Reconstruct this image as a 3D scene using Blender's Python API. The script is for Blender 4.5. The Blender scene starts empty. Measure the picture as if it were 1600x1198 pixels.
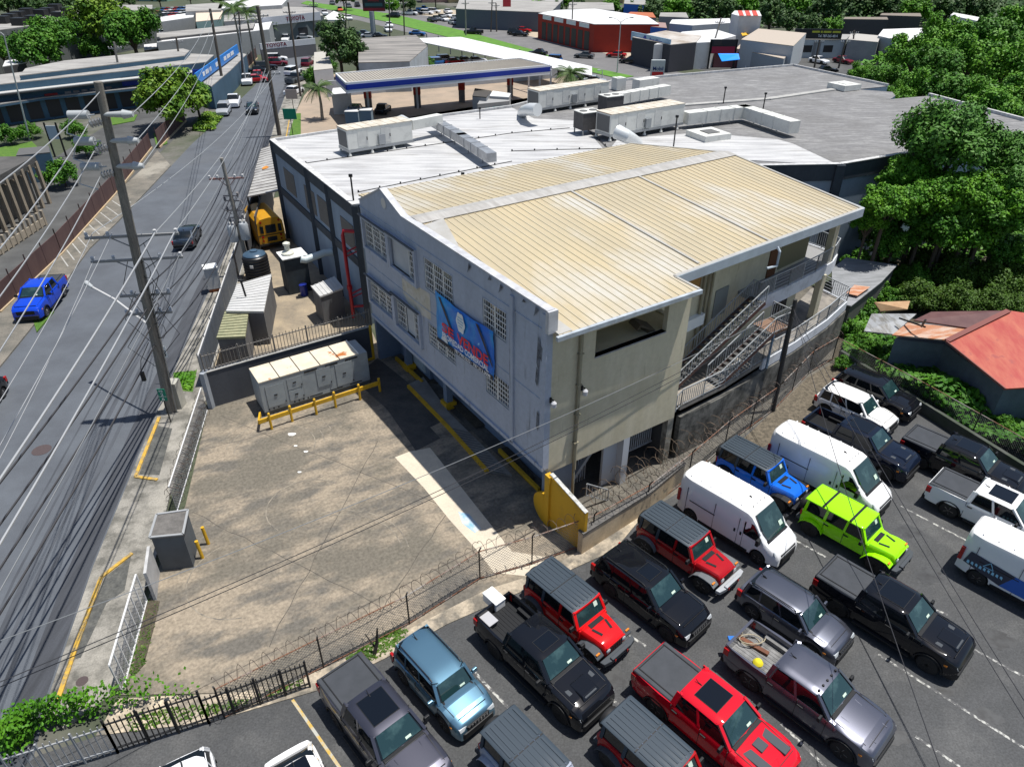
import bpy, bmesh, math, random
from mathutils import Vector, Matrix, noise
R = math.radians
S = bpy.context.scene
COL = S.collection
random.seed(7)

# ---------------------------------------------------------------- camera, sky, sun
H, F, PT = 24.5, 1109.0, R(32.6)
cam = bpy.data.objects.new('camera', bpy.data.cameras.new('camera'))
COL.objects.link(cam)
cam.location = (0, 0, H); cam.rotation_euler = (R(90) - PT, 0, 0)
cam.data.sensor_width = 36; cam.data.lens = F / 1600 * 36
cam.data.clip_start = .5; cam.data.clip_end = 4000
S.camera = cam
SUN_EL, SUN_AZ = 75.0, 10.0
w = bpy.data.worlds.new('World'); S.world = w; w.use_nodes = True
sky = w.node_tree.nodes.new('ShaderNodeTexSky'); sky.sky_type = 'NISHITA'; sky.sun_disc = False
sky.sun_elevation = R(SUN_EL); sky.sun_rotation = R(90 - SUN_AZ)
bg = w.node_tree.nodes['Background']; bg.inputs['Strength'].default_value = .078
w.node_tree.links.new(sky.outputs[0], bg.inputs['Color'])
sl = bpy.data.lights.new('sun', 'SUN'); sl.energy = 4.3; sl.angle = R(.5); sl.color = (1, .965, .9)
so = bpy.data.objects.new('sun', sl); COL.objects.link(so)
e, a = R(SUN_EL), R(SUN_AZ)
so.rotation_euler = Vector((math.cos(e)*math.cos(a), math.cos(e)*math.sin(a), math.sin(e))).to_track_quat('Z', 'Y').to_euler()
S.view_settings.view_transform = 'Standard'; S.view_settings.look = 'None'
S.view_settings.exposure = .4; S.view_settings.gamma = 1
S.render.engine = 'CYCLES'
S.render.resolution_x, S.render.resolution_y = 1024, 766
S.cycles.max_bounces = 6; S.cycles.transparent_max_bounces = 8

def G(px, py, z=0.0):
    """world point at height z seen at a pixel of the 1600 px wide photograph"""
    x, y, u = px - 800.0, F, 599.0 - py
    c, s = math.cos(PT), math.sin(PT)
    wx, wy, wz = x, y*c + u*s, -y*s + u*c
    t = (z - H) / wz
    return Vector((wx*t, wy*t, z))
def G2(px, py, z=0.0):
    p = G(px, py, z); return (p.x, p.y)

# ---------------------------------------------------------------- materials
MC = {}
def mat(name, c, c2=None, r=.8, m=0.0, ns=1.0, st=(1, 1, 1), lo=.35, hi=.65, fine=.0, fs=30, bump=0, bs=20,
        coat=0, rot=0, objcol=False, c3=None, s3=.2, lo3=.5, hi3=.6, st3=(1, 1, 1), spec=.5, trans=0, world=False, det=5):
    if name in MC: return MC[name]
    M = bpy.data.materials.new(name); M.use_nodes = True
    n, L = M.node_tree.nodes, M.node_tree.links
    b = n['Principled BSDF']
    b.inputs['Roughness'].default_value = r; b.inputs['Metallic'].default_value = m
    b.inputs['Coat Weight'].default_value = coat; b.inputs['Coat Roughness'].default_value = .04
    b.inputs['Specular IOR Level'].default_value = spec
    if trans: b.inputs['Transmission Weight'].default_value = trans
    tc = n.new('ShaderNodeTexCoord')
    src = tc.outputs['Object']
    if world:
        g = n.new('ShaderNodeNewGeometry'); src = g.outputs['Position']
    def nz(scale, stretch, d=det):
        mp = n.new('ShaderNodeMapping'); mp.inputs['Scale'].default_value = stretch; mp.inputs['Rotation'].default_value = (0, 0, rot); mp.vector_type = 'TEXTURE' if rot else 'POINT'
        L.new(src, mp.inputs[0])
        t = n.new('ShaderNodeTexNoise'); t.inputs['Scale'].default_value = scale; t.inputs['Detail'].default_value = d
        t.inputs['Roughness'].default_value = .62
        L.new(mp.outputs[0], t.inputs['Vector']); return t.outputs['Fac']
    def rng(v, a, bb):
        q = n.new('ShaderNodeMapRange'); q.inputs[1].default_value = a; q.inputs[2].default_value = bb
        L.new(v, q.inputs[0]); return q.outputs[0]
    def mix(f, A, B, mode='MIX'):
        q = n.new('ShaderNodeMix'); q.data_type = 'RGBA'; q.blend_type = mode
        if hasattr(f, 'links'): L.new(f, q.inputs[0])
        else: q.inputs[0].default_value = f
        for k, v in ((6, A), (7, B)):
            if hasattr(v, 'links'): L.new(v, q.inputs[k])
            else: q.inputs[k].default_value = (*v, 1)
        return q.outputs[2]
    col = None
    if objcol:
        oi = n.new('ShaderNodeObjectInfo'); col = oi.outputs['Color']
    if c2 is not None:
        col = mix(rng(nz(ns, st), lo, hi), col if col else c, c2)
    if c3 is not None:
        col = mix(rng(nz(s3, st3), lo3, hi3), col if col else c, c3)
    if fine:
        f = n.new('ShaderNodeMapRange'); L.new(nz(fs, (1, 1, 1), 3), f.inputs[0])
        f.inputs[1].default_value = .25; f.inputs[2].default_value = .75
        f.inputs[3].default_value = 1 - fine; f.inputs[4].default_value = 1 + fine
        cb = n.new('ShaderNodeCombineColor')
        for k in range(3): L.new(f.outputs[0], cb.inputs[k])
        col = mix(1.0, col if col else c, cb.outputs[0], 'MULTIPLY')
    if col: L.new(col, b.inputs['Base Color'])
    else: b.inputs['Base Color'].default_value = (*c, 1)
    if bump:
        bp = n.new('ShaderNodeBump'); bp.inputs['Strength'].default_value = bump; bp.inputs['Distance'].default_value = .03
        L.new(nz(bs, (1, 1, 1), 4), bp.inputs['Height']); L.new(bp.outputs[0], b.inputs['Normal'])
    MC[name] = M
    return M

# ---------------------------------------------------------------- mesh building
class MB:
    def __init__(s): s.v, s.f, s.m, s.x = [], [], [], Matrix()
    def add(s, vs, fs, mi=0):
        o = len(s.v)
        s.v += [tuple(s.x @ Vector(p)) for p in vs]
        s.f += [tuple(i + o for i in f) for f in fs]; s.m += [mi] * len(fs); return s
    def box(s, x0, x1, y0, y1, z0, z1, mi=0):
        x0, x1 = sorted((x0, x1)); y0, y1 = sorted((y0, y1)); z0, z1 = sorted((z0, z1))
        return s.add([(x0,y0,z0),(x1,y0,z0),(x1,y1,z0),(x0,y1,z0),(x0,y0,z1),(x1,y0,z1),(x1,y1,z1),(x0,y1,z1)],
                     [(0,3,2,1),(4,5,6,7),(0,1,5,4),(1,2,6,5),(2,3,7,6),(3,0,4,7)], mi)
    def fr(s, b0, b1, z0, t0, t1, z1, mi=0):      # frustum; b0,b1 opposite xy corners below, t0,t1 above
        return s.add([(b0[0],b0[1],z0),(b1[0],b0[1],z0),(b1[0],b1[1],z0),(b0[0],b1[1],z0),
                      (t0[0],t0[1],z1),(t1[0],t0[1],z1),(t1[0],t1[1],z1),(t0[0],t1[1],z1)],
                     [(0,3,2,1),(4,5,6,7),(0,1,5,4),(1,2,6,5),(2,3,7,6),(3,0,4,7)], mi)
    def prism(s, pts, z0, z1, mi=0, mt=None, bottom=True):
        pts = [(p[0], p[1]) for p in pts]
        A = sum(pts[i][0]*pts[(i+1) % len(pts)][1] - pts[(i+1) % len(pts)][0]*pts[i][1] for i in range(len(pts)))
        if A < 0: pts = pts[::-1]
        n = len(pts); zt = z1 if isinstance(z1, (list, tuple)) else [z1]*n
        if A < 0 and isinstance(z1, (list, tuple)): zt = list(z1)[::-1]
        s.add([(x, y, z0) for x, y in pts] + [(p[0], p[1], z) for p, z in zip(pts, zt)],
              [(i, (i+1) % n, (i+1) % n + n, i + n) for i in range(n)] + ([tuple(range(n))[::-1]] if bottom else []), mi)
        s.add([(p[0], p[1], z) for p, z in zip(pts, zt)], [tuple(range(n))], mi if mt is None else mt)
        return s
    def poly(s, pts, mi=0): return s.add(pts, [tuple(range(len(pts)))], mi)
    def slab(s, pts, t, mi=0):                    # 3-d polygon thickened downwards
        n = len(pts)
        return s.add(list(pts) + [(p[0], p[1], p[2]-t) for p in pts],
                     [tuple(range(n)), tuple(range(2*n-1, n-1, -1))] + [(i, i+n, (i+1) % n+n, (i+1) % n) for i in range(n)], mi)
    def tube(s, path, r, n=6, mi=0, caps=True):
        path = [Vector(p) for p in path]; k = len(path); rs = r if isinstance(r, (list, tuple)) else [r]*k
        rings = []
        up = Vector((0, 0, 1))
        d0 = (path[1]-path[0]).normalized()
        if abs(d0.z) > .9: up = Vector((1, 0, 0))
        for i, p in enumerate(path):
            d = ((path[min(i+1, k-1)] - path[max(i-1, 0)])).normalized()
            a1 = d.cross(up)
            a1 = a1.normalized() if a1.length > 1e-5 else Vector((0, 1, 0))
            b1 = a1.cross(d).normalized(); up = b1
            rings += [tuple(p + (a1*math.cos(t) + b1*math.sin(t))*rs[i]) for t in [2*math.pi*j/n for j in range(n)]]
        fs = [(i*n+j, i*n+(j+1) % n, (i+1)*n+(j+1) % n, (i+1)*n+j) for i in range(k-1) for j in range(n)]
        if caps: fs += [tuple(range(n))[::-1], tuple(range((k-1)*n, k*n))]
        return s.add(rings, fs, mi)
    def bar(s, a, b, w, h=None, mi=0):            # square bar from a to b
        h = h or w; a, b = Vector(a), Vector(b); d = (b-a).normalized()
        up = Vector((0, 0, 1)) if abs(d.z) < .95 else Vector((0, 1, 0))
        p = d.cross(up).normalized()*w/2; q = p.normalized().cross(d).normalized()*h/2
        vs = [a-p-q, a+p-q, a+p+q, a-p+q, b-p-q, b+p-q, b+p+q, b-p+q]
        return s.add(vs, [(0,3,2,1),(4,5,6,7),(0,1,5,4),(1,2,6,5),(2,3,7,6),(3,0,4,7)], mi)
    def lathe(s, prof, c=(0, 0, 0), n=16, mi=0, axis='z'):
        vs, k = [], len(prof)
        for r, z in prof:
            for j in range(n):
                t = 2*math.pi*j/n; x, y = r*math.cos(t), r*math.sin(t)
                vs.append((c[0]+x, c[1]+y, c[2]+z) if axis == 'z' else (c[0]+x, c[1]+z, c[2]+y) if axis == 'y' else (c[0]+z, c[1]+x, c[2]+y))
        fs = [(i*n+j, i*n+(j+1) % n, (i+1)*n+(j+1) % n, (i+1)*n+j) for i in range(k-1) for j in range(n)]
        fs += [tuple(range(n))[::-1], tuple(range((k-1)*n, k*n))]
        return s.add(vs, fs, mi)
    def loft(s, secs, mi=0, caps=True, close=True):
        n = len(secs[0]); vs = [p for q in secs for p in q]
        m = n if close else n-1
        fs = [(i*n+j, i*n+(j+1) % n, (i+1)*n+(j+1) % n, (i+1)*n+j) for i in range(len(secs)-1) for j in range(m)]
        if caps: fs += [tuple(range(n))[::-1], tuple(range((len(secs)-1)*n, len(secs)*n))]
        return s.add(vs, fs, mi)

def link(o, parent=None):
    COL.objects.link(o)
    if parent is not None: o.parent = parent
    return o
def obj(name, mb, mats, parent=None, local=False, smooth=0, bevel=0, col=None, fix=True):
    """one mesh object; world-space vertices are turned into the parent's frame unless local"""
    me = bpy.data.meshes.new(name)
    v = mb.v
    if not local:
        if parent is not None:
            inv = parent.matrix_basis.inverted() if parent.parent is None else (parent.parent.matrix_basis @ parent.matrix_basis).inverted()
            v = [tuple(inv @ Vector(p)) for p in v]; loc = None
        else:
            xs = [p[0] for p in v]; ys = [p[1] for p in v]; zs = min(p[2] for p in v)
            loc = Vector(((min(xs)+max(xs))/2, (min(ys)+max(ys))/2, zs))
            v = [tuple(Vector(p)-loc) for p in v]
    me.from_pydata(v, [], mb.f)
    if not isinstance(mats, (list, tuple)): mats = [mats]
    for m in mats: me.materials.append(m)
    if len(mats) > 1: me.polygons.foreach_set('material_index', mb.m)
    if fix:
        bm = bmesh.new(); bm.from_mesh(me); bmesh.ops.recalc_face_normals(bm, faces=bm.faces); bm.to_mesh(me); bm.free()
    if smooth:
        me.shade_smooth(); me.set_sharp_from_angle(angle=R(smooth))
    me.update()
    o = bpy.data.objects.new(name, me); link(o, parent)
    if not local and parent is None: o.location = loc
    if bevel:
        b = o.modifiers.new('bevel', 'BEVEL'); b.width = bevel; b.segments = 2; b.limit_method = 'ANGLE'
    if col: o.color = (*col, 1)
    return o
def tag(o, label=None, cat=None, group=None, kind=None):
    for k, v in (('label', label), ('category', cat), ('group', group), ('kind', kind)):
        if v: o[k] = v
    return o
def thing(name, label, cat, loc=(0, 0, 0), rz=0, group=None):
    o = bpy.data.objects.new(name, None); COL.objects.link(o)
    o.location = loc; o.rotation_euler = (0, 0, rz); o.empty_display_size = .3
    o.matrix_basis = Matrix.Translation(Vector(loc)) @ Matrix.Rotation(rz, 4, 'Z')
    return tag(o, label, cat, group)
def dup(root, loc, rz, label=None, group=None, name=None, col=None, scale=None):
    def cp(o, par):
        c = o.copy(); COL.objects.link(c); c.parent = par
        if col and o.type == 'MESH' and o.get('painted'): c.color = (*col, 1)
        for ch in list(o.children): cp(ch, c)
        return c
    r = cp(root, None); r.location = loc; r.rotation_euler = (0, 0, rz)
    if scale: r.scale = scale if isinstance(scale, (tuple, list)) else (scale,)*3
    if name: r.name = name
    if label: r['label'] = label
    if group: r['group'] = group
    return r
def struct(name, mb, m, **k): return tag(obj(name, mb, m, **k), kind='structure')
def text_mb(s, size=1, bold=0):
    """letters as a flat mesh: returns (verts, faces, width), built from the built-in font"""
    cu = bpy.data.curves.new('t', 'FONT'); cu.body = s; cu.size = size; cu.offset = bold; cu.fill_mode = 'FRONT'
    cu.resolution_u = 3
    o = bpy.data.objects.new('t', cu); COL.objects.link(o)
    dg = bpy.context.evaluated_depsgraph_get(); me = bpy.data.meshes.new_from_object(o.evaluated_get(dg))
    vs = [tuple(v.co) for v in me.vertices]; fs = [tuple(p.vertices) for p in me.polygons]
    bpy.data.objects.remove(o); bpy.data.curves.remove(cu); bpy.data.meshes.remove(me)
    if not vs: return [], [], 0, 0
    x0 = min(v[0] for v in vs); x1 = max(v[0] for v in vs); h = max(v[1] for v in vs)
    return [(v[0]-x0, v[1], 0) for v in vs], fs, x1-x0, h
def letters(mb, s, o, ex, ey, size, width=None, bold=0, mi=0):
    """write s on a plane: origin o, right vector ex, up vector ey"""
    vs, fs, wd, h = text_mb(s, 1, bold)
    if not vs: return
    k = size / .7; kx = (width/wd) if width else k
    o, ex, ey = Vector(o), Vector(ex).normalized(), Vector(ey).normalized()
    mb.add([o + ex*v[0]*kx + ey*v[1]*k for v in vs], fs, mi)
# ---------------------------------------------------------------- common materials
asph = mat('asphalt', (.1,.112,.13), (.075,.083,.097), r=.85, ns=.35, st=(1,1,1), fine=.22, fs=25, c3=(.1,.108,.12), s3=.08, lo3=.5, hi3=.7, world=True)
asph_lot = mat('lot_asphalt', (.062,.064,.067), (.044,.046,.048), r=.8, ns=.9, fine=.38, fs=14, c3=(.082,.083,.084), s3=.45, lo3=.5, hi3=.64, world=True, det=9)
asph_old = mat('old_asphalt', (.09,.092,.092), (.055,.056,.056), r=.9, ns=.3, fine=.2, fs=20, world=True)
sidewalk_m = mat('sidewalk_concrete', (.27,.255,.225), (.12,.115,.1), r=.9, ns=.8, lo=.42, hi=.58, det=12, fine=.25, fs=14, c3=(.33,.31,.27), s3=.35, lo3=.52, hi3=.68, world=True)
lot_m = mat('stained_concrete', (.275,.229,.172), (.125,.114,.097), r=.92, ns=.8, st=(2.6,1.1,1), rot=R(28), lo=.45, hi=.6, fine=.34, fs=7, c3=(.14,.125,.1), s3=.24, lo3=.48, hi3=.58, st3=(1.6,1,1), world=True, det=13)
bank_m = mat('rough_bank', (.4,.34,.26), (.16,.145,.12), r=.95, ns=.9, lo=.42, hi=.6, fine=.3, fs=9, c3=(.5,.42,.31), s3=.4, lo3=.54, hi3=.62, world=True, det=8)
newconc = mat('new_concrete', (.62,.54,.42), (.52,.46,.37), r=.85, ns=.9, fine=.08, fs=10, world=True)
grass_m = mat('grass', (.05,.13,.012), (.09,.17,.018), r=.9, ns=2, fine=.35, fs=10, world=True)
soil_m = mat('soil', (.05,.042,.03), (.09,.075,.05), r=1, ns=3, fine=.3, fs=12, world=True)
yel = mat('yellow_paint', (.62,.36,.015), (.42,.25,.03), r=.55, ns=1.4, lo=.5, hi=.75, fine=.15, fs=9)
yelk = mat('yellow_kerb_paint', (.55,.33,.04), (.25,.2,.11), r=.7, ns=3, lo=.45, hi=.65, fine=.2, fs=9, world=True)
white_m = mat('white_paint', (.78,.78,.76), r=.5, fine=.04)
lineworn = mat('worn_line_paint', (.45,.45,.42), (.075,.075,.078), r=.7, ns=5, lo=.4, hi=.52, world=True)
lineyel = mat('worn_yellow_line', (.5,.33,.06), (.4,.4,.36), r=.7, ns=3, lo=.42, hi=.58, world=True)
steel = mat('galvanised_steel', (.33,.35,.37), r=.45, m=.7, fine=.1)
rail_m = mat('railing_paint', (.33,.35,.37), (.2,.18,.16), r=.5, ns=3, lo=.55, hi=.7)
dark = mat('dark_metal', (.018,.018,.02), r=.5, m=.3)
black = mat('black_rubber', (.012,.012,.013), r=.7)
voidm = mat('deep_interior', (.012,.012,.014), r=.9)
glass_d = mat('dark_window_glass', (.012,.016,.02), r=.08, spec=.8)
woodp = mat('weathered_pole', (.24,.22,.19), (.14,.128,.11), r=.9, ns=3, st=(5,5,.25), fine=.2, fs=12)
concp = mat('concrete_pole', (.3,.28,.25), (.2,.19,.17), r=.9, ns=2, st=(3,3,.4), fine=.15, fs=12)
darkpole = mat('dark_pole', (.05,.045,.042), (.03,.03,.03), r=.8, ns=3, st=(5,5,.3))
porc = mat('porcelain', (.5,.5,.5), r=.25)
cream = mat('cream_wall', (.58,.53,.4), (.5,.45,.32), r=.85, ns=.9, st=(1.6,1.6,.35), fine=.07, fs=4, c3=(.34,.3,.21), s3=1.5, lo3=.61, hi3=.74, st3=(2.2,2.2,.22), det=8)
facade_m = mat('white_facade', (.4,.44,.525), (.35,.385,.46), r=.8, ns=.7, st=(1,1,.4), fine=.08, fs=4, c3=(.17,.18,.2), s3=1.1, lo3=.6, hi3=.72, st3=(2,2.5,.25), det=8)
bluew = mat('blue_wall', (.17,.22,.3), (.14,.185,.26), r=.8, ns=.8, st=(1,1,.4), fine=.06, fs=5)
lblue = mat('light_blue_wall', (.26,.33,.42), (.22,.28,.36), r=.8, ns=.6, st=(1,1,.3), fine=.05, fs=5)
navy = mat('dark_slate_trim', (.042,.055,.072), (.03,.04,.055), r=.75, ns=1.2, fine=.08, fs=6)
dgrey = mat('dark_grey_wall', (.075,.08,.092), (.06,.064,.075), r=.85, ns=.8, st=(1,1,.3), fine=.08, fs=5)
# ribbed yellow roof colours
def roof_yellow():
    M = mat('faded_yellow_roof', (.53,.44,.28), (.47,.4,.27), r=.42, m=.12, ns=.35, st=(.8,.35,1), lo=.4, hi=.6, fine=.04, fs=6,
            c3=(.56,.54,.49), s3=.23, lo3=.5, hi3=.68, st3=(1,.5,1), det=7)
    return M
yroof = roof_yellow()
membrane = mat('white_membrane', (.5,.5,.5), (.3,.3,.31), r=.75, ns=.8, st=(.25,2.2,1), lo=.42, hi=.7, fine=.05, fs=5, c3=(.24,.23,.22), s3=.45, lo3=.56, hi3=.72, st3=(.3,2,1), world=True, det=9)
greyroof = mat('weathered_grey_roof', (.165,.163,.165), (.29,.288,.285), r=.85, ns=1.1, st=(.45,2.6,1), lo=.46, hi=.7, fine=.16, fs=3, c3=(.15,.147,.145), s3=.16, lo3=.5, hi3=.68, world=True, det=9)
galvroof = mat('white_sheet_roof', (.55,.55,.55), (.45,.45,.44), r=.5, ns=1, fine=.04, fs=5)
hvac = mat('hvac_white', (.66,.66,.62), (.5,.5,.47), r=.5, ns=1.2, lo=.5, hi=.75, fine=.04, fs=6)
rustm = mat('rust', (.32,.1,.03), (.2,.07,.03), r=.9, ns=5)

# ---------------------------------------------------------------- terrain, roads and pavements
g = MB(); g.box(-2500, 2500, -300, 4000, -.6, -.012)
struct('ground', g, mat('terrain', (.07,.08,.05), (.05,.065,.035), r=1, ns=.05, fine=.2, fs=2, c3=(.13,.125,.11), s3=.03, lo3=.52, hi3=.6, world=True))
RR = [(-14.6,3),(-21.2,22.6)] and [G2(*p) for p in [(20,1300),(75,1098),(147,887),(250,637),(300,517),(330,450),(360,385),(400,300),(428,200),(446,150),(466,112),(490,88)]]
RL = [G2(*p) for p in [(440,84),(425,98),(397,135),(350,180),(300,225),(267,260),(185,347),(140,390),(55,507),(0,575),(-150,760),(-420,1300)]]
g = MB(); g.prism(RR + RL, -.011, .0); struct('road', g, asph)
g = MB()                                           # darker band laid along the kerb side of the road
def band(mb, pts, off0, off1, z):
    for i in range(len(pts)-1):
        a, b = Vector(pts[i]), Vector(pts[i+1]); d = (b-a).normalized(); n = Vector((-d.y, d.x))
        if i == 0: na = n
        if i < len(pts)-2:
            d2 = (Vector(pts[i+2])-b).normalized(); nb = ((n + Vector((-d2.y, d2.x)))/2).normalized()
        else: nb = n
        mb.add([(*(a+na*off0), z), (*(b+nb*off0), z), (*(b+nb*off1), z), (*(a+na*off1), z)], [(0, 1, 2, 3)])
        na = nb
band(g, RR, .15, 1.15, .004)
struct('road_gutter_band', g, mat('dark_seal', (.032,.035,.042), (.07,.076,.09), r=.8, ns=1.2, st=(1.5,.12,1), lo=.35, hi=.7, fine=.2, fs=20, world=True))
g = MB()
for o, wd in ((1.75,.2),(2.3,.14),(2.7,.28),(3.25,.12),(4.1,.1)): band(g, RR[:9], o, o+wd, .004)  # shadows of the overhead wires, painted as thin dark bands along the road
struct('road_seam_lines', g, mat('seam_seal', (.045,.05,.06), (.075,.083,.098), r=.8, ns=.8, st=(2,.1,1), lo=.4, hi=.6, world=True))
# right pavement
SW = [(100,1140),(150,1105),(176,1088),(222,940),(246,868),(266,775),(322,628),(330,588),(352,520),(372,455),(395,395),(428,310),(455,200),(470,155),(482,118),(500,92)]
g = MB(); g.prism(RR[1:] + [G2(*p) for p in SW[::-1]], -.01, .13); struct('pavement', g, sidewalk_m)
g = MB()
for pl in ([(92,1100),(122,1010),(160,905),(208,868)], [(250,655),(213,748),(247,753)], [(440,262),(452,190)]):
    pts = [G(*p) for p in pl]
    for a_, b_ in zip(pts, pts[1:]): g.bar((a_.x, a_.y, .12), (b_.x, b_.y, .12), .17, .16)
struct('yellow_kerb', g, yelk)
g = MB()
for pl in ([(165,905),(206,872),(196,925),(168,945),(128,1030),(112,1035)], [(247,668),(270,672),(250,745),(218,744)]):
    g.prism([G2(*p) for p in pl], .128, .136)
struct('pavement_planter_bed', g, mat('dark_bed', (.06,.062,.06), (.11,.11,.1), r=.95, ns=2.5, fine=.3, fs=9, world=True))
# left verge with parking bays, access road
VL = [(267,260),(185,347),(140,390),(55,507),(0,575),(-150,760)]
BF_ = [(-150,640),(0,487),(52,443),(97,398),(180,305),(226,262),(246,236)]
g = MB(); g.prism([G2(*p) for p in VL+BF_], -.01, .1); struct('verge_pavement', g, mat('verge', (.2,.18,.15), (.11,.105,.09), r=.9, ns=.6, fine=.25, fs=10, c3=(.28,.26,.22), s3=.12, lo3=.56, hi3=.64, world=True))
g = MB()
for k in range(11):
    t = k/10.; a_ = G(185-92*t, 306+92*t); b_ = G(205-98*t, 318+100*t)
    if 70 < 185-92*t: g.bar((a_.x,a_.y,.104), (b_.x,b_.y,.104), .1, .006)
struct('bay_line', g, mat('bay_line_paint', (.42,.42,.4), (.3,.29,.27), ns=3, world=True))
g = MB(); g.prism([G2(*p) for p in [(-420,700),(-150,640),(0,487),(97,398),(226,262),(290,200),(355,140),(340,120),(250,150),(160,200),(80,250),(0,290),(-420,420)]], -.01, -.002)
struct('access_road', g, asph_old)
# building forecourt (stained concrete) and the neighbouring yard
lotp = [G2(*p) for p in [(185,1086),(230,940),(262,850),(290,790),(325,640),(335,612)]] + [(-8.6,42.2),(1.6,27.5),(3.6,25.2)] + [G2(*p) for p in [(905,862),(840,900),(760,925),(640,985),(500,1050),(380,1082)]]
g = MB(); g.prism(lotp, -.01, .03); struct('forecourt', g, lot_m)
yard = [G2(*p) for p in [(322,606),(372,455),(395,395),(428,310),(470,300),(560,470),(600,560)]]
g = MB(); g.prism(yard, -.01, .02); struct('yard', g, mat('yard_concrete', (.36,.29,.2), (.2,.17,.13), r=.9, ns=.5, fine=.2, fs=8, world=True))
g = MB(); g.prism([(3.2,23.6),(9.5,27.9),(17,34.4),(25.5,44),(30,52),(10,56),(-9.5,43),(1.3,25.6)], -.011, -.003); struct('paved_apron', g, mat('apron_concrete', (.16,.145,.12), (.08,.075,.065), r=.95, ns=.7, fine=.3, fs=7, world=True))
# fresh concrete strip and dark patches on the forecourt
g = MB(); g.prism([G2(*p) for p in [(617,715),(640,706),(672,700),(800,862),(862,872),(845,903),(772,895),(747,862),(702,812),(686,792),(662,762),(636,735)]], .031, .036)
struct('concrete_patch', g, newconc)
g = MB(); g.prism([G2(*p) for p in [(590,560),(640,600),(700,655),(672,668),(688,685),(650,705),(605,640),(560,600),(575,572)]], .031, .036)
struct('dark_patch', g, mat('damp_asphalt', (.045,.045,.045), (.085,.08,.072), r=.8, ns=.8, fine=.2, fs=9, world=True))
g = MB(); g.prism([G2(*p) for p in [(716,800),(732,803),(752,826),(742,833),(722,818)]], .0365, .039)
struct('blue_stain', g, mat('blue_overspray', (.5,.54,.56), (.22,.42,.6), r=.8, ns=2.2, lo=.42, hi=.62, world=True))
g = MB()
for cx, cy, rr in ((456,679,.22),(462,697,.1),(478,706,.12),(468,738,.1)):
    c = G(cx, cy); g.prism([(c.x+rr*(1+.25*math.sin(3*t))*math.cos(t), c.y+rr*(.8+.2*math.cos(2*t))*math.sin(t)) for t in [i*.52 for i in range(12)]], .031, .0345)
struct('white_paint_spill', g, white_m)
g = MB()
for cx_, cy_, r0_, a0_, a1_ in ((430,700,2.2,0,3.4),(430,700,2.7,.2,3.2),(430,700,3.3,.5,2.9),(480,790,2.0,1,4.2),(520,880,3.2,.3,2.2),(520,880,3.5,.3,2.0),(380,900,2.4,2,5)):
    c_ = G(cx_,cy_); q_ = [(c_.x+r0_*math.cos(a0_+(a1_-a0_)*k_/14), c_.y+r0_*math.sin(a0_+(a1_-a0_)*k_/14)) for k_ in range(15)]
    for u_, v_ in zip(q_, q_[1:]): g.bar((*u_,.032),(*v_,.032),.05,.004)
struct('tyre_scuff', g, mat('pale_scuff', (.27,.235,.185), (.13,.118,.1), ns=2, lo=.42, hi=.6, world=True))
g = MB(); random.seed(44)
for a_, b_ in (((345,650),(830,845)),((300,800),(620,960)),((640,620),(330,700)),((590,690),(420,1010)),((700,800),(560,1010))):
    p0, p1 = G(*a_), G(*b_); q_ = p0
    for k_ in range(1,15):
        n_ = p0.lerp(p1,k_/14)+Vector((random.uniform(-.07,.07),random.uniform(-.07,.07),0)); g.bar((q_.x,q_.y,.0315),(n_.x,n_.y,.0315),.035,.003); q_ = n_
struct('slab_joint', g, mat('joint_dirt', (.06,.053,.045), (.12,.105,.085), ns=2, world=True))
# bank between forecourt and car lot, car lot
bank = [(185,1092),(380,1082),(500,1048),(640,983),(760,922),(840,897),(905,862),(930,850),(1010,800),(960,860),(860,905),(700,975),(600,1030),(500,1078),(330,1128),(150,1150)]
g = MB(); g.prism([G2(*p) for p in bank], -.01, .055); struct('rough_bank', g, bank_m)
cl = [(-60,1260),(60,1180),(150,1150),(330,1128),(500,1078),(600,1030),(700,975),(860,905),(960,860),(1010,800),(1100,745),(1140,700),(1215,636),(1262,590),(1300,568),(1340,560),(1600,712),(1900,880),(1900,1700),(-60,1700)]
g = MB(); g.prism([G2(*p) for p in cl], -.01, .012); struct('car_lot', g, asph_lot)
g = MB()
for a_, b_, y_ in (((457,1093),(535,1205),1),((737,1045),(850,1165),0),((600,1085),(700,1198),0),((880,925),(1010,1010),0),((950,1085),(985,1120),0),((1372,1022),(1640,1194),0),((1407,791),(1530,855),0),((1517,1012),(1660,1090),0),
                 ((1235,840),(1290,870),0),((1220,1130),(1290,1198),0),((1430,1150),(1500,1198),0),((1330,900),(1480,960),0),((1500,870),(1640,960),0),((1000,830),(1010,838),0)):
    a_, b_ = G(*a_), G(*b_)
    g.bar((a_.x,a_.y,.014), (b_.x,b_.y,.014), .11, .006, mi=y_)
struct('parking_bay_line', g, [lineworn, lineyel])
g = MB(); g.prism([G2(*p) for p in [(1145,700),(1215,636),(1262,590),(1300,568),(1345,562),(1420,600),(1300,640),(1190,700)]], .013, .02); struct('gravel_edge', g, mat('gravel', (.16,.135,.1), (.07,.06,.045), r=1, ns=4, fine=.4, fs=18, world=True))
g = MB(); random.seed(31)
for px_, py_ in ((560,1150),(700,1120),(905,1010),(960,1060),(1060,960),(1190,900),(1330,1100),(1450,900),(1480,1080),(1560,1000),(1420,830),(1250,850),(1540,1120),(1400,1150)):
    c_ = G(px_,py_); r_ = random.uniform(.25,.8); g.prism([(c_.x+r_*(1+.3*math.sin(3*k_+px_))*math.cos(k_*.45), c_.y+r_*.7*(1+.25*math.cos(2*k_))*math.sin(k_*.45)) for k_ in range(14)], .0125, .0155)
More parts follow.
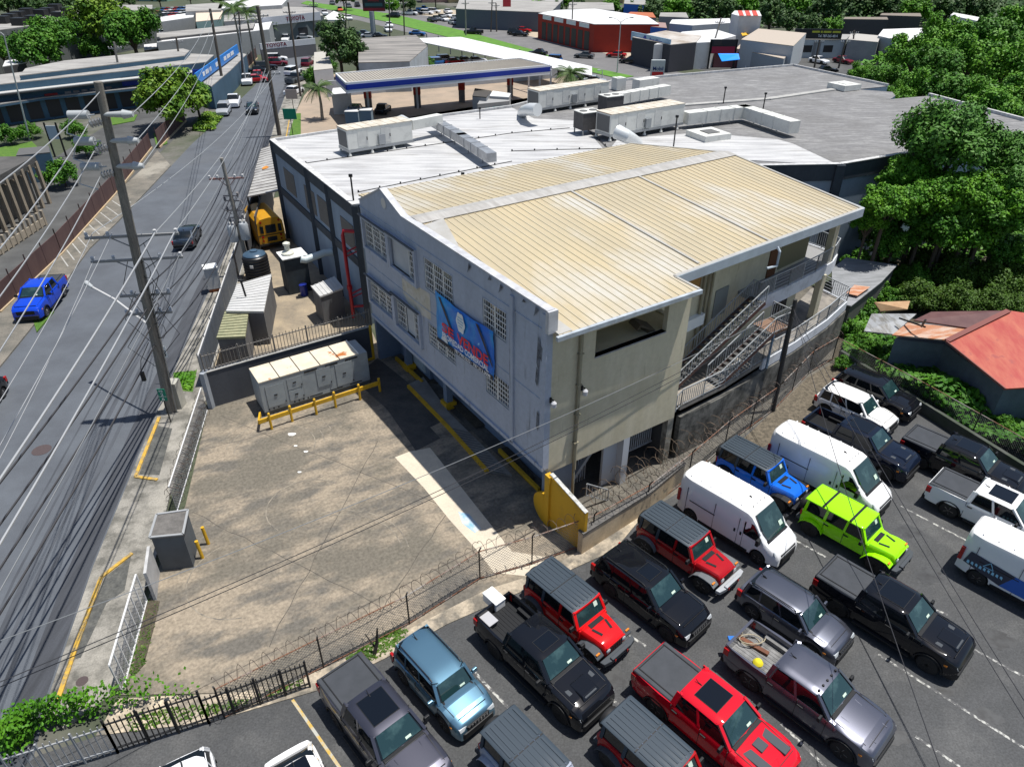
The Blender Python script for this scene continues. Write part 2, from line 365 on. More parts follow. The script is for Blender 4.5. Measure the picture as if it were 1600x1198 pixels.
struct('oil_stain', g, mat('oil_dark', (.025,.025,.026), (.05,.052,.054), ns=2.5, r=.5, lo=.35, hi=.6, world=True))
g = MB()
for cx, cy, rr, nm in ((130,1067,.22,0),(65,703,.5,0)):
    c = G(cx, cy); g.lathe([(rr,0),(rr,.01)], (c.x, c.y, .132 if cx == 130 else .001), 20)
struct('manhole_cover', g, mat('manhole_iron', (.07,.05,.05), r=.7, fine=.2))
# far ground: station forecourt, highway, median, sand lots
g = MB(); g.prism([G2(*p) for p in [(440,262),(455,190),(475,150),(500,120),(560,110),(860,95),(1000,125),(1000,200),(620,200),(440,215)]], -.01, -.004); struct('station_forecourt', g, mat('station_concrete', (.36,.28,.21), (.27,.22,.17), r=.9, ns=.3, fine=.1, world=True))
HW0 = [(1130,130),(1000,98),(900,72),(740,36),(620,16),(500,-6),(380,-26)]
HW1 = [(380,8),(470,18),(560,32),(680,62),(800,95),(905,122),(1010,150)]
g = MB(); g.prism([G2(*p) for p in HW0+HW1], -.01, -.001); struct('highway', g, mat('highway_asphalt', (.17,.165,.165), (.13,.128,.13), r=.9, ns=.2, fine=.1, fs=8, world=True))
g = MB(); g.prism([G2(*p) for p in [(480,2),(500,6),(620,24),(740,53),(830,78),(895,100),(990,120),(968,124),(875,102),(800,82),(720,64),(610,36),(495,12),(470,6)]], -.001, .1); tag(obj('median_grass', g, mat('median_lawn', (.1,.25,.02), (.07,.17,.02), r=.9, ns=.5, fine=.15, world=True)), kind='stuff')
g = MB()
for t in range(16):
    a_ = G(520+t*34, 3+t*7.9); b_ = G(530+t*34, 5.2+t*7.9); g.bar((a_.x,a_.y,.002),(b_.x,b_.y,.002),.25,.006)
struct('highway_lane_line', g, lineworn)
sandy = mat('sand_lot', (.45,.38,.29), (.36,.31,.24), r=.95, ns=.2, fine=.1, world=True)
g = MB(); g.prism([G2(*p) for p in [(640,21),(740,36),(850,62),(930,80),(1000,97),(960,60),(850,40),(780,20),(690,15)]], -.005, .004); struct('sand_lot', g, sandy)
g = MB(); g.prism([G2(*p) for p in [(1030,95),(1130,118),(1300,150),(1420,110),(1370,60),(1300,75),(1200,80),(1100,70)]], -.005, .002); struct('side_street', g, asph_old)
# grass patches at the edges
def patch(name, pl, z=.05, m=None):
    g = MB(); g.prism([G2(*p) for p in pl], -.005, z); return tag(obj(name, g, m or grass_m), kind='stuff')
patch('verge_grass', [(52,500),(80,475),(85,488),(58,520)], .11)
patch('verge_grass', [(272,585),(308,582),(302,615),(272,612)], .15)
patch('verge_grass', [(310,190),(340,178),(345,185),(320,207),(300,205)], .12)
patch('verge_grass', [(0,232),(50,222),(60,232),(0,262)], .1)
patch('verge_grass', [(230,938),(250,940),(240,985),(225,1040),(205,1060)], .06, soil_m)
patch('verge_grass', [(240,210),(258,208),(262,225),(245,232)], .12)
patch('verge_grass', [(170,185),(215,180),(210,190),(172,197)], .1)
patch('verge_grass', [(445,180),(470,178),(470,215),(444,212)], .1)
# ---------------------------------------------------------------- the building for sale
def wall_holes(mb, ax, c0, c1, a0, a1, z0, z1, holes, mi=0):
    """wall slab between c0 and c1 across its thickness; ax 'x': runs along y, ax 'y': runs along x; holes (a0,a1,z0,z1)"""
    As = sorted({a0, a1, *[h[0] for h in holes], *[h[1] for h in holes]})
    As = [v for v in As if a0 <= v <= a1]
    for p, q in zip(As, As[1:]):
        hs = sorted([(h[2], h[3]) for h in holes if h[0] <= p and h[1] >= q])
        z = z0
        for h0, h1 in hs + [(z1, z1)]:
            if h0 > z + 1e-4:
                if ax == 'x': mb.box(c0, c1, p, q, z, min(h0, z1), mi)
                else: mb.box(p, q, c0, c1, z, min(h0, z1), mi)
            z = max(z, h1)
def railing(mb, path, h=1.0, step=.15, alt=True, r=.035, post=1.5):
    """metal railing along 3-d path: posts, top and bottom rails, panels of upright bars between panels of level bars"""
    for a, b in zip(path, path[1:]):
        a, b = Vector(a), Vector(b); L = (b-a).length; up = Vector((0, 0, h)); n = max(1, round(L/post))
        mb.bar(a+up, b+up, r*1.5); mb.bar(a+up*.1, b+up*.1, r)
        for k in range(n+1):
            p = a.lerp(b, k/n); mb.bar(p, p+up, r*1.4)
            if k < n:
                q = a.lerp(b, (k+1)/n)
                if alt and k % 2:
                    for t in (.3, .5, .7, .86): mb.bar(p+up*t, q+up*t, r*.7)
                else:
                    m = max(2, int((q-p).length/step))
                    for j in range(1, m):
                        s = p.lerp(q, j/m); mb.bar(s+up*.1, s+up, r*.7)
BO, BR = (1.47, 25.7, 0), R(33.8)
B = thing('commercial_building', 'three storey white and cream building with ribbed yellow roof and a for sale banner', 'building', BO, BR)
WN = [(15.4,18.6,8.2,9.95,'g',1),(11.95,15.0,8.2,10.0,'pg',1),(7.95,10.95,8.35,10.1,'g',0),(3.1,5.1,8.6,10.1,'g',0),
      (15.4,18.75,4.5,6.05,'g',1),(11.95,15.0,4.35,6.25,'gpg',1),(8.0,10.95,4.95,6.25,'g',0),(2.9,4.95,5.0,6.4,'g',0)]
m = MB(); wall_holes(m, 'x', 0, .28, 0, 19, 3.25, 10.55, [w_[:4] for w_ in WN])
m.add([(x_, y_, z_) for x_ in (0, .28) for y_, z_ in ((0,10.55),(0,11.5),(13.2,11.6),(15.7,12.45),(19,10.95),(19,10.55))],
      [(0,1,2,3,4,5),(11,10,9,8,7,6)] + [(i, i+6, (i+1) % 6+6, (i+1) % 6) for i in range(6)])
m.box(-.1,.0,2.45,2.72,3.25,11.2); m.box(-.05,0,0,.35,3.25,11.3); m.box(-.04,0,0,19,10.5,10.56); m.box(-.03,0,0,19,7.0,7.05); m.box(-.1,0,0,19,3.2,3.4)
obj('facade_wall', m, facade_m, B, local=True)
m = MB(); m.add([(-.012,13.9,7.95),(-.012,10.5,8.15),(-.012,10.55,6.55),(-.012,11.9,6.35),(-.012,13.2,6.4),(-.012,13.9,6.9)], [(0,1,2,3,4,5)])
obj('peeled_paint_patch', m, mat('peeled_cream', (.5,.46,.36), (.58,.55,.5), r=.85, ns=1.6, lo=.4, hi=.6, c3=(.4,.37,.3), s3=2, lo3=.55, hi3=.65), B, local=True, fix=False)
m = MB()
for dy, dz, hh in ((.55,9.3,1.7),(.62,8.1,1.0),(.35,9.4,.8),(.5,5.8,1.1)):
    m.add([(-.056,dy+.05,dz+hh*.5),(-.056,dy-.1,dz+hh*.35),(-.056,dy-.04,dz-hh*.5),(-.056,dy+.12,dz-hh*.3)], [(0,1,2,3)])
for k in range(7): m.add([(-.052,.8+k*.9,11.45-.05*(k%2)),(-.052,.62+k*.9,11.3),(-.052,.95+k*.9,10.9+.3*(k%3))], [(0,1,2)])
obj('mould_streaks', m, mat('black_mould', (.06,.06,.07), (.2,.22,.25), r=.95, ns=4), B, local=True, fix=False)
m = MB(); m.lathe([(.42,-.02),(.42,.3)], (0,15.5,11.75), 20, axis='x'); m2 = MB(); m2.lathe([(.3,-.03),(.3,.31)], (0,15.42,11.72), 20, axis='x')
obj('gable_vent_ring', m, facade_m, B, local=True); obj('gable_vent_opening', m2, mat('pale_plaster', (.6,.58,.54)), B, local=True)  # vent opening filled with a pale plaster colour
m = MB()
for a_, b_ in (((0,11.5),(13.2,11.6)),((13.2,11.6),(15.7,12.45)),((15.7,12.45),(19,10.95))): m.bar((.14,a_[0],a_[1]+.02),(.14,b_[0],b_[1]+.02),.4,.06)
m.box(-.06,.42,-.12,.1,10.5,11.52)
obj('parapet_cap', m, mat('cap_metal', (.55,.56,.58), (.4,.4,.42), r=.5, ns=2), B, local=True)
gw = mat('grille_white', (.72,.72,.7), r=.5)
for y0, y1, z0, z1, kind, fr_ in WN:
    m = MB(); f_ = .2 if fr_ else .05; p_ = -.17 if fr_ else -.02
    for q in ((y0-f_,y0,z0-f_,z1+f_),(y1,y1+f_,z0-f_,z1+f_),(y0,y1,z0-f_,z0),(y0,y1,z1,z1+f_)): m.box(p_, .1, *q)
    wo = obj('window', m, facade_m, B, local=True)
    m = MB(); m.box(.22, .26, y0, y1, z0, z1); obj('pane', m, glass_d, wo, local=True)
    if fr_:
        m = MB(); m.box(-.3, -.17, y0-.25, y1+.25, z1+f_, z1+f_+.06); obj('drip_ledge', m, mat('mouldy_ledge', (.1,.11,.12)), wo, local=True)
    secs = {'g': [(0, 1, 'g')], 'pg': [(0, .3, 'g'), (.3, 1, 'p')], 'gpg': [(0, .28, 'g'), (.28, .62, 'p'), (.62, 1, 'g')]}[kind]
    m = MB(); mp = MB()
    for s0, s1, kd in secs:
        a_, b_ = y0+(y1-y0)*s0, y0+(y1-y0)*s1
        if kd == 'p': mp.box(.1, .15, a_, b_, z0, z1); continue
        m = MB(); nc = max(1, round((b_-a_)/1.0))
        for c in range(nc):
            p, q = a_+(b_-a_)*c/nc, a_+(b_-a_)*(c+1)/nc
            for yy in (p+.03, q-.03): m.box(.02,.06,yy-.026,yy+.026,z0,z1)
            rows = 5; cols = 5
            for k in range(rows+1):
                zz = z0+.03+(z1-z0-.06)*k/rows; m.box(.02,.06,p,q,zz-.019,zz+.019)
            for k in range(1, cols):
                yy = p+(q-p)*k/cols
                for j in range(rows):
                    za = z0+(z1-z0)*(j+(.12 if k % 2 else 0))/rows; m.box(.03,.06,yy-.01,yy+.01,za,z0+(z1-z0)*(j+(.88 if k % 2 else 1))/rows)
        obj('window_grille', m, gw, wo, local=True)
    if mp.v: obj('blank_panel', mp, mat('blank_panel', (.48,.5,.52), (.4,.42,.45), r=.7), wo, local=True)
# end wall with its long opening, slab, returns
m = MB(); wall_holes(m, 'y', 0, .28, .28, 8.45, 2.95, 10.42, [(2.65,7.0,8.5,9.85)])
m.box(8.17,8.45,.28,2.3,2.95,8.5); m.box(8.17,8.45,.28,2.3,9.9,10.45)
obj('end_wall', m, cream, B, local=True)
m = MB(); m.box(.28,8.17,2.3,2.5,2.95,10.5); m.box(.28,2.3,.3,2.3,7.9,8.0); m.box(.28,8.17,.28,2.3,8.28,8.42); obj('stairwell_wall', m, mat('olive_cream', (.6,.53,.34), (.5,.44,.28), r=.9, ns=.8), B, local=True)
m = MB(); m.box(2.65,7.0,-.03,.3,8.44,8.5); obj('opening_sill', m, mat('sill_grey', (.33,.33,.34), (.22,.22,.22), ns=2), B, local=True)
m = MB(); m.x = Matrix.Translation((6.2,.7,8.75)) @ Matrix.Rotation(.5,4,'Y') @ Matrix.Rotation(.2,4,'X'); m.box(-.55,.55,-.3,.4,-.03,.06); m.box(-.6,-.5,-.3,.4,-.25,.06); m.box(.2,.3,-.3,.4,-.3,.02)
obj('fallen_ceiling_panel', m, mat('brown_board', (.09,.07,.045)), B, local=True)
m = MB(); m.tube([(1.75,-.1,10.1),(1.75,-.1,2.6)], .09, 8); m.tube([(1.75,-.06,2.6),(1.8,-.06,.1)], .07, 8)
for z in (4.2,5.8,7.4,9): m.box(1.62,1.88,-.2,0,z,z+.05)
obj('downpipe', m, mat('pipe_cream', (.33,.3,.21), (.22,.19,.13), ns=2, st=(3,3,.5)), B, local=True, smooth=40)
for x_, z_ in ((.25,7.1),(2.0,7.1)):
    m = MB(); m.box(x_-.05,x_+.05,-.06,0,z_-.1,z_+.15); m.tube([(x_,-.05,z_+.1),(x_,-.25,z_+.12)],.03,6)
    lo = obj('wall_lamp', m, dark, B, local=True); m = MB(); m.lathe([(.07,-.22),(.12,-.2),(.13,.0),(.06,.08)], (x_,-.27,z_), 10); obj('lamp_glass', m, mat('lamp_glass', (.5,.5,.52), r=.3), lo, local=True, smooth=40)
m = MB(); m.box(.28,8.45,.28,3,2.95,3.2); m.box(.28,24,3,18.8,2.95,3.25); obj('floor_slab', m, mat('soffit', (.25,.27,.3)), B, local=True)
# ground floor: columns, recessed wall, gates
m = MB(); m.box(8.05,8.45,0,.35,0,2.95); obj('column', m, mat('peeling_cream_column', (.36,.34,.28), (.15,.14,.12), ns=2.5), B, local=True)
m = MB(); m.box(5.0,5.4,0,.5,0,2.95); m.box(4.1,5.0,.45,.6,0,2.95); obj('column', m, mat('pale_column', (.5,.52,.55)), B, local=True)
m = MB(); m.box(3.55,3.85,1.6,1.9,0,2.95); obj('column', m, facade_m, B, local=True)
for y_ in (11.3, 16.6):
    m = MB(); m.box(.95,1.35,y_-.2,y_+.2,.35,3.25); c_ = obj('column', m, bluew, B, local=True)
    m = MB(); m.box(.8,1.5,y_-.38,y_+.38,.0,.42); obj('column_base', m, yel, c_, local=True)
m = MB(); m.box(1.85,2.1,.5,14.5,0,3.2); m.box(.3,2,0.2,.5,0,3.2); m.box(1.6,2.0,14.5,19,0,3.2); m.box(.05,2,18.7,19,0,3.2)
obj('ground_floor_wall', m, bluew, B, local=True)
m = MB(); m.box(1.5,1.6,15.0,17.0,.35,2.6); m.box(1.45,1.5,15.1,16.9,.5,1.1); m.box(1.45,1.5,15.1,16.9,1.25,2.5); obj('pale_shutter', m, mat('pale_shutter', (.4,.48,.52), (.34,.41,.45)), B, local=True)
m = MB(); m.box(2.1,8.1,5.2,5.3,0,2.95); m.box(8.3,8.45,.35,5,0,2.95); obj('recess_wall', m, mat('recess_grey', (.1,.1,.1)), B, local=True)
m = MB()
for k in range(17): m.box(5.45+k*.155,5.52+k*.155,1.0,1.04,.9,2.9)
m.box(5.4,8.1,.98,1.06,.9,.98); m.box(5.4,8.1,.98,1.06,2.2,2.28)
obj('security_gate', m, rail_m, B, local=True)
m = MB()
for k in range(9): m.box(2.3+k*.16,2.35+k*.16,1.2,1.25,.2,2.9)
m.add([(2.4,1.0,.5),(2.4,1.4,.5),(4.1,1.4,2.5),(4.1,1.0,2.5),(2.4,1.0,.2),(2.4,1.4,.2),(4.1,1.4,2.2),(4.1,1.0,2.2)], [(0,1,2,3),(7,6,5,4),(0,4,5,1),(1,5,6,2),(2,6,7,3),(3,7,4,0)])
railing(m, [(2.3,-.5,.9),(3.7,-.6,-.1)], .8, .2, alt=False)
obj('basement_stair_rail', m, rail_m, B, local=True)
# rear range, long wall under the eave (slightly skewed)
wl = lambda x_: 2.3+(x_-8.45)*.115
m = MB(); m.prism([(8.45,wl(8.45)),(23,wl(23)),(23,19),(0.28,19),(.28,18.7),(8.45,18.7)], 3.25, 10.6)
obj('rear_block', m, cream, B, local=True)
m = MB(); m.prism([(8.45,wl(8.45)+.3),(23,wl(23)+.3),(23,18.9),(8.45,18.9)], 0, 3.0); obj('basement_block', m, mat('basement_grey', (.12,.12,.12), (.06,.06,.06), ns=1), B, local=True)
def onw(x0, x1, z0, z1, d=.05):
    """box against the long rear wall"""
    return [(x0,wl(x0)-d,z0),(x1,wl(x1)-d,z0),(x1,wl(x1)+.02,z0),(x0,wl(x0)+.02,z0),(x0,wl(x0)-d,z1),(x1,wl(x1)-d,z1),(x1,wl(x1)+.02,z1),(x0,wl(x0)+.02,z1)]
BX = [(0,3,2,1),(4,5,6,7),(0,1,5,4),(1,2,6,5),(2,3,7,6),(3,0,4,7)]
for q, nm, mt_ in (((10.9,12.1,8.2,9.2,.05),'window',mat('brown_shutter',(.2,.1,.03))),((11.0,11.95,8.3,9.1,.08),'pane',mat('lit_amber',(.35,.18,.04))),((13.7,14.9,6.0,7.7,.05),'door',mat('grey_door',(.2,.21,.2))),  # the small pane is a plain amber colour
                   ((9.6,12.6,6.15,6.8,.3),'white_lintel',white_m),((18.7,19.6,7.0,9.4,.06),'door',mat('brown_door',(.12,.045,.015))),((19.9,23,7.2,9.6,.03),'doorway',mat('olive_panel',(.2,.18,.1))),
                   ((20.3,21.8,4.0,5.6,.06),'window',mat('louvre_white',(.5,.5,.5)))):
    m = MB(); m.add(onw(*q), BX); obj(nm, m, mt_, B, local=True)
m = MB()
for k in range(11): m.add(onw(20.35+k*.14,20.41+k*.14,4.05,5.55,.1), BX)
obj('louvre_slats', m, dark, B, local=True)
m = MB()
for x_ in (12.3,12.75,13.1): m.tube([(x_,wl(x_)-.12,10.3),(x_,wl(x_)-.12,3.3)], .08, 8)
obj('downpipe', m, mat('pipe_cream', (.33,.3,.21)), B, local=True, smooth=40)
# roof: front slope, back slope, ribs, ridge, fascias
zf = lambda y_: 10.5+(y_+.4)*(1.1/12.8)
E1 = [(0.3,-.4),(8.35,-.45),(8.2,1.0),(24.1,1.75),(24.35,12.3),(.3,12.4)]
m = MB(); m.slab([(x_,y_,zf(y_)) for x_, y_ in E1], .09)
zb = lambda y_: 11.6-(y_-12.4)*(.6/7.4)
E2 = [(.3,12.4),(24.35,12.3),(22.05,19.8),(.3,19.8)]
m.slab([(x_,y_,zb(y_)) for x_, y_ in E2], .09)
roof_o = obj('roof', m, yroof, B, local=True)
m = MB(); ribm = mat('rib_yellow', (.44,.375,.255), (.47,.42,.32), r=.5, ns=.3)
x_ = .5
while x_ < 24.2:
    y0 = (-.4 if x_ < 8.25 else 1.0+(x_-8.2)*.047)
    m.bar((x_,y0,zf(y0)+.012),(x_+.02,12.3,zf(12.3)+.012),.038,.03)
    ye = 19.8 if x_ < 22.05 else 12.4+(24.35-x_)/2.3*7.4
    m.bar((x_,12.5,zb(12.5)+.012),(x_,ye,zb(ye)+.012),.038,.03)
    x_ += .44
obj('roof_ribs', m, ribm, roof_o, local=True)
m = MB(); m.slab([(.3,11.7,zf(11.7)+.07),(24.35,11.65,zf(11.65)+.07),(24.36,12.4,11.7),(.3,12.4,11.7)], .03); m.slab([(.3,12.4,11.7),(24.36,12.4,11.7),(24.2,13.0,zb(13)+.07),(.3,13.0,zb(13)+.07)], .03)
obj('ridge_cap', m, mat('ridge_metal', (.52,.5,.47), (.38,.36,.33), r=.45, m=.2, ns=1.5, st=(2.3,.4,1)), roof_o, local=True)
m = MB(); m.bar((8.2,1.0,zf(1)+.04),(24.1,1.75,zf(1.75)+.04),.2,.06)
for x_ in (10.2, 15.5): m.bar((x_,1.4,zf(1.4)+.05),(x_+.05,11.9,zf(11.9)+.05),.14,.04)
m.bar((24.12,1.75,zf(1.75)+.04),(24.37,12.3,11.62),.16,.06); m.bar((24.37,12.3,11.62),(22.05,19.8,11.02),.16,.06); m.bar((8.35,-.45,zf(-.45)+.02),(8.2,1.0,zf(1)+.02),.14,.05)
m.slab([(.3,-.35,zf(-.35)+.03),(1.0,-.35,zf(-.35)+.03),(.75,9,zf(9)+.06),(.3,12.4,11.67)], .03)
m.slab([(.3,11.4,zf(11.4)+.08),(1.7,11.7,zf(11.7)+.08),(.8,8.6,zf(8.6)+.05),(.3,8.6,zf(8.6)+.05)], .03)
obj('roof_flashing', m, mat('flashing_white', (.5,.49,.46), (.42,.4,.36), r=.4, m=.2, ns=1), roof_o, local=True)
m = MB(); m.bar((.1,-.5,10.42),(8.4,-.55,10.42),.16,.2); obj('gutter', m, mat('gutter_grey', (.45,.5,.55), (.3,.33,.36), r=.5, ns=2), B, local=True)
m = MB(); m.bar((8.2,.93,10.42),(24.15,1.7,10.5),.14,.5); m.bar((24.2,1.7,10.5),(24.42,12.3,11.3),.12,.5); m.bar((24.42,12.3,11.3),(22.1,19.85,10.8),.12,.4)
m.slab([(8.3,1.0,10.35),(24.1,1.8,10.4),(24.2,5,10.6),(8.3,3,10.5)], .05)
m.tube([(15.6,.95,10.5),(15.6,.75,10.3),(15.6,.75,9.5),(15.0,.9,9.45)], .07, 7)
obj('fascia', m, mat('fascia_blue_grey', (.4,.46,.52), (.33,.38,.43), ns=1), B, local=True)
# balconies
e2 = lambda x_: 1.8+(x_-16)*.125
pts = [(16.0,e2(16)),(19,e2(19)-.12),(22,e2(22)-.12),(24.2,e2(24.2)),(25.5,3.4),(25.6,4.6),(25.4,9)]
m = MB(); m.prism(pts+[(23,9),(23,wl(23)),(16,wl(16))], 6.75, 7.0); obj('balcony_slab', m, mat('balcony_floor', (.25,.25,.25)), B, local=True)
m = MB()
for a_, b_ in zip(pts, pts[1:]): m.bar((*a_,6.6),(*b_,6.6),.16,.82)
obj('balcony_band', m, mat('band_white', (.6,.62,.66), (.35,.36,.37), r=.8, ns=1.2, lo=.5, hi=.78), B, local=True)
m = MB(); railing(m, [(*p,7.0) for p in pts], 1.05, .14); railing(m, [(16,e2(16),7),(16,wl(16)-.9,7)], 1.05, .14)
obj('balcony_railing', m, rail_m, B, local=True)
e1 = lambda x_: .75+(x_-16)*.165
pt1 = [(9.0,.15),(12.5,.3),(16.3,.85),(19.7,1.25),(23.9,2.0),(27.3,2.9),(27.6,5.5)]
m = MB(); m.prism(pt1+[(27,5.5),(23,wl(23)+.2),(8.5,2.4)], 3.1, 3.35); obj('walkway_slab', m, mat('walkway_floor', (.3,.27,.23), (.14,.13,.12), ns=1.2), B, local=True)
m = MB()
for a_, b_ in zip(pt1[2:], pt1[3:]): m.bar((*a_,3.08),(*b_,3.08),.16,.62)
obj('walkway_band', m, mat('band_white', (1,1,1)), B, local=True)
m = MB()
for a_, b_ in zip(pt1[:-2], pt1[1:-1]): m.bar((*a_,1.35),(*b_,1.35),.3,2.7)
obj('retaining_wall', m, mat('mossy_wall', (.16,.155,.14), (.05,.05,.045), r=.95, ns=1.0, lo=.4, hi=.6, fine=.3, fs=7), B, local=True)
m = MB(); railing(m, [(*p,3.35) for p in pt1], 1.05, .15); railing(m, [(8.6,.1,3.2),(9.0,.15,3.35)], 1.0, .15)
obj('walkway_railing', m, rail_m, B, local=True)
m = MB(); m.box(23.1,23.5,2.5,2.9,3.35,6.4); m.box(23.6,24.0,2.75,3.15,7,10.5); obj('column', m, cream, B, local=True)
# metal stairs
def stair(x0, z0, x1, z1, y0, y1, n, nm):
    m = MB()
    for k in range(n):
        x_ = x0+(x1-x0)*(k+.5)/n; z_ = z0+(z1-z0)*(k+1)/n; m.box(x_-.14,x_+.14,y0,y1,z_-.04,z_)
    st = obj(nm, m, mat('stair_tread', (.09,.09,.09), (.05,.05,.05), r=.7, ns=4), B, local=True)
    m = MB()
    for y_ in (y0-.04, y1+.04): m.bar((x0,y_,z0),(x1,y_,z1-.05),.06,.22)
    obj('stringer', m, mat('rusty_red_stringer', (.1,.035,.025), (.06,.04,.035), r=.8, ns=3), st, local=True)
    m = MB()
    for y_ in (y0-.05, y1+.05): railing(m, [(x0,y_,z0+.05),(x1,y_,z1+.05)], .95, .2, alt=False)
    obj('handrail', m, rail_m, st, local=True)
stair(9.4, 3.35, 16.1, 7.0, 1.35, 2.25, 19, 'metal_stair')
stair(12.0, 3.35, 16.0, 5.5, .35, 1.15, 11, 'metal_stair')
m = MB(); m.box(16.0,17.5,.3,1.75,5.4,5.5); st = obj('stair_landing', m, mat('landing_rust', (.2,.12,.08)), B, local=True)
m = MB(); railing(m, [(16.0,.3,5.5),(17.5,.3,5.5),(17.5,1.75,5.5)], 1, .16); obj('handrail', m, rail_m, st, local=True)
m = MB()
for p in ((17.4,.4),(16.1,.35)): m.bar((*p,3.2),(*p,5.4),.1)
obj('landing_post', m, mat('blue_post', (.12,.18,.25)), st, local=True)
# yellow wedge wall at the corner
t = thing('yellow_corner_wall', 'yellow painted sloping end wall at the foot of the white building corner', 'wall', (1.6,25.6,0), BR)
m = MB(); m.add([(.2,-.15,0),(.2,-.4,0),(.45,-2.6,0),(.45,-2.6,2.5),(.2,-.15,3.15),(.05,-.15,0),(.05,-.4,0),(.3,-2.6,0),(.3,-2.6,2.5),(.05,-.15,3.15)], [(0,1,2,3,4),(9,8,7,6,5),(4,3,8,9),(3,2,7,8),(0,4,9,5)])
obj('sloping_panel', m, mat('ochre_paint', (.6,.33,.008), (.45,.26,.02), r=.7, ns=1.2, lo=.5, hi=.75, fine=.08), t, local=True)
m = MB(); m.bar((.18,-.15,3.17),(.36,-2.6,2.52),.2,.05); obj('coping', m, mat('white_coping', (.6,.6,.58), (.3,.3,.28), ns=4), t, local=True)
m = MB(); pr_ = [(0,0)]+[(.95*math.sin(k_*.2),0.95-.95*math.cos(k_*.2)+.0) for k_ in range(1,16)]; m.add([(x_, y_, z_*.95) for x_ in (-.02,.14) for y_, z_ in pr_], [tuple(range(16)), tuple(range(31,15,-1))]+[(i,(i+1)%16,(i+1)%16+16,i+16) for i in range(16)]); m.box(-.05,.25,-.3,.05,0,3.1); obj('rounded_base', m, mat('ochre_paint', (1,1,1)), t, local=True, smooth=40)
# sloping walkway along the facade with yellow edges
t = thing('entrance_ramp', 'ridged grey concrete ramp with yellow edge kerb under the overhanging white facade', 'ramp', (*G2(640,602),0))
m = MB(); P = [G2(*p) for p in [(638,604),(662,592),(702,648),(745,690),(800,745),(758,737),(700,668)]]; m.prism(P, .03, .17); r_ = obj('ramp_surface', m, mat('ramp_concrete', (.3,.28,.25), (.22,.2,.18), ns=1), t)
m = MB()
for k in range(16):
    a_, b_ = G(700+k*3.9, 668+k*4.6, .175), G(733+k*4.1, 676+k*4.6, .175); m.bar(a_, b_, .05, .02)
obj('grip_ridges', m, mat('ridge_grey', (.12,.115,.105)), r_)
m = MB()
for pl in ([(638,606),(700,670),(762,740)], [(780,706),(842,768)], [(619,562),(660,600)]):
    for a_, b_ in zip(pl, pl[1:]):
        a_, b_ = G(*a_), G(*b_); m.bar((a_.x,a_.y,.13),(b_.x,b_.y,.13),.16,.24)
obj('yellow_kerb', m, yel, t)
m = MB(); m.prism([G2(*p) for p in [(628,562),(648,560),(690,596),(702,602),(668,598)]], .03, .08); m.prism([G2(*p) for p in [(692,622),(715,616),(758,668),(742,672)]], .17, .2); m.prism([G2(*p) for p in [(784,702),(797,698),(835,748),(828,756)]], .03, .1)
obj('planting_soil', m, soil_m, t)
# the banner
t = thing('sale_banner', 'blue vinyl banner with red and white sale lettering hung on the white facade', 'banner', BO, BR)
m = MB()
nx, nz_ = 16, 8; vs = []
for i in range(nx+1):
    for j in range(nz_+1):
        y_ = 9.62-5.64*i/nx; u_ = j/nz_
        z_ = (5.82+.36*i/nx)*(1-u_) + (8.74+.1*i/nx - (.16*math.sin(i/nx*math.pi)))*u_
        vs.append((-.14-.03*math.sin(i*1.3+j*.8)-.02*math.sin(j*2), y_, z_))
m.add(vs, [(i*(nz_+1)+j, (i+1)*(nz_+1)+j, (i+1)*(nz_+1)+j+1, i*(nz_+1)+j+1) for i in range(nx) for j in range(nz_)])
bo = obj('banner_sheet', m, mat('banner_blue', (.012,.15,.62), (.04,.42,.78), r=.5, ns=.5, lo=.42, hi=.7, c3=(.35,.72,.85), s3=2.2, lo3=.64, hi3=.72), t, local=True, smooth=60)
s_ = bo.modifiers.new('thickness', 'SOLIDIFY'); s_.thickness = .02
def plane_letters(nm, rows, mt_, x_=-.215):
    m = MB()
    for s, y_, z_, sz, wd, rise in rows: letters(m, s, (x_,y_,z_), (0,-1,rise), (0,0,1), sz, wd, .025)
    obj(nm, m, mt_, t, local=True, fix=False)
m = MB(); m.add([(-.198,9.62,5.82),(-.198,3.98,6.18),(-.198,3.98,6.42),(-.198,7.6,6.12),(-.198,9.62,6.02)], [(0,1,2,3,4)]); m.add([(-.2,9.2,8.55),(-.2,9.0,8.6),(-.2,7.9,7.2),(-.2,7.95,7.0)], [(0,1,2,3)]); m.add([(-.2,5.5,8.65),(-.2,5.25,8.65),(-.2,4.0,7.0),(-.2,4.02,6.85)], [(0,1,2,3)])
obj('dark_stripe', m, mat('banner_dark', (.006,.012,.03), r=.5), t, local=True, fix=False)
plane_letters('red_lettering', [('SE', 8.95, 6.72, .5, 1.25, .02), ('VENDE', 7.35, 6.72, .56, 2.95, .02)], mat('banner_red', (.75,.012,.03), r=.5))
plane_letters('white_lettering', [('PROPIEDAD COMERCIAL', 8.95, 6.32, .32, 4.6, .03), ('787.798.2222 · 787.313.3098', 7.7, 6.02, .19, 3.5, .05)], mat('banner_white', (.85,.86,.88), r=.5))
m = MB(); c = (6.95, 8.0); m.poly([(-.21, c[0]-.42*math.cos(t_)*(1+.08*math.cos(6*t_)), c[1]+.56*math.sin(t_)*(1+.08*math.cos(6*t_))) for t_ in [i*math.pi/18 for i in range(36)]])
m.poly([(-.205, 8.75-.34*math.cos(t_), 6.12+.3*math.sin(t_)) for t_ in [i*math.pi/10 for i in range(11)]])
obj('white_emblem', m, mat('emblem_white', (.7,.75,.77), (.8,.8,.78), ns=4), t, local=True, fix=False)
m = MB()
for k, s in enumerate((.5,.62,.5,.36)): m.box(-.218,-.214,c[0]-s*.5,c[0]+s*.5,8.25-k*.16,8.29-k*.16)
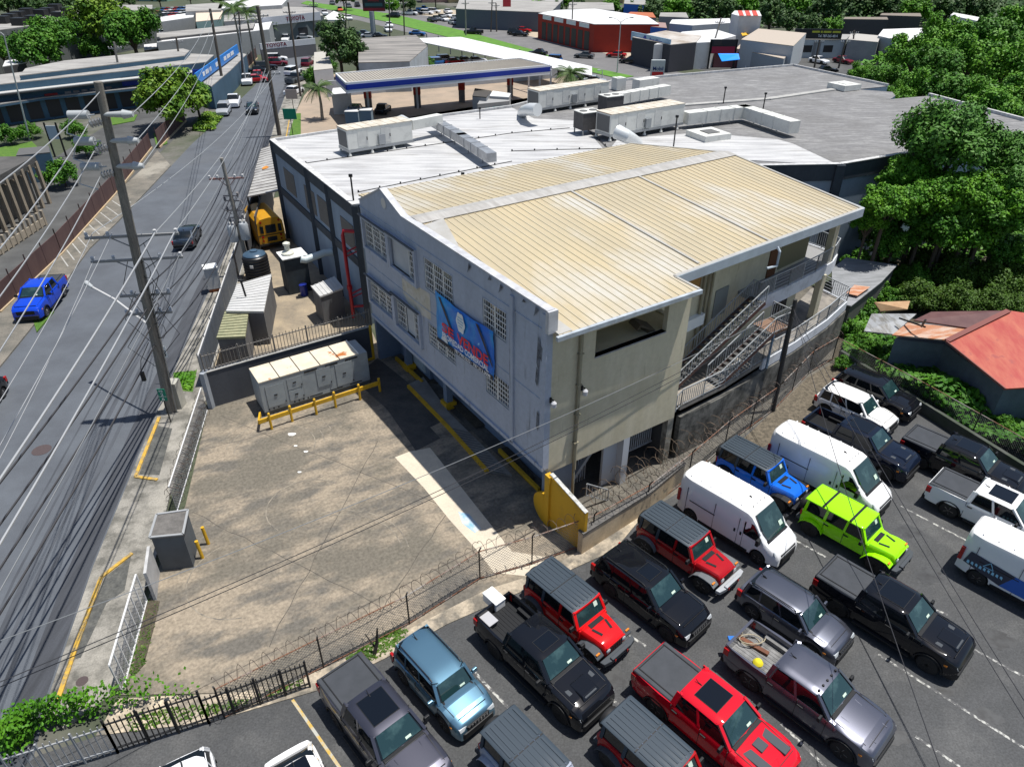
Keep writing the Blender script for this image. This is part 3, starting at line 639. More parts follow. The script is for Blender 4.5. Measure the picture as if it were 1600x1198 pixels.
obj('emblem_script', m, mat('script_blue', (.2,.4,.6)), t, local=True)
# ---------------------------------------------------------------- vehicles (x forward, y left, origin on the ground at the middle)
paint = mat('car_paint', (.5,.5,.5), r=.5, coat=1, objcol=True, spec=0)
wind = mat('windscreen_glass', (.012,.035,.038), (.05,.1,.1), r=.04, spec=.9, ns=1.4, lo=.5, hi=.75)
sglass = mat('side_glass', (.006,.009,.011), r=.05, spec=.7)
sunr = mat('sunroof_glass', (.004,.006,.01), r=.06, spec=.5)
plast = mat('black_plastic', (.014,.015,.017), r=.5, spec=.25)
gplast = mat('grey_plastic', (.06,.068,.078), r=.6, spec=.2)
tonn = mat('vinyl_cover', (.055,.06,.07), (.045,.05,.058), r=.6, ns=2, spec=.2)
chrome = mat('chrome', (.6,.6,.62), r=.15, m=1)
rimm = mat('alloy_rim', (.2,.2,.21), r=.35, m=.8)
rimd = mat('dark_rim', (.03,.03,.032), r=.35, m=.6)
lampw = mat('headlamp_glass', (.45,.48,.5), r=.08, spec=.9)
lampr = mat('tail_lamp', (.35,.01,.01), r=.15)
lampo = mat('marker_lamp', (.6,.2,.02), r=.3)
paper = mat('paper', (.5,.62,.52), r=.8)
hardtop = mat('textured_hardtop', (.04,.055,.072), r=.5, spec=.25)
def lerp1(pr, x):
    if x <= pr[0][0]: return pr[0][1]
    for (a, b), (c, d) in zip(pr, pr[1:]):
        if x <= c: return b + (d-b)*(x-a)/max(1e-6, c-a)
    return pr[-1][1]
def body_loft(m, L, W, prof, wheels, r, sill=.28, x0=None, x1=None, taper=.13, flat=False, nose=.45, high=False):
    x0 = -L/2 if x0 is None else x0; x1 = L/2 if x1 is None else x1; ra = r+.08
    xs = {x0, x1, x0+.06, x1-.06, x0+.2, x1-.2, x1-.4, x0+.4} | {p[0] for p in prof if x0 < p[0] < x1}
    for w_ in wheels:
        for k in range(-6, 7):
            q = w_ + ra*math.sin(k/6*math.pi/2)
            if x0 < q < x1: xs.add(q)
        xs |= {q for q in (w_-ra-.01, w_+ra+.01) if x0 < q < x1}
    secs = []
    for x in sorted(xs):
        w = W/2
        if x > L/2-nose: w -= taper*((x-(L/2-nose))/nose)**2
        if x < -L/2+nose: w -= taper*.8*((-L/2+nose-x)/nose)**2
        t = lerp1(prof, x); b = sill
        for w_ in wheels:
            if abs(x-w_) < ra: b = max(b, r + math.sqrt(max(0, ra*ra-(x-w_)**2))*.97)
        b = min(b, t-.12); cr = 0 if flat else .05
        if high and t > 1.25:
            half = [(w-.1,b),(w-.01,b+.06),(w,max(b+.12,1.15)),(w-.05,t-.4),(w-.13,t-.12),(w-.3,t-.01),(0,t+.03)]
            if t < 1.75: half = [(w-.1,b),(w-.01,b+.06),(w,max(b+.1,1.0)),(w-.03,t-.12),(w-.09,t-.04),(w-.3,t),(0,t+.02)]
        else:
            half = [(w-.1,b),(w-.01,b+.05*(t-b)+.02),(w,b+.5*(t-b)),(w-.035,t-.1*min(1,t-b)),(w-.09,t-.015),(w-.35,t+cr*.7),(0,t+cr)]
            if flat: half = [(w-.1,b),(w-.01,b+.04),(w,b+.5*(t-b)),(w-.02,t-.06),(w-.05,t-.004),(w-.35,t),(0,t)]
        secs.append([(x,y,z) for y, z in half] + [(x,-y,z) for y, z in half[-2::-1]])
    m.loft(secs)
def ring(x0, x1, w, z, ch=.12):
    return [(x0+ch,w,z),(x1-ch,w,z),(x1,w-ch*1.3,z),(x1,-w+ch*1.3,z),(x1-ch,-w,z),(x0+ch,-w,z),(x0,-w+ch,z),(x0,w-ch,z)]
def wheel(par, x, y, r, wd=.24, rim=None, spokes=5):
    sg = 1 if y > 0 else -1
    m = MB(); m.lathe([(r*.6,-wd/2),(r*.9,-wd/2),(r,-wd/2+.04),(r,wd/2-.04),(r*.9,wd/2),(r*.6,wd/2),(r*.6,wd/2-.05)], (x,y,r), 22, axis='y')
    w = obj('wheel', m, black, par, local=True, smooth=40)
    m = MB(); yo = y+sg*(wd/2-.03)
    m.lathe([(r*.6,0),(r*.6,.02*sg),(r*.54,.02*sg),(r*.52,-.05*sg),(r*.1,-.05*sg)], (x,yo,r), 18, axis='y')
    for k in range(spokes):
        t = 2*math.pi*k/spokes; a_ = (x+r*.1*math.cos(t),yo-.01*sg,r+r*.1*math.sin(t)); b_ = (x+r*.56*math.cos(t),yo+.01*sg,r+r*.56*math.sin(t)); m.bar(a_, b_, .07, .03)
    m.lathe([(.07,-.03),(.07,.03)], (x,yo,r), 8, axis='y')
    obj('rim', m, rim or rimm, w, local=True)
paint_met = mat('metallic_paint', (.5,.5,.5), r=.34, m=.75, coat=1, objcol=True)
def painted(o, col):
    o.color = (*col, 1); o['painted'] = 1
    if .035 < max(col) < .3 and max(col) < 3*min(col): 
        for s_ in o.data.materials: pass
        if o.data.materials[0] is paint: o.data.materials[0] = paint_met; o.color = (*[c*1.5 for c in col], 1)
    return o
def mirrors(t, x, w, z, mt_=None, col=None):
    for sg in (1, -1):
        m = MB(); m.fr((x-.07,sg*(w+.02)-.0), (x+.07,sg*(w+.26)), z-.02, (x-.05,sg*(w+.04)), (x+.04,sg*(w+.25)), z+.17)
        m.bar((x,sg*(w-.08),z),(x,sg*(w+.05),z+.03),.06)
        o = obj('side_mirror', m, mt_ or plast, t, local=True, bevel=.02)
        if col: painted(o, col)
def lamps(t, L, W, zf_, zr_, rearw=.12, fw=.34, fh=.13, mark=True):
    for sg in (1, -1):
        m = MB(); m.fr((L/2-.36,sg*(W/2-.13)), (L/2-.02,sg*(W/2-.13-fw)), zf_, (L/2-.42,sg*(W/2-.12)), (L/2-.08,sg*(W/2-.13-fw)), zf_+fh)
        obj('headlight', m, lampw, t, local=True, bevel=.015)
        m = MB(); m.box(-L/2-.01,-L/2+.22,sg*(W/2-.02),sg*(W/2-.02-rearw),zr_,zr_+.34); obj('tail_light', m, lampr, t, local=True, bevel=.02)
        if mark:
            m = MB(); m.box(L/2-.5,L/2-.38,sg*(W/2-.05),sg*(W/2+.004),zf_-.03,zf_+.05); obj('marker_light', m, lampo, t, local=True)
def cabin(t, W, b, tp, zb_, zr_, pil, col, roofcol=None, rails=False, sun=None, inset=.08, tin=.2, pm=None, rm=None, rear_glass=True, crown=.03, drop=.0):
    """glasshouse: b=(x0,x1) at the belt, tp=(x0,x1) at the roof"""
    wb, wt = W/2-inset, W/2-tin
    m = MB(); m.loft([ring(b[0],b[1],wb,zb_-.06), ring((b[0]*3+tp[0])/4,(b[1]*3+tp[1])/4-.0,wb-(wb-wt)*.18,zb_+(zr_-zb_)*.25), ring(tp[0],tp[1],wt,zr_-.03)])
    obj('side_windows', m, sglass, t, local=True, smooth=35)
    m = MB()
    def side(s, z): # x at fraction s, height z
        k = (z-zb_)/(zr_-zb_); return (b[0]+(tp[0]-b[0])*k)+((b[1]+(tp[1]-b[1])*k)-(b[0]+(tp[0]-b[0])*k))*s, wb-(wb-wt)*k
    for sg in (1, -1):
        for s, wd in pil:
            vs = []
            for z in (zb_-.04, zr_-.02):
                x, y = side(s, z)
                x = min(max(x, b[0]+.02), 9)
                vs += [(x-wd/2,sg*(y-.03),z),(x+wd/2,sg*(y-.03),z),(x+wd/2,sg*(y+.012),z),(x-wd/2,sg*(y+.012),z)]
            m = MB(); m.add(vs, BX); painted(obj('pillar', m, pm or paint, t, local=True), col)
        (xa, ya), (xb_, yb) = side(1, zb_-.02), side(1, zr_-.02)
        m = MB(); m.bar((xa-.07,sg*(ya-.05),zb_-.02),(xb_-.06,sg*(yb-.05),zr_-.02),.11,.1); painted(obj('pillar', m, pm or paint, t, local=True), col)
        (xa, ya), (xb_, yb) = side(0, zb_-.02), side(0, zr_-.02)
        m = MB(); m.bar((xa+.07,sg*(ya-.05),zb_-.02),(xb_+.07,sg*(yb-.05),zr_-.02),.13,.12); painted(obj('pillar', m, pm or paint, t, local=True), col)
    secs = []
    n = 9
    for i in range(n+1):
        s = i/n; x = tp[0]-.04+(tp[1]-tp[0]+.1)*s; e_ = min(s, 1-s)*n; dz = (.045 if e_ < .5 else .012 if e_ < 1.5 else 0)+drop*abs(s-.6)**2
        w_ = wt+.03-(.05 if e_ < .5 else 0)
        half = [(w_-.03,zr_-.07-dz),(w_,zr_-.04-dz),(w_-.06,zr_-dz),(w_*.55,zr_+crown*.8-dz),(0,zr_+crown-dz)]
        secs.append([(x,y,z) for y, z in half]+[(x,-y,z) for y, z in half[-2::-1]])
    m = MB(); m.loft(secs); ro = obj('roof', m, rm or paint, t, local=True, smooth=40); painted(ro, roofcol or col)
    k0, k1 = .1, .93
    m = MB()
    vs = [(b[1]+(tp[1]-b[1])*k+.014, sg*((wb+(wt-wb)*k)-.17+.02*k), zb_+(zr_-zb_)*k+.01) for k, sg in ((k0,1),(k0,-1),(k1,-1),(k1,1))]
    m.add(vs, [(0,1,2,3)]); m.add([(p[0]-.03,p[1],p[2]-.02) for p in vs], [(3,2,1,0)])
    m.add(vs+[(p[0]-.03,p[1],p[2]-.02) for p in vs], [(0,4,5,1),(1,5,6,2),(2,6,7,3),(3,7,4,0)])
    ws = obj('windscreen', m, wind, t, local=True)
    m = MB(); kk = (.16,.26); m.add([(b[1]+(tp[1]-b[1])*k+.02, y, zb_+(zr_-zb_)*k+.014) for k, y in ((kk[0],.18),(kk[0],.4),(kk[1],.4),(kk[1],.18))], [(0,1,2,3)])
    obj('paper_sheet', m, paper, ws, local=True, fix=False)
    m = MB(); m.box(b[1]-.06,b[1]+.1,-wb+.15,wb-.15,zb_-.05,zb_+.035); obj('wiper_cowl', m, plast, t, local=True, bevel=.02)
    if sun:
        m = MB(); m.box(sun[0],sun[1],-sun[2],sun[2],zr_+.0,zr_+crown+.008); m.box(sun[0]-.02,sun[1]+.02,-sun[2]-.02,sun[2]+.02,zr_,zr_+crown+.003, 1)
        obj('sunroof', m, [sunr, plast], t, local=True)
    if rails:
        for sg in (1,-1):
            m = MB(); m.tube([(tp[0]+.1,sg*(wt-.06),zr_),(tp[0]+.2,sg*(wt-.06),zr_+.06),(tp[1]-.3,sg*(wt-.06),zr_+.06),(tp[1]-.15,sg*(wt-.06),zr_)],.022,6)
            obj('roof_rail', m, chrome if rails == 2 else plast, t, local=True)
    m = MB(); m.tube([(tp[0]+.25,0,zr_+.02),(tp[0]+.1,0,zr_+.13)],.015,5); m.fr((tp[0]+.2,-.03),(tp[0]+.4,.03),zr_,(tp[0]+.22,-.01),(tp[0]+.3,.01),zr_+.07); obj('antenna', m, plast, t, local=True)
def seams(t, W, xs, z0, z1, hz):
    m = MB()
    for sg in (1,-1):
        for x in xs: m.box(x-.008,x+.008,sg*(W/2-.06),sg*(W/2+.002),z0,z1)
    obj('door_seams', m, dark, t, local=True)
    for sg in (1,-1):
        for x in hz:
            m = MB(); m.box(x-.11,x+.11,sg*(W/2-.04),sg*(W/2+.03),z1-.2,z1-.16); obj('door_handle', m, plast, t, local=True)
def front(t, L, W, z0, z1, gw_, slots=0, gm=None, bump=.42, bm_=None, bcol=None):
    m = MB(); m.box(L/2-.06,L/2+.012,-gw_,gw_,z0,z1); g_ = obj('grille', m, gm or plast, t, local=True, bevel=.02)
    if slots:
        m = MB()
        for k in range(slots):
            y = -gw_+.1+(2*gw_-.2)*k/(slots-1); m.box(L/2,L/2+.02,y-.035,y+.035,z0+.04,z1-.04)
        obj('grille_slots', m, chrome if gm is None else voidm, g_, local=True)
    m = MB(); m.loft([[(x,y,z) for y, z in ((-q,.32),(q,.32),(q,.32+bump*.75),(-q,.32+bump*.75))] for x, q in ((L/2-.35,W/2-.04),(L/2-.1,W/2-.1),(L/2+.06,W/2-.28))])
    o = obj('front_bumper', m, bm_ or plast, t, local=True, bevel=.03)
    if bcol: painted(o, bcol)
    m = MB(); m.box(-L/2-.08,-L/2+.15,-W/2+.08,W/2-.08,.38,.62); o = obj('rear_bumper', m, bm_ or plast, t, local=True, bevel=.03)
    if bcol: painted(o, bcol)
def suv(name, label, col, L=4.85, W=1.95, Hh=1.78, hood=1.12, belt=1.12, r=.37, wb=2.95, cb=(-2.2,1.05), ct=(-1.95,.35), rails=0, sun=None, slots=7, cat='suv', group=None, roofcol=None, nose_=1.0, drop=.05, rim=None, pils=None, cover=None):
    t = thing(name, label, cat, group=group)
    wf = L/2-.92; wr = wf-wb
    m = MB(); body_loft(m, L, W, [(-L/2,belt-.12),(-L/2+.06,belt),(cb[1]-.1,belt),(cb[1]+.25,hood+.02),(L/2-.5,hood-.05),(L/2-.12,nose_-.12),(L/2,nose_-.3)], [wr, wf], r)
    painted(obj('body', m, paint, t, local=True, smooth=40), col)
    cabin(t, W, cb, ct, belt, Hh, pils or [(.03,.16),(.27,.08),(.6,.07)], col, roofcol, rails, sun, drop=drop)
    for x in (wf, wr):
        for sg in (1,-1): wheel(t, x, sg*(W/2-.13), r, rim=rim)
    m = MB()
    for w_ in (wf, wr):
        for sg in (1,-1):
            for k in range(-6,6):
                a1, a2 = k/6*math.pi/2, (k+1)/6*math.pi/2; q = r+.1
                m.bar((w_+q*math.sin(a1),sg*(W/2-.01),r+q*math.cos(a1)),(w_+q*math.sin(a2),sg*(W/2-.01),r+q*math.cos(a2)),.05,.05)
    m.box(-L/2+1.4,L/2-1.45,-W/2-.01,W/2+.01,.26,.36)
    obj('lower_cladding', m, plast, t, local=True)
    m = MB()
    for sg in (1,-1): m.bar((cb[1]+.1,sg*(W/2-.2),hood+.05),(L/2-.5,sg*(W/2-.24),hood-.0),.014,.012)
    m.bar((L/2-.34,-W/2+.3,hood-.045),(L/2-.34,W/2-.3,hood-.045),.012,.05); obj('hood_gap', m, dark, t, local=True)
    mirrors(t, cb[1]-.28, W/2-.04, belt+.02, paint, col); lamps(t, L, W, nose_-.27, belt-.35)
    front(t, L, W, nose_-.36, nose_-.14, .5, slots)
    seams(t, W, (cb[0]+.9, (cb[0]+cb[1])/2+.05, cb[1]-.02), .4, belt-.04, (cb[0]+1.05,(cb[0]+cb[1])/2+.2))
    return t
def pickup(name, label, col, bed='cover', sun=None, hoodk='plain', group=None, roofcol=None, rim=None, L=5.88, W=2.05, rails=0, lights=False):
    t = thing(name, label, 'pickup truck', group=group)
    wf, wr, r = L/2-.98, L/2-.98-3.66, .42
    bt = 1.38; cx = -1.12
    P_ = [(-L/2,bt-.06),(-L/2+.05,bt),(1.0,bt),(1.35,1.36),(L/2-.55,1.27),(L/2-.15,1.16),(L/2,1.0)]
    m = MB(); body_loft(m, L, W, P_, [wf], r, sill=.36, x0=cx)
    painted(obj('body', m, paint, t, local=True, smooth=38), col)
    m = MB(); body_loft(m, L, W, [(-L/2,.86),(cx,.86)], [wr], r, sill=.4, x1=cx-.02, flat=True)
    for sg in (1,-1):
        m.loft([[(x,sg*(W/2-.13),.8),(x,sg*(W/2-d),.8),(x,sg*(W/2-d+.005),1.1),(x,sg*(W/2-.05-d),bt-.02),(x,sg*(W/2-.13),bt-.02)] for x, d in ((-L/2,.1),(-L/2+.3,.02),(wr-.6,.0),(wr,-.03),(wr+.6,0),(cx-.02,0))])
    m.box(-L/2,-L/2+.1,-W/2+.1,W/2-.1,.55,bt-.03); m.box(cx-.1,cx-.02,-W/2+.08,W/2-.08,.8,bt-.05)
    bo_ = obj('cargo_bed', m, paint, t, local=True, smooth=38); painted(bo_, col)
    if bed == 'cover':
        m = MB(); m.fr((-L/2+.02,-W/2+.06),(cx-.03,W/2-.06),bt-.03,(-L/2+.06,-W/2+.1),(cx-.05,W/2-.1),bt+.035)
        o = obj('bed_cover', m, tonn, t, local=True, bevel=.02); m = MB()
        for y in (-W/2+.27, W/2-.27): m.box(-L/2+.1,cx-.1,y-.02,y+.02,bt+.035,bt+.06)
        m.box(-L/2+.12,-L/2+.16,-W/2+.3,W/2-.3,bt+.035,bt+.055); obj('cover_seams', m, plast, o, local=True)
    else:
        m = MB(); m.box(-L/2+.1,cx-.1,-W/2+.13,W/2-.13,.862,.88)
        for k in range(11): m.box(-L/2+.12,cx-.12,-W/2+.22+k*.16,-W/2+.28+k*.16,.88,.895)
        for w_ in (1,-1): m.box(wr-.5,wr+.5,w_*(W/2-.13),w_*(W/2-.32),.862,1.1)
        obj('bed_liner', m, mat('bare_bed', (.22,.22,.22), (.12,.12,.12), r=.5, m=.3, ns=3) if bed == 'junk' else plast, bo_, local=True)
    cabin(t, W, (cx,1.28), (cx+.12,.62), bt, 1.95, [(.0,.22),(.46,.1)], col, roofcol, rails, sun, inset=.07, tin=.24)
    for x in (wf, wr):
        for sg in (1,-1): wheel(t, x, sg*(W/2-.15), r, .28, rim=rim)
    for w_ in (wf, wr):
        for sg in (1,-1):
            m = MB()
            for k in range(-6,6):
                a1, a2 = k/6*math.pi/2, (k+1)/6*math.pi/2; q = r+.11
                m.bar((w_+q*math.sin(a1),sg*(W/2+.005),r+q*math.cos(a1)),(w_+q*math.sin(a2),sg*(W/2+.005),r+q*math.cos(a2)),.09,.05)
            obj('wheel_arch_trim', m, plast, t, local=True)
    for sg in (1,-1):
        m = MB(); m.box(wr+.7,wf-.65,sg*(W/2-.06),sg*(W/2+.1),.34,.41); obj('running_board', m, plast, t, local=True, bevel=.01)
    mirrors(t, 1.0, W/2+.0, bt+.0, plast); lamps(t, L, W, .92, .9, fh=.12)
    front(t, L, W, .72, 1.02, .62, 0, plast)
    m = MB()
    if hoodk == 'scoop':
        m.fr((1.7,-.42),(2.6,.42),1.28,(1.8,-.34),(2.45,.34),1.385); m.box(2.35,2.55,-.3,.3,1.3,1.36, 1)
        for sg in (1,-1): m.box(1.65,2.1,sg*.5,sg*.68,1.25,1.352,1)
    elif hoodk == 'stripe':
        for sg in (1,-1): m.box(1.55,2.55,sg*.34,sg*.7,1.2,1.375,1)
        m.box(1.6,2.0,-.2,.2,1.3,1.42,1)
    else:
        for sg in (1,-1): m.bar((1.45,sg*.5,1.385),(2.7,sg*.42,1.24),.035,.03)
    o = obj('hood_bulge', m, [paint, gplast], t, local=True, bevel=.02); painted(o, col)
    if lights:
        m = MB()
        for k in range(5): m.lathe([(.05,0),(.04,.06)], (.55,-.6+k*.3,1.95), 8)
        obj('roof_markers', m, dark, t, local=True)
    m = MB()
    for sg in (1,-1): m.bar((1.35,sg*(W/2-.2),1.385),(2.5,sg*(W/2-.24),1.265),.016,.02)
    m.bar((2.62,-W/2+.3,1.275),(2.62,W/2-.3,1.275),.014,.05); obj('hood_gap', m, dark, t, local=True)
    seams(t, W, (cx-.01, .1, 1.2), .45, bt-.05, (-.95,.25))
    return t
def jeep(name, label, col, top='hard', topcol=(.055,.065,.078), bumper=gplast, flare=None, vents=True, group=None, spare=True, stripes=False):
    t = thing(name, label, 'off-road vehicle', group=group)
    L, W, r = 4.4, 1.56, .41; wf, wr = 1.5, -1.5
    m = MB(); body_loft(m, 4.2, W, [(-2.1,1.14),(.95,1.14),(1.05,1.14)], [wr, wf], r, sill=.42, x0=-2.1, x1=.98, taper=.04, flat=True)
    secs = []
    for x, w_, t_ in ((.9,.72,1.16),(1.0,.7,1.19),(1.6,.62,1.17),(1.95,.56,1.13),(2.08,.54,1.05),(2.12,.54,.98)):
        half = [(w_,.62),(w_,t_-.12),(w_-.07,t_-.02),(w_*.5,t_+.02),(0,t_+.03)]
        secs.append([(x,y,z) for y, z in half]+[(x,-y,z) for y, z in half[-2::-1]])
    m.loft(secs); painted(obj('body', m, paint, t, local=True, smooth=38), col)
    # glasshouse
    wb_, wt = .76, .69
    m = MB(); m.loft([ring(-2.08,.86,wb_-.02,1.1,.05), ring(-2.0,.52,wt-.02,1.8,.05)]); obj('side_windows', m, sglass, t, local=True)
    m = MB()
    for sg in (1,-1):
        for x, wd, pm_ in ((-1.98,.12,1),(-1.05,.12,1),(-.12,.1,0)):
            m.bar((x,sg*(wb_-.0),1.12),(x+.05,sg*(wt+.0),1.8),wd,.06, mi=pm_)
        m.bar((.85,sg*(wb_-.03),1.13),(.52,sg*(wt-.03),1.8),.12,.12)
        m.box(-2.08,.8,sg*(wb_-.06),sg*(wb_+.01),1.1,1.18)
    m.bar((.55,-wt,1.78),(.55,wt,1.78),.14,.1); m.bar((.88,-wb_+.05,1.15),(.88,wb_-.05,1.15),.1,.1)
    painted(obj('window_frame', m, [paint, hardtop if top != 'body' else paint], t, local=True), col)
    m = MB(); vs = [(.86-.33*k+.03, sg*(.64-.03*k), 1.16+.6*k) for k, sg in ((.05,1),(.05,-1),(.97,-1),(.97,1))]
    m.add(vs+[(p[0]-.02,p[1],p[2]) for p in vs], [(0,1,2,3),(7,6,5,4),(0,4,5,1),(1,5,6,2),(2,6,7,3),(3,7,4,0)]); ws = obj('windscreen', m, wind, t, local=True)
    m = MB(); vs = [(.86-.33*k+.036, y, 1.16+.6*k) for k, y in ((.55,.3),(.55,.48),(.85,.48),(.85,.3))]; m.add(vs, [(0,1,2,3)]); obj('paper_sheet', m, paper, ws, local=True, fix=False)
    # roof
    secs = []
    for x, dz in ((-2.1,.06),(-2.05,.01),(-1,0),(-.2,0),(.5,.01),(.6,.05)):
        half = [(wt+.03,1.76-dz),(wt+.04,1.82-dz),(wt-.03,1.86-dz),(wt*.5,1.875-dz),(0,1.88-dz)]
        secs.append([(x,y,z) for y, z in half]+[(x,-y,z) for y, z in half[-2::-1]])
    m = MB(); m.loft(secs); ro = obj('roof', m, paint if top == 'body' else hardtop, t, local=True, smooth=40); painted(ro, col)
    m = MB()
    if top == 'body':
        for x in (-1.25,.0): m.box(x-.05,x+.05,-wt-.05,wt+.05,1.86,1.895)
        obj('roof_straps', m, plast, ro, local=True)
    else:
        for k in range(7): m.box(-1.95,-.75,-.57+k*.19-.035,-.57+k*.19+.035,1.87,1.89)
        for k in range(7): m.box(-.6,.45,-.57+k*.19-.035,-.57+k*.19+.035,1.87,1.89)
        m.box(-.7,-.66,-wt,wt,1.86,1.882,1)
        for k in range(6): m.lathe([(.025,0),(.02,.015)], (-.68,-.55+k*.22,1.885), 6, 2); 
        for k in range(6): m.lathe([(.025,0),(.02,.015)], (.5,-.55+k*.22,1.87), 6, 2)
        obj('roof_ribs', m, [hardtop, dark, chrome], ro, local=True)
    for x in (wf, wr):
        for sg in (1,-1):
            wheel(t, x, sg*.78, r, .27, rim=rimm if stripes else rimd)
            m = MB(); q = r+.1; ang_ = [-80,-55,-30,0,30,55,78]
            P_ = [(x+q*1.12*math.sin(R(k)), r+q*math.cos(R(k))*.92+.02) for k in ang_]
            if x > 0: P_ = [(x-.62,r+.05),(x-.42,r+.38),(x-.2,r+.5),(x+.1,r+.53),(x+.42,r+.5),(x+.6,r+.36)]
            m.loft([[(px_,sg*.6,pz),(px_,sg*.94,pz-.03),(px_,sg*.94,pz-.09),(px_,sg*.6,pz-.07)] for px_, pz in P_])
            o = obj('fender_flare', m, paint if flare == 'body' else (flare or plast), t, local=True, bevel=.015)
            if flare == 'body': painted(o, col)
    m = MB(); m.box(2.1,2.15,-.5,.5,.68,1.08); g_ = obj('grille', m, paint, t, local=True, bevel=.02); painted(g_, col)
    m = MB()
    for k in range(7): m.box(2.14,2.165,-.3+k*.1-.028,-.3+k*.1+.028,.72,1.04)
    obj('grille_slots', m, voidm, g_, local=True)
    for sg in (1,-1):
        m = MB(); m.lathe([(.1,0),(.1,.04),(.05,.06)], (2.13,sg*.42,.9), 14, axis='x'); obj('headlight', m, lampw, t, local=True, smooth=40)
        m = MB(); m.box(1.95,2.02,sg*.72,sg*.9,.84,.9); obj('marker_light', m, lampo, t, local=True)
        m = MB(); m.box(-2.16,-2.08,sg*.6,sg*.76,.85,1.1); obj('tail_light', m, lampr, t, local=True)
    m = MB(); m.loft([[(x,y,z) for y, z in ((-q,.5),(q,.5),(q,.68),(-q,.68))] for x, q in ((2.16,.88),(2.36,.84),(2.44,.5))]); m.box(2.3,2.46,-.5,.5,.68,.76); o = obj('front_bumper', m, bumper, t, local=True, bevel=.03)
    m = MB(); m.box(2.43,2.47,.3,.36,.5,.62); m.box(2.43,2.47,-.36,-.3,.5,.62); obj('tow_hooks', m, lampr if stripes else dark, o, local=True)
    m = MB(); m.box(-2.3,-2.1,-.75,.75,.5,.66); obj('rear_bumper', m, gplast, t, local=True, bevel=.02)
    if spare:
        m = MB(); m.lathe([(r*.5,-.13),(r*.9,-.13),(r,-.08),(r,.08),(r*.9,.13),(r*.5,.13)], (-2.3,0,1.0), 22, axis='x'); obj('spare_tyre', m, black, t, local=True, smooth=40)
    if vents:
        m = MB()
        for sg in (1,-1): m.x = Matrix.Translation((1.45,sg*.3,1.19)) @ Matrix.Rotation(-sg*.25,4,'Z'); m.box(-.22,.22,-.05,.05,-.02,.02)
        m.x = Matrix(); m.box(1.0,1.2,-.35,.35,1.18,1.225)
        obj('hood_vents', m, plast, t, local=True)
    mirrors(t, .72, .78, 1.16)
    m = MB()
    for sg in (1,-1):
        for x in (-1.02,-.1,.88): m.box(x-.01,x+.01,sg*.74,sg*.783,.5,1.12)
    obj('door_seams', m, dark, t, local=True)
    for sg in (1,-1):
        for x in (-.9,.02):
            m = MB(); m.box(x-.1,x+.1,sg*.76,sg*.81,1.0,1.04); obj('door_handle', m, plast, t, local=True)
    return t
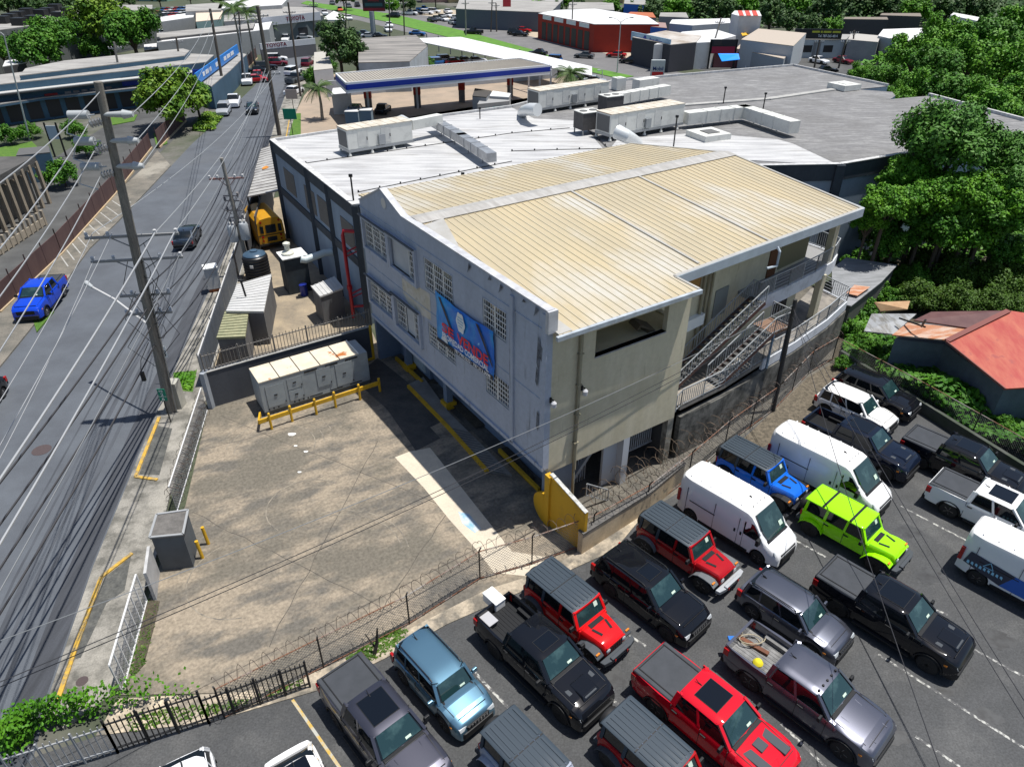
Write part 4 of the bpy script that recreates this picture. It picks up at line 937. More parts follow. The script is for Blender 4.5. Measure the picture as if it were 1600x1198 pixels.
def van(name, label, col=(.8,.8,.8), lettering=False, group=None, r=.37):
    t = thing(name, label, 'van', group=group); L, W = 5.98, 2.05; wf, wr = 2.0, -2.02
    prof = [(-2.99,2.42),(-2.9,2.5),(0,2.53),(1.0,2.5),(1.25,2.4),(1.55,2.1),(2.15,1.42),(2.3,1.32),(2.75,1.1),(2.9,.95),(2.99,.8)]
    m = MB(); body_loft(m, L, W, prof, [wf, wr], r, sill=.34, high=True, taper=.2, nose=.75)
    painted(obj('body', m, paint, t, local=True, smooth=38), col)
    m = MB(); vs = [(2.2,.72,1.4),(2.2,-.72,1.4),(1.9,-.82,1.75),(1.32,-.74,2.38),(1.32,.74,2.38),(1.9,.82,1.75)]
    up_ = Vector((.75,0,.66)).normalized()*.035
    v2 = [tuple(Vector(p)+up_) for p in vs]; vlo = [tuple(Vector(p)-up_) for p in vs]
    m.add(v2+vlo, [(0,1,2,5),(5,2,3,4),(0,6,7,1),(1,7,8,2),(2,8,9,3),(3,9,10,4),(4,10,11,5),(5,11,6,0)])
    ws = obj('windscreen', m, wind, t, local=True, smooth=30)
    m = MB(); m.add([(2.05+.06,.35,1.6),(2.05+.06,.6,1.6),(1.9+.06,.6,1.78),(1.9+.06,.35,1.78)], [(0,1,2,3)]); obj('paper_sheet', m, paper, ws, local=True, fix=False)
    for sg in (1,-1):
        m = MB(); y0, y1 = sg*(W/2-.01), sg*(W/2-.085)
        P_ = [(1.98,y0,1.3),(1.05,y0,1.3),(1.0,y0,1.9),(1.1,y1,2.05),(1.45,y1,2.0),(1.85,y0-.01*sg,1.6)]
        m.add([(x,y+.015*sg,z) for x, y, z in P_]+[(x,y-.05*sg,z) for x, y, z in P_], [(0,1,2,3,4,5),(11,10,9,8,7,6)]+[(i,i+6,(i+1)%6+6,(i+1)%6) for i in range(6)])
        obj('side_window', m, sglass, t, local=True)
        m = MB(); m.box(1.85,2.02,sg*(W/2+.02),sg*(W/2+.27),1.25,1.6); m.bar((1.9,sg*(W/2-.06),1.35),(1.9,sg*(W/2+.08),1.35),.08); obj('side_mirror', m, plast, t, local=True, bevel=.03)
        for x in (.55,.9):
            m = MB(); m.box(x-.05,x+.05,sg*(W/2-.03),sg*(W/2+.02),1.12,1.3); obj('door_handle', m, plast, t, local=True, bevel=.01)
        m = MB()
        for x in (.72,-.7,1.02,-2.4): m.box(x-.008,x+.008,sg*(W/2-.04),sg*(W/2+.003),.42,2.0)
        m.box(-2.2,-.65,sg*(W/2-.04),sg*(W/2+.012),1.3,1.34)
        obj('door_seams', m, dark, t, local=True)
        m = MB(); m.box(-1.5,1.4,sg*(W/2-.03),sg*(W/2+.025),.34,.5); obj('side_moulding', m, plast, t, local=True)
        m = MB(); m.fr((2.35,sg*.62),(2.86,sg*.93),.93,(2.2,sg*.7),(2.72,sg*.9),1.12); obj('headlight', m, lampw, t, local=True, bevel=.03)
        m = MB(); m.box(-3.01,-2.85,sg*(W/2-.17),sg*(W/2-.04),.9,1.6); obj('tail_light', m, lampr, t, local=True, bevel=.02)
        for x in (wf, wr): wheel(t, x, sg*(W/2-.14), r, rim=rimm, spokes=7)
    m = MB(); m.loft([[(x,y,z) for y, z in ((-q,.34),(q,.34),(q,.78),(-q,.78))] for x, q in ((2.5,.98),(2.85,.86),(3.06,.55))]); obj('front_bumper', m, plast, t, local=True, bevel=.05)
    m = MB(); m.box(2.85,2.985,-.6,.6,.76,.92); obj('grille', m, plast, t, local=True, bevel=.02)
    m = MB(); m.box(2.12,2.32,-.8,.8,1.33,1.4); obj('wiper_cowl', m, plast, t, local=True, bevel=.02)
    m = MB()
    for k in range(4): m.lathe([(.04,0),(.035,.03)], (.95,-.45+k*.3,2.5), 8)
    m.fr((.4,-.04),(.6,.04),2.5,(.42,-.01),(.5,.01),2.62); obj('roof_fittings', m, dark, t, local=True)
    m = MB()
    for x in (-2.5,-1.9,-1.3,-.7,-.1,.5): m.box(x-.02,x+.02,-.75,.75,2.5,2.548)
    m.x = Matrix(); ro = obj('roof_ribs', m, paint, t, local=True); painted(ro, col)
    if lettering:
        m = MB(); yy = -(W/2)-.012
        for sg in (1,-1):
            yy = sg*(W/2+.006)
            m.add([(-2.75,yy,.95),(-1.2,yy,.62),(-.8,yy,1.45),(-2.6,yy,1.62)], [(0,1,2,3)])
            m.add([(-1.2,yy,.62),(1.0,yy,.6),(1.0,yy,1.35),(-.8,yy,1.45)], [(0,1,2,3)], 1)
        lo = obj('livery_panel', m, [mat('livery_black',(.03,.04,.07),r=.4), mat('livery_blue',(.02,.12,.5),r=.4)], t, local=True, fix=False)
        m = MB()
        for sg in (1,-1):
            yy = sg*(W/2+.012)
            ex = (-1,0,0) if sg > 0 else (1,0,0); x0 = -1.15 if sg > 0 else -2.6
            for k_ in range(9):
                q_ = -2.62+k_*.165; m.add([(q_,yy,.98+.03*(k_%3)),(q_+.11,yy,.96),(q_+.1,yy,1.12),(q_+.02,yy,1.15)], [(0,1,2,3)])
            m.bar((-2.0,yy,1.2),(-1.6,yy,1.2),.035,.02); m.bar((-2.0,yy,1.2),(-1.78,yy,1.52),.035,.02); m.bar((-1.6,yy,1.2),(-1.78,yy,1.52),.035,.02)
        obj('white_lettering', m, mat('letter_sky', (.3,.6,.8)), lo, local=True, fix=False)
    return t
HD = R(-48)
def put(t, px, py, z, xo=0, hd=HD, s=1):
    if t.name.startswith('off_road'): t.scale = (1.04,1.07,1.02)
    p = G(px, py, z); t.rotation_euler.z = hd; t.location = (p.x - math.cos(hd)*xo, p.y - math.sin(hd)*xo, .012); return t
GP = 'vehicles parked in the fenced lot'
BLK, NVY, GRY = (.006,.007,.01), (.006,.01,.022), (.05,.052,.062)
put(pickup('pickup_truck','dark grey pickup with flat black bed cover and large sunroof, by the yellow bay line',(.05,.05,.065),sun=(-.75,.38,.5),group=GP), 590,1103,1.95,-.2)
put(suv('compact_suv','steel blue boxy compact suv with black roof rails, bottom row',(.085,.17,.235),L=4.25,W=1.83,Hh=1.68,hood=1.08,belt=1.08,wb=2.57,cb=(-1.95,.95),ct=(-1.85,.5),rails=1,slots=7,group=GP,r=.35), 673,1022,1.7,-.62)
put(pickup('pickup_truck','black pickup with open bed carrying a white cooler',BLK,bed='open',sun=(-.1,.45,.42),hoodk='scoop',group=GP,rim=rimd), 842,992,1.95,-.2)
put(jeep('off_road_vehicle','bright red four door off-road vehicle with dark hardtop beside the black open bed pickup',(.6,.01,.012),bumper=gplast,flare=gplast,stripes=True,group=GP), 880,912,1.88,-.72)
put(suv('large_suv','glossy black large suv between the bright red and the maroon off-road vehicles',BLK,L=5.1,W=1.98,Hh=1.8,hood=1.16,belt=1.16,wb=3.04,cb=(-2.35,1.05),ct=(-2.1,.35),rails=1,sun=(-.55,.15,.38),group=GP,rim=rimd), 995,880,1.8,-.85)
put(jeep('off_road_vehicle','off-road vehicle with deep red hood and black sides by the beige retaining wall',(.36,.008,.012),bumper=mat('silver_bumper',(.4,.42,.44),r=.4,m=.3),flare=mat('dark_flare',(.12,.13,.14)),stripes=True,group=GP), 1056,817,1.88,-.72)
v_ = put(van('delivery_van','plain white high roof delivery van beside the deep red off-road vehicle',group=GP), 1140,758,2.53,-.68); v_.scale = (.915,1,1)
put(jeep('off_road_vehicle','blue off-road vehicle with black soft top between the two plain white vans',(.01,.13,.62),flare=plast,bumper=plast,group=GP), 1176,707,1.88,-.72)
put(van('delivery_van','plain white high roof delivery van behind the lime green off-road vehicle',group=GP), 1284,690,2.53,-.75)
put(pickup('pickup_truck','navy black pickup with empty open bed behind the upper white van',NVY,bed='open',sun=(-.7,.42,.52),hoodk='scoop',group=GP,rim=rimd), 1345,664,1.95,-.2)
put(suv('compact_suv','white compact suv near the top of the lot',(.75,.75,.74),L=4.4,W=1.8,Hh=1.64,hood=1.05,belt=1.05,wb=2.67,cb=(-2.05,.95),ct=(-1.9,.4),slots=0,group=GP,r=.35,drop=.12), 1327,612,1.66,-.65)
put(suv('large_suv','black suv in the topmost corner of the lot',BLK,L=4.8,W=1.93,Hh=1.72,hood=1.1,belt=1.1,wb=2.9,group=GP,rim=rimd), 1355,585,1.74,-.8)
put(pickup('pickup_truck','black pickup with dark grey folding bed cover beside the vine covered wall',BLK,bed='cover',sun=(-.55,.42,.5),hoodk='scoop',group=GP,rim=rimd), 1510,695,1.95,-.2)
put(pickup('pickup_truck','white pickup with grey bed cover and dark sunroof at the right edge',(.72,.73,.74),bed='cover',sun=(-.55,.42,.5),group=GP), 1563,770,1.95,-.2)
put(jeep('off_road_vehicle','lime green off-road vehicle with two black roof straps',(.3,.78,.005),top='body',flare='body',bumper=gplast,group=GP), 1318,790,1.88,-.72)
put(pickup('pickup_truck','black pickup with grey bed cover in front of the lime green off-road vehicle',BLK,bed='cover',sun=(-.6,.42,.55),hoodk='scoop',group=GP,rim=rimd), 1396,925,1.95,-.2)
put(suv('compact_suv','slate grey compact suv left of the black pickup with grey bed cover',(.07,.075,.095),L=4.4,W=1.84,Hh=1.62,hood=1.06,belt=1.06,wb=2.64,cb=(-2.0,.98),ct=(-1.85,.4),rails=1,group=GP,r=.35,drop=.1), 1226,921,1.64,-.65)
put(pickup('pickup_truck','charcoal pickup whose open bed is full of tools and junk',(.075,.078,.1),bed='junk',lights=True,group=GP), 1262,1042,1.95,-.2)
put(pickup('pickup_truck','red pickup with grey bed cover and dark sunroof at the bottom of the lot',(.55,.008,.02),bed='cover',sun=(-.6,.3,.48),hoodk='stripe',group=GP), 1113,1085,1.95,-.2)
put(jeep('off_road_vehicle','dark red off-road vehicle with ribbed black hardtop at the bottom edge',(.38,.01,.012),flare=gplast,group=GP), 1014,1152,1.88,-.72)
put(jeep('off_road_vehicle','silver off-road vehicle with ribbed black hardtop at the bottom edge',(.35,.38,.45),flare='body',group=GP), 822,1168,1.88,-.72)
put(suv('hatchback_car','white car with dark rear glass at the bottom left of the lot',(.75,.76,.78),L=4.3,W=1.8,Hh=1.6,hood=1.0,belt=1.02,wb=2.6,cb=(-2.0,1.0),ct=(-1.7,.35),group=GP,r=.34,cat='car',slots=0,drop=.15), 288,1216,1.6,-.9,R(-60))
put(suv('hatchback_car','white car with two dark roof panels beside the dark grey pickup',(.78,.78,.78),L=4.2,W=1.78,Hh=1.5,hood=.98,belt=1.0,wb=2.55,cb=(-1.9,1.0),ct=(-1.4,.35),sun=(-1.2,.2,.42),group=GP,r=.33,cat='car',slots=0,drop=.15), 468,1216,1.5,-.6,R(-55))
put(van('delivery_van','white van with dark and blue side lettering at the right edge',lettering=True,group=GP), 1618,856,2.53,-.75)
# loads
for o_ in [q for q in COL.objects if q.name.startswith('tail_light') and q.parent and q.parent.name.startswith('hatchback')]: bpy.data.objects.remove(o_)
t = thing('cooler_box','white cooler box in the bed of the black pickup','cooler',(*G2(772,942,.9),.9),HD)
m = MB(); m.box(-.42,.42,-.26,.26,0,.4); obj('cooler_body', m, white_m, t, local=True, bevel=.03); m = MB(); m.box(-.44,.44,-.28,.28,.4,.48); obj('lid', m, white_m, t, local=True, bevel=.03)
t = thing('plastic_crate','small pale grey lidded crate in the bed of the black pickup','crate',(*G2(764,974,.9),.9),HD)
m = MB(); m.fr((-.26,-.18),(.26,.18),0,(-.3,-.22),(.3,.22),.26); obj('crate_body', m, gplast, t, local=True); m = MB(); m.box(-.32,.32,-.24,.24,.26,.31); obj('lid', m, mat('pale_plastic',(.4,.4,.42)), t, local=True, bevel=.02)
m = MB(); p = G(1177,1010,.9); m.x = Matrix.Translation(p) @ Matrix.Rotation(HD+.15,4,'Z'); m.box(-.6,.6,-.09,.09,0,.12); tag(obj('timber_beam', m, mat('red_timber',(.2,.07,.03),(.12,.05,.03),ns=4)), 'short reddish timber beam in the junk filled pickup bed', 'timber')
m = MB(); p = G(1184,1036,.9); m.lathe([(.17,0),(.2,.05),(.14,.16),(.06,.2)], p, 14); tag(obj('yellow_bucket', m, mat('bright_yellow',(.7,.6,.02)), smooth=40), 'small yellow bucket among the junk in the charcoal pickup bed', 'bucket')
m = MB(); p = G(1173,1003,.92)
m.tube([(p.x+.35*math.cos(a_)*(1+.02*k), p.y+.25*math.sin(a_), .93+.01*k) for k, a_ in enumerate([i*.5 for i in range(26)])], .02, 5); tag(obj('coiled_hose', m, mat('tan_hose',(.4,.35,.25))), 'coiled pale hose lying in the charcoal pickup bed', 'hose')
m = MB(); p = G(1143,998,.92); m.box(p.x-.14,p.x+.14,p.y-.1,p.y+.1,.9,1.0); tag(obj('blue_toolbox', m, mat('tool_blue',(.02,.15,.5)), bevel=.01), 'small blue toolbox in the charcoal pickup bed', 'toolbox')
# ---- road vehicles
rd = math.atan2(*(Vector(RR[5])-Vector(RR[3])).yx)
put(pickup('pickup_truck','bright blue pickup parked on the verge by the brown fence',(.005,.05,.5),bed='cover',group=None), 57,441,1.95,-.2,R(-80))
sd = suv('sedan_car','dark grey sedan driving up the road',(.03,.04,.055),L=4.6,W=1.82,Hh=1.44,hood=.98,belt=.98,r=.33,wb=2.7,cb=(-1.75,.95),ct=(-1.05,.2),cat='car',slots=0,drop=.1,group=None)
put(sd, 288,358,1.44,-.45,R(101))
c_ = dup(sd,(0,0,0),0,'black sedan coming down the road past the parked white pickup',col=(.01,.011,.013)); put(c_, 393,160,1.44,-.45,R(-76)); c_['group'] = 'cars on the road'; sd['group'] = 'cars on the road'
c_ = dup(sd,(0,0,0),0,'black car cut by the left edge of the photo',col=(.01,.01,.012)); put(c_, -40,604,1.44,-.45,R(-79)); c_['group'] = 'cars on the road'
# ---------------------------------------------------------------- grey and white commercial block behind
def edge_band(m, pts, z0, z1, out, mi=0, close=False):
    for a_, b_ in zip(pts, pts[1:] + (pts[:1] if close else [])):
        m.bar((a_[0],a_[1],(z0+z1)/2), (b_[0],b_[1],(z0+z1)/2), out*2, z1-z0, mi)
A_, B_, NT, R_ = G2(555,320,9), G2(425,218,9), (9.1,55.2), G2(1313,256,9)
OUT = [A_, B_, G2(612,190,9), G2(800,165,9), G2(960,125,9), G2(1200,104,9), G2(1240,101,9), G2(1388,132,9), G2(1340,137,9), G2(1395,141,9), G2(1400,147,9), G2(1392,152,9), G2(1372,154,9), G2(1452,147,9), G2(1600,186,9), (56,73.5), (56,71), R_, NT]
t = thing('supermarket_block', 'large low blue grey block with flat white and grey roof behind the yellow roofed building', 'building', (*A_,0))
m = MB(); m.prism(OUT, 0, 8.72); obj('wall', m, lblue, t)
m = MB(); m.prism(OUT, 8.74, 8.8); ro = obj('roof', m, greyroof, t)
m = MB(); m.prism([A_, B_, G2(612,190,9), G2(800,166,9), G2(835,183,9), G2(905,186,9), G2(948,236,9), (2,51.5)], 8.8, 8.84)
m.prism([G2(948,236,9), G2(965,215,9), G2(1090,205,9), G2(1215,215,9), G2(1240,222,9), R_, G2(1150,246,9), (9.4,55.6)], 8.8, 8.85)
obj('white_membrane_sheet', m, membrane, ro)
m = MB()
for pl in ([(560,300),(800,252)],[(478,255),(800,208),(890,200)],[(800,236),(940,232)],[(905,190),(955,236)]):
    for a_, b_ in zip(pl, pl[1:]):
        a_, b_ = G(*a_,8.87), G(*b_,8.87); m.bar(a_, b_, .05, .04)
        k = int((b_-a_).length/1.6)
        for i in range(k): p = a_.lerp(b_, i/k); m.lathe([(.07,0),(.05,.14)], (p.x,p.y,8.86), 6)
obj('roof_anchor_line', m, dark, ro)
m = MB(); pts = [G(*p,8.82) for p in [(800,158),(1240,137),(1318,137),(1345,137)]]
for a_, b_ in zip([G(960,172,8.86),G(1200,155,8.86)],[G(1200,155,8.86),G(1330,136,8.86)]): m.bar(a_, b_, .8, .16)
obj('raised_seam', m, mat('pale_seam', (.42,.41,.39), (.3,.3,.29), ns=1), ro)
m = MB(); edge_band(m, [B_, A_], 8.0, 9.0, .12); edge_band(m, [A_, NT, R_, (56,71)], 7.7, 9.0, .12); edge_band(m, [B_, A_], 4.3, 4.95, .1)
for f_ in (0.003,.28,.52,.997):
    x_, y_ = A_[0]+(B_[0]-A_[0])*f_, A_[1]+(B_[1]-A_[1])*f_; m.box(x_-.22,x_+.22,y_-.22,y_+.22,0,8.95)
m.box(R_[0]-.35,R_[0]+.35,R_[1]-.35,R_[1]+.35,0,8.95)
obj('dark_trim', m, navy, t)
m = MB(); edge_band(m, [B_, A_], 9.0, 9.05, .22); edge_band(m, [B_, G2(612,190,9), G2(800,165,9), G2(960,125,9), G2(1240,101,9), G2(1388,132,9)], 8.8, 9.05, .1); edge_band(m, [NT, R_, (56,71)], 9.0, 9.05, .2); edge_band(m, [G2(1452,147,9), G2(1600,186,9)], 8.8, 9.1, .15)
obj('parapet_cap', m, mat('cap_white', (.6,.6,.6), (.4,.4,.4), ns=2), t)
Va, Vb = Vector(A_), Vector(B_); dU = (Vb-Va).normalized(); nU = Vector((-dU.y, dU.x)); nU = nU if nU.x < 0 else -nU
def faceAB(u0, u1, z0, z1, d0=-.02, d1=.04):
    P = []
    for z in (z0, z1):
        for u, d in ((u0,d0),(u1,d0),(u1,d1),(u0,d1)): q = Va+dU*u+nU*d; P.append((q.x,q.y,z))
    return P
for u0, u1, z0, z1 in ((1.0,3.6,5.3,7.2),(6.1,8.8,5.3,7.3),(9.6,12.2,5.3,7.2),(15.0,18.0,5.3,7.2)):
    m = MB(); m.add(faceAB(u0,u1,z0,z1), BX); w_ = obj('shuttered_window', m, mat('taupe_shutter', (.16,.15,.14), (.12,.11,.1), ns=2, st=(1,1,9)), t)
m = MB()
for q in ((-1.2,.2),): m.prism([G2(1372,154,9), G2(1392,152,9), G2(1400,147,9), G2(1395,141,9)], 8.0, 8.78)
obj('blue_curved_wall', m, mat('teal_wall', (.02,.2,.32)), t)
m = MB(); q = Va+dU*.9+nU*.5; z_ = 7.0
q2 = Va+dU*.9+nU*.05
m.tube([(q2.x+.3,q2.y-.4,z_),(q.x-.25,q.y,z_),(q.x-.35,q.y,z_-.35),(q.x-.35,q.y,.3)], .13, 10)
for z in (5.4,2.2): m.tube([(q.x-.35,q.y,z),(q2.x+.1,q2.y,z+.35)], .06, 6); m.tube([(q.x-.35,q.y,z-.3),(q2.x+.1,q2.y,z)], .05, 6)
m.tube([(q.x-.35,q.y,1.2),(q.x+.8,q.y+.2,1.2)], .1, 8); m.lathe([(.2,0),(.2,.3)], (q.x-.35,q.y,2.6), 12)
tag(obj('red_fire_pipe', m, mat('fire_red', (.38,.008,.02), r=.4), smooth=50), 'bright red fire riser pipe standing against the blue grey wall', 'pipe')
# ---- rooftop plant
gv = mat('vent_grille', (.12,.12,.12), r=.7)
def rtu(label, a, b, wd, h, lg=.7, n=8, grp='rooftop air handling units'):
    a, b = G(*a, 8.85), G(*b, 8.85); L = (b-a).length; rz = math.atan2(b.y-a.y, b.x-a.x)
    t = thing('air_handling_unit', label, 'air conditioner', a, rz, grp)
    m = MB(); m.box(0,L,0,wd,lg,h); obj('casing', m, hvac, t, local=True, bevel=.03)
    m = MB()
    for k in range(n):
        x_ = L*(k+.5)/n; m.box(x_-L/n*.47,x_+L/n*.47,-.04,wd+.04,h,h+.05)
    obj('roof_panel', m, mat('unit_top', (.6,.57,.5), (.45,.4,.32), ns=1.5), t, local=True)
    m = MB()
    for k in range(n+1): x_ = L*k/n; m.box(x_-.03,x_+.03,-.03,wd+.03,h,h+.045)
    obj('seam_strip', m, mat('unit_seam', (.2,.14,.1)), t, local=True)
    m = MB(); m.box(-.02,L+.02,-.05,wd+.05,lg-.2,lg)
    obj('base_frame', m, steel, t, local=True)
    for k in range(int(L/2)+1):
        for y in (.05,wd-.05):
            m = MB(); x_ = min(L-.1, .1+k*2.0); m.box(x_-.06,x_+.06,y-.06,y+.06,0,lg-.2); m.lathe([(.16,0),(.1,.2)], (x_,y,0), 8); obj('leg', m, hvac, t, local=True)
    m = MB(); m.box(-.03,.02,.15,wd-.15,lg+.15,h-.15); obj('end_grille', m, gv, t, local=True)
    for k in range(int(L/2.2)):
        x_ = .9+k*2.1
        m = MB(); m.box(x_,x_+.9,-.025,.01,lg+.2,h-.2); d_ = obj('access_door', m, mat('door_panel', (.6,.6,.57), (.5,.5,.48), ns=2), t, local=True)
        m = MB(); m.box(x_+.78,x_+.84,-.06,0,lg+.6,lg+.85); obj('handle', m, dark, d_, local=True)
    m = MB(); m.box(L*.45,L*.45+.6,-.25,-.02,lg+.1,lg+.9); obj('control_box', m, steel, t, local=True)
    return t, a, b, rz
rtu('long white air handling unit standing alone on the left of the white roof', (546,245), (646,228), 1.9, 2.05, .5)
rtu('white air handling unit at the back with the cream ribbed top', (842,178), (950,161), 2.0, 2.1, .5, 9)
rtu('white air handling unit nearest the yellow roof with a curved duct at its end', (952,221), (1066,201), 2.0, 2.2, .55, 10)
def duct(label, pts, wd, h, legs=True, mt_=None, zoff=.5):
    P = [G(px, py, 8.85) for px, py in pts]; m = MB()
    for a_, b_ in zip(P, P[1:]):
        d = (b_-a_).normalized()*wd*.45; a2, b2 = a_-d, b_+d
        m.bar((a2.x,a2.y,8.85+zoff+h/2), (b2.x,b2.y,8.85+zoff+h/2), wd, h)
        n = int((b_-a_).length/1.4)
        for k in range(1, n):
            p = a_.lerp(b_, k/n); u = (b_-a_).normalized()*.03
            m.bar((p.x-u.x,p.y-u.y,8.85+zoff+h/2),(p.x+u.x,p.y+u.y,8.85+zoff+h/2),wd+.08,h+.08)
            if legs and k % 2: m.box(p.x-.05,p.x+.05,p.y-.05,p.y+.05,8.85,8.85+zoff)
    return tag(obj('air_duct', m, mt_ or hvac), label, 'duct', 'rooftop ducts')
duct('grey boxed duct running to the yellow roof edge on the left', [(680,206),(722,232),(766,262)], .8, .7, mt_=mat('zinc_duct', (.42,.44,.46), (.3,.31,.33), r=.4, m=.5, ns=2))
duct('short white duct leaving the top of the left air handling unit', [(648,220),(684,212)], .8, .8, zoff=1.0)
duct('long straight white duct behind the dark condensers', [(948,170),(1036,154)], 1.1, 1.0, zoff=.35)
duct('white duct bending right across the roof to a square end', [(1075,199),(1160,189),(1232,213)], 1.15, 1.05, zoff=.35)
duct('low white duct hood at the back beside the grey roof', [(998,143),(1018,140)], 1.2, 1.1, zoff=.2)
for lb, P_ in (('round white elbow duct sweeping down to the roof by the nearest unit', [(964,206,10.5),(976,212,10.3),(986,217,9.8),(996,223,9.0)]), ('round white elbow duct at the back left end of the rear unit', [(840,172,10.3),(828,171,10.2),(819,173,9.7),(815,178,8.9)]), ('small white elbow vent at the back edge of the white roof', [(640,193,10.2),(628,186,10.1),(618,190,9.6),(616,196,8.9)])):
    m = MB(); m.tube([G(*p) for p in P_], [.6,.56,.5,.45] if P_[0][0] != 640 else .35, 12); tag(obj('elbow_duct', m, mat('duct_white', (.68,.7,.7), r=.35, m=.2), smooth=50), lb, 'duct', 'rooftop ducts')
def condenser(label, px, py, s, h, lg):
    p = G(px, py, 8.85); t = thing('condenser_unit', label, 'air conditioner', p, R(28), 'dark rooftop condensers')
    m = MB(); m.box(-s,s,-s*.8,s*.8,lg,h); obj('casing', m, mat('condenser_grey', (.09,.085,.085), (.07,.065,.065), ns=3), t, local=True, bevel=.02)
    m = MB(); m.box(-s-.03,s+.03,-s*.8-.03,s*.8+.03,h,h+.06); tp = obj('top_plate', m, hvac, t, local=True)
    for x_ in (-s*.5,s*.5):
        m = MB(); m.lathe([(s*.36,h+.06),(s*.36,h+.1),(s*.1,h+.1)], (x_,0,0), 14); obj('fan_guard', m, gv, tp, local=True)
    for x_ in (-s+.1,s-.1):
        for y_ in (-s*.7,s*.7): m = MB(); m.box(x_-.05,x_+.05,y_-.05,y_+.05,0,lg); obj('leg', m, steel, t, local=True)
condenser('dark grey condenser on tall legs left of the nearest air handling unit', 917,208,1.0,1.9,.45)
condenser('dark brown grey condenser between the two rear units', 953,178,1.0,1.75,.25)
for lb, px, py, s, h in (('square white roof hatch with dark opening on the dirty white roof', 1106,215,1.4,.5), ('small white roof hatch on the far grey roof', 1318,139,1.3,.6), ('small pale roof fan box near the back ducts', 966,140,.6,1.3)):
    p = G(px, py, 8.85); t = thing('roof_hatch', lb, 'roof hatch', p, R(25)); m = MB(); m.box(-s,s,-s,s,0,h); obj('curb', m, hvac, t, local=True); m = MB(); m.box(-s*.4,s*.5,-s*.5,s*.4,h,h+.06); obj('lid', m, gv if s > 1.35 else hvac, t, local=True)
for px, py, h, lb in ((1052,232,2.6,'tall thin dark vent pipe just behind the yellow roof peak'),(553,318,1.9,'dark vent pipe at the near left corner of the white roof'),(724,298,1.2,'short dark vent pipe behind the yellow roof, left half'),(1130,162,1.6,'dark vent pipe above the bend of the long white duct'),(1192,172,1.6,'dark vent pipe beside the square end of the long duct'),(750,186,1.0,'short vent pipe near the far edge of the white roof')):
    p = G(px, py, 8.85); m = MB(); m.tube([p, p+Vector((0,0,h))], .06, 6); m.box(p.x-.12,p.x+.12,p.y-.08,p.y+.08,p.z+h-.1,p.z+h+.08)
    tag(obj('vent_pipe', m, dark), lb, 'pipe', 'vent pipes on the roof')
# ---------------------------------------------------------------- yard beside the block
def bldg(name, label, cat, pts, z, wm, rm, group=None, ov=0, z0=0, trim=None, zr=None):
    """building from its roof outline: pixels at height z"""
    P = [G2(*p, z) for p in pts]; c = (sum(p[0] for p in P)/len(P), sum(p[1] for p in P)/len(P))
    t = thing(name, label, cat, (*c, z0), 0, group)
    Q = [(c[0]+(p[0]-c[0])*(1-ov), c[1]+(p[1]-c[1])*(1-ov)) for p in P]
    m = MB(); m.prism(Q, z0, z-.13); obj('wall', m, wm, t)
    m = MB(); m.prism(P, z-.12, z); r_ = obj('roof', m, rm, t)
    if trim:
        m = MB(); edge_band(m, P, z-.35, z+.12, .08, close=True); obj('parapet', m, trim, t)
    return t, P, r_
def ribs(par, P, z, n, mt_, ax=0):
    """ribs across quad P from edge 0-1 to edge 3-2"""
    m = MB(); a_, b_, c_, d_ = [Vector((*p, z+.02)) for p in P[:4]]
    if ax: a_, b_, c_, d_ = b_, c_, d_, a_
    for k in range(n+1):
        f = k/n; m.bar(a_.lerp(b_, f), d_.lerp(c_, f), .05, .05)
    return obj('sheet_ribs', m, mt_, par)
shedw = mat('shed_grey_wall', (.14,.145,.15), (.1,.1,.11), ns=1.5, st=(1,1,.4))
whrib = mat('white_rib', (.5,.5,.49))
t, P, r_ = bldg('utility_shed', 'grey walled shed with bright white corrugated roof inside the road fence', 'shed', [(424,429),(412,487),(353,486),(370,445)], 2.6, shedw, galvroof, 'yard sheds', .03); ribs(r_, P, 2.6, 12, whrib)
t, P, r_ = bldg('utility_shed', 'low shed with mossy yellow green translucent roof behind the picket fence', 'shed', [(389,482),(383,526),(338,528),(351,487)], 2.4, shedw, mat('mossy_sheet', (.34,.33,.2), (.24,.25,.15), r=.6, ns=1.5, st=(3,1,1)), 'yard sheds', .05); ribs(r_, P, 2.4, 10, mat('mossy_rib', (.2,.2,.12)))
t, P, r_ = bldg('utility_shed', 'small slatted shed with white sheet roof beside the red pipe', 'shed', [(486,447),(522,432),(536,450),(500,463)], 2.4, shedw, galvroof, 'yard sheds', .06); ribs(r_, P, 2.4, 6, whrib)
m = MB(); p = G(384,463,2.7); m.tube([p,p+Vector((-.1,0,1.2))],.07,6); m.box(p.x-.3,p.x+.1,p.y-.08,p.y+.08,p.z+1.15,p.z+1.25); tag(obj('vent_stack', m, dark), 'short dark vent stack rising from the white corrugated shed roof', 'pipe')
t = thing('water_tank', 'black ribbed plastic water tank with blue lid behind the white roofed shed', 'tank', (*G2(406,440),0))
m = MB(); pr = [(.97,0)]
for k in range(9): pr += [(.97,.1+k*.24),(1.02,.18+k*.24)]
m.lathe(pr+[(.97,2.3),(.7,2.5),(.3,2.6)], (0,0,0), 24); obj('tank_body', m, mat('black_poly', (.012,.012,.014), r=.4), t, local=True, smooth=30)
m = MB(); m.lathe([(.9,2.42),(.85,2.5),(.5,2.62),(.3,2.66),(.3,2.75)], (0,0,0), 20); obj('lid', m, mat('tank_lid', (.05,.09,.14), r=.3), t, local=True, smooth=40)
m = MB(); m.box(-.15,.1,-1.05,-1.0,1.6,1.85); obj('tank_sticker', m, white_m, t, local=True)
t = thing('machine_enclosure', 'dark enclosure with white top and mushroom vent against the blue grey wall', 'enclosure', (*G2(466,452),0), R(31))
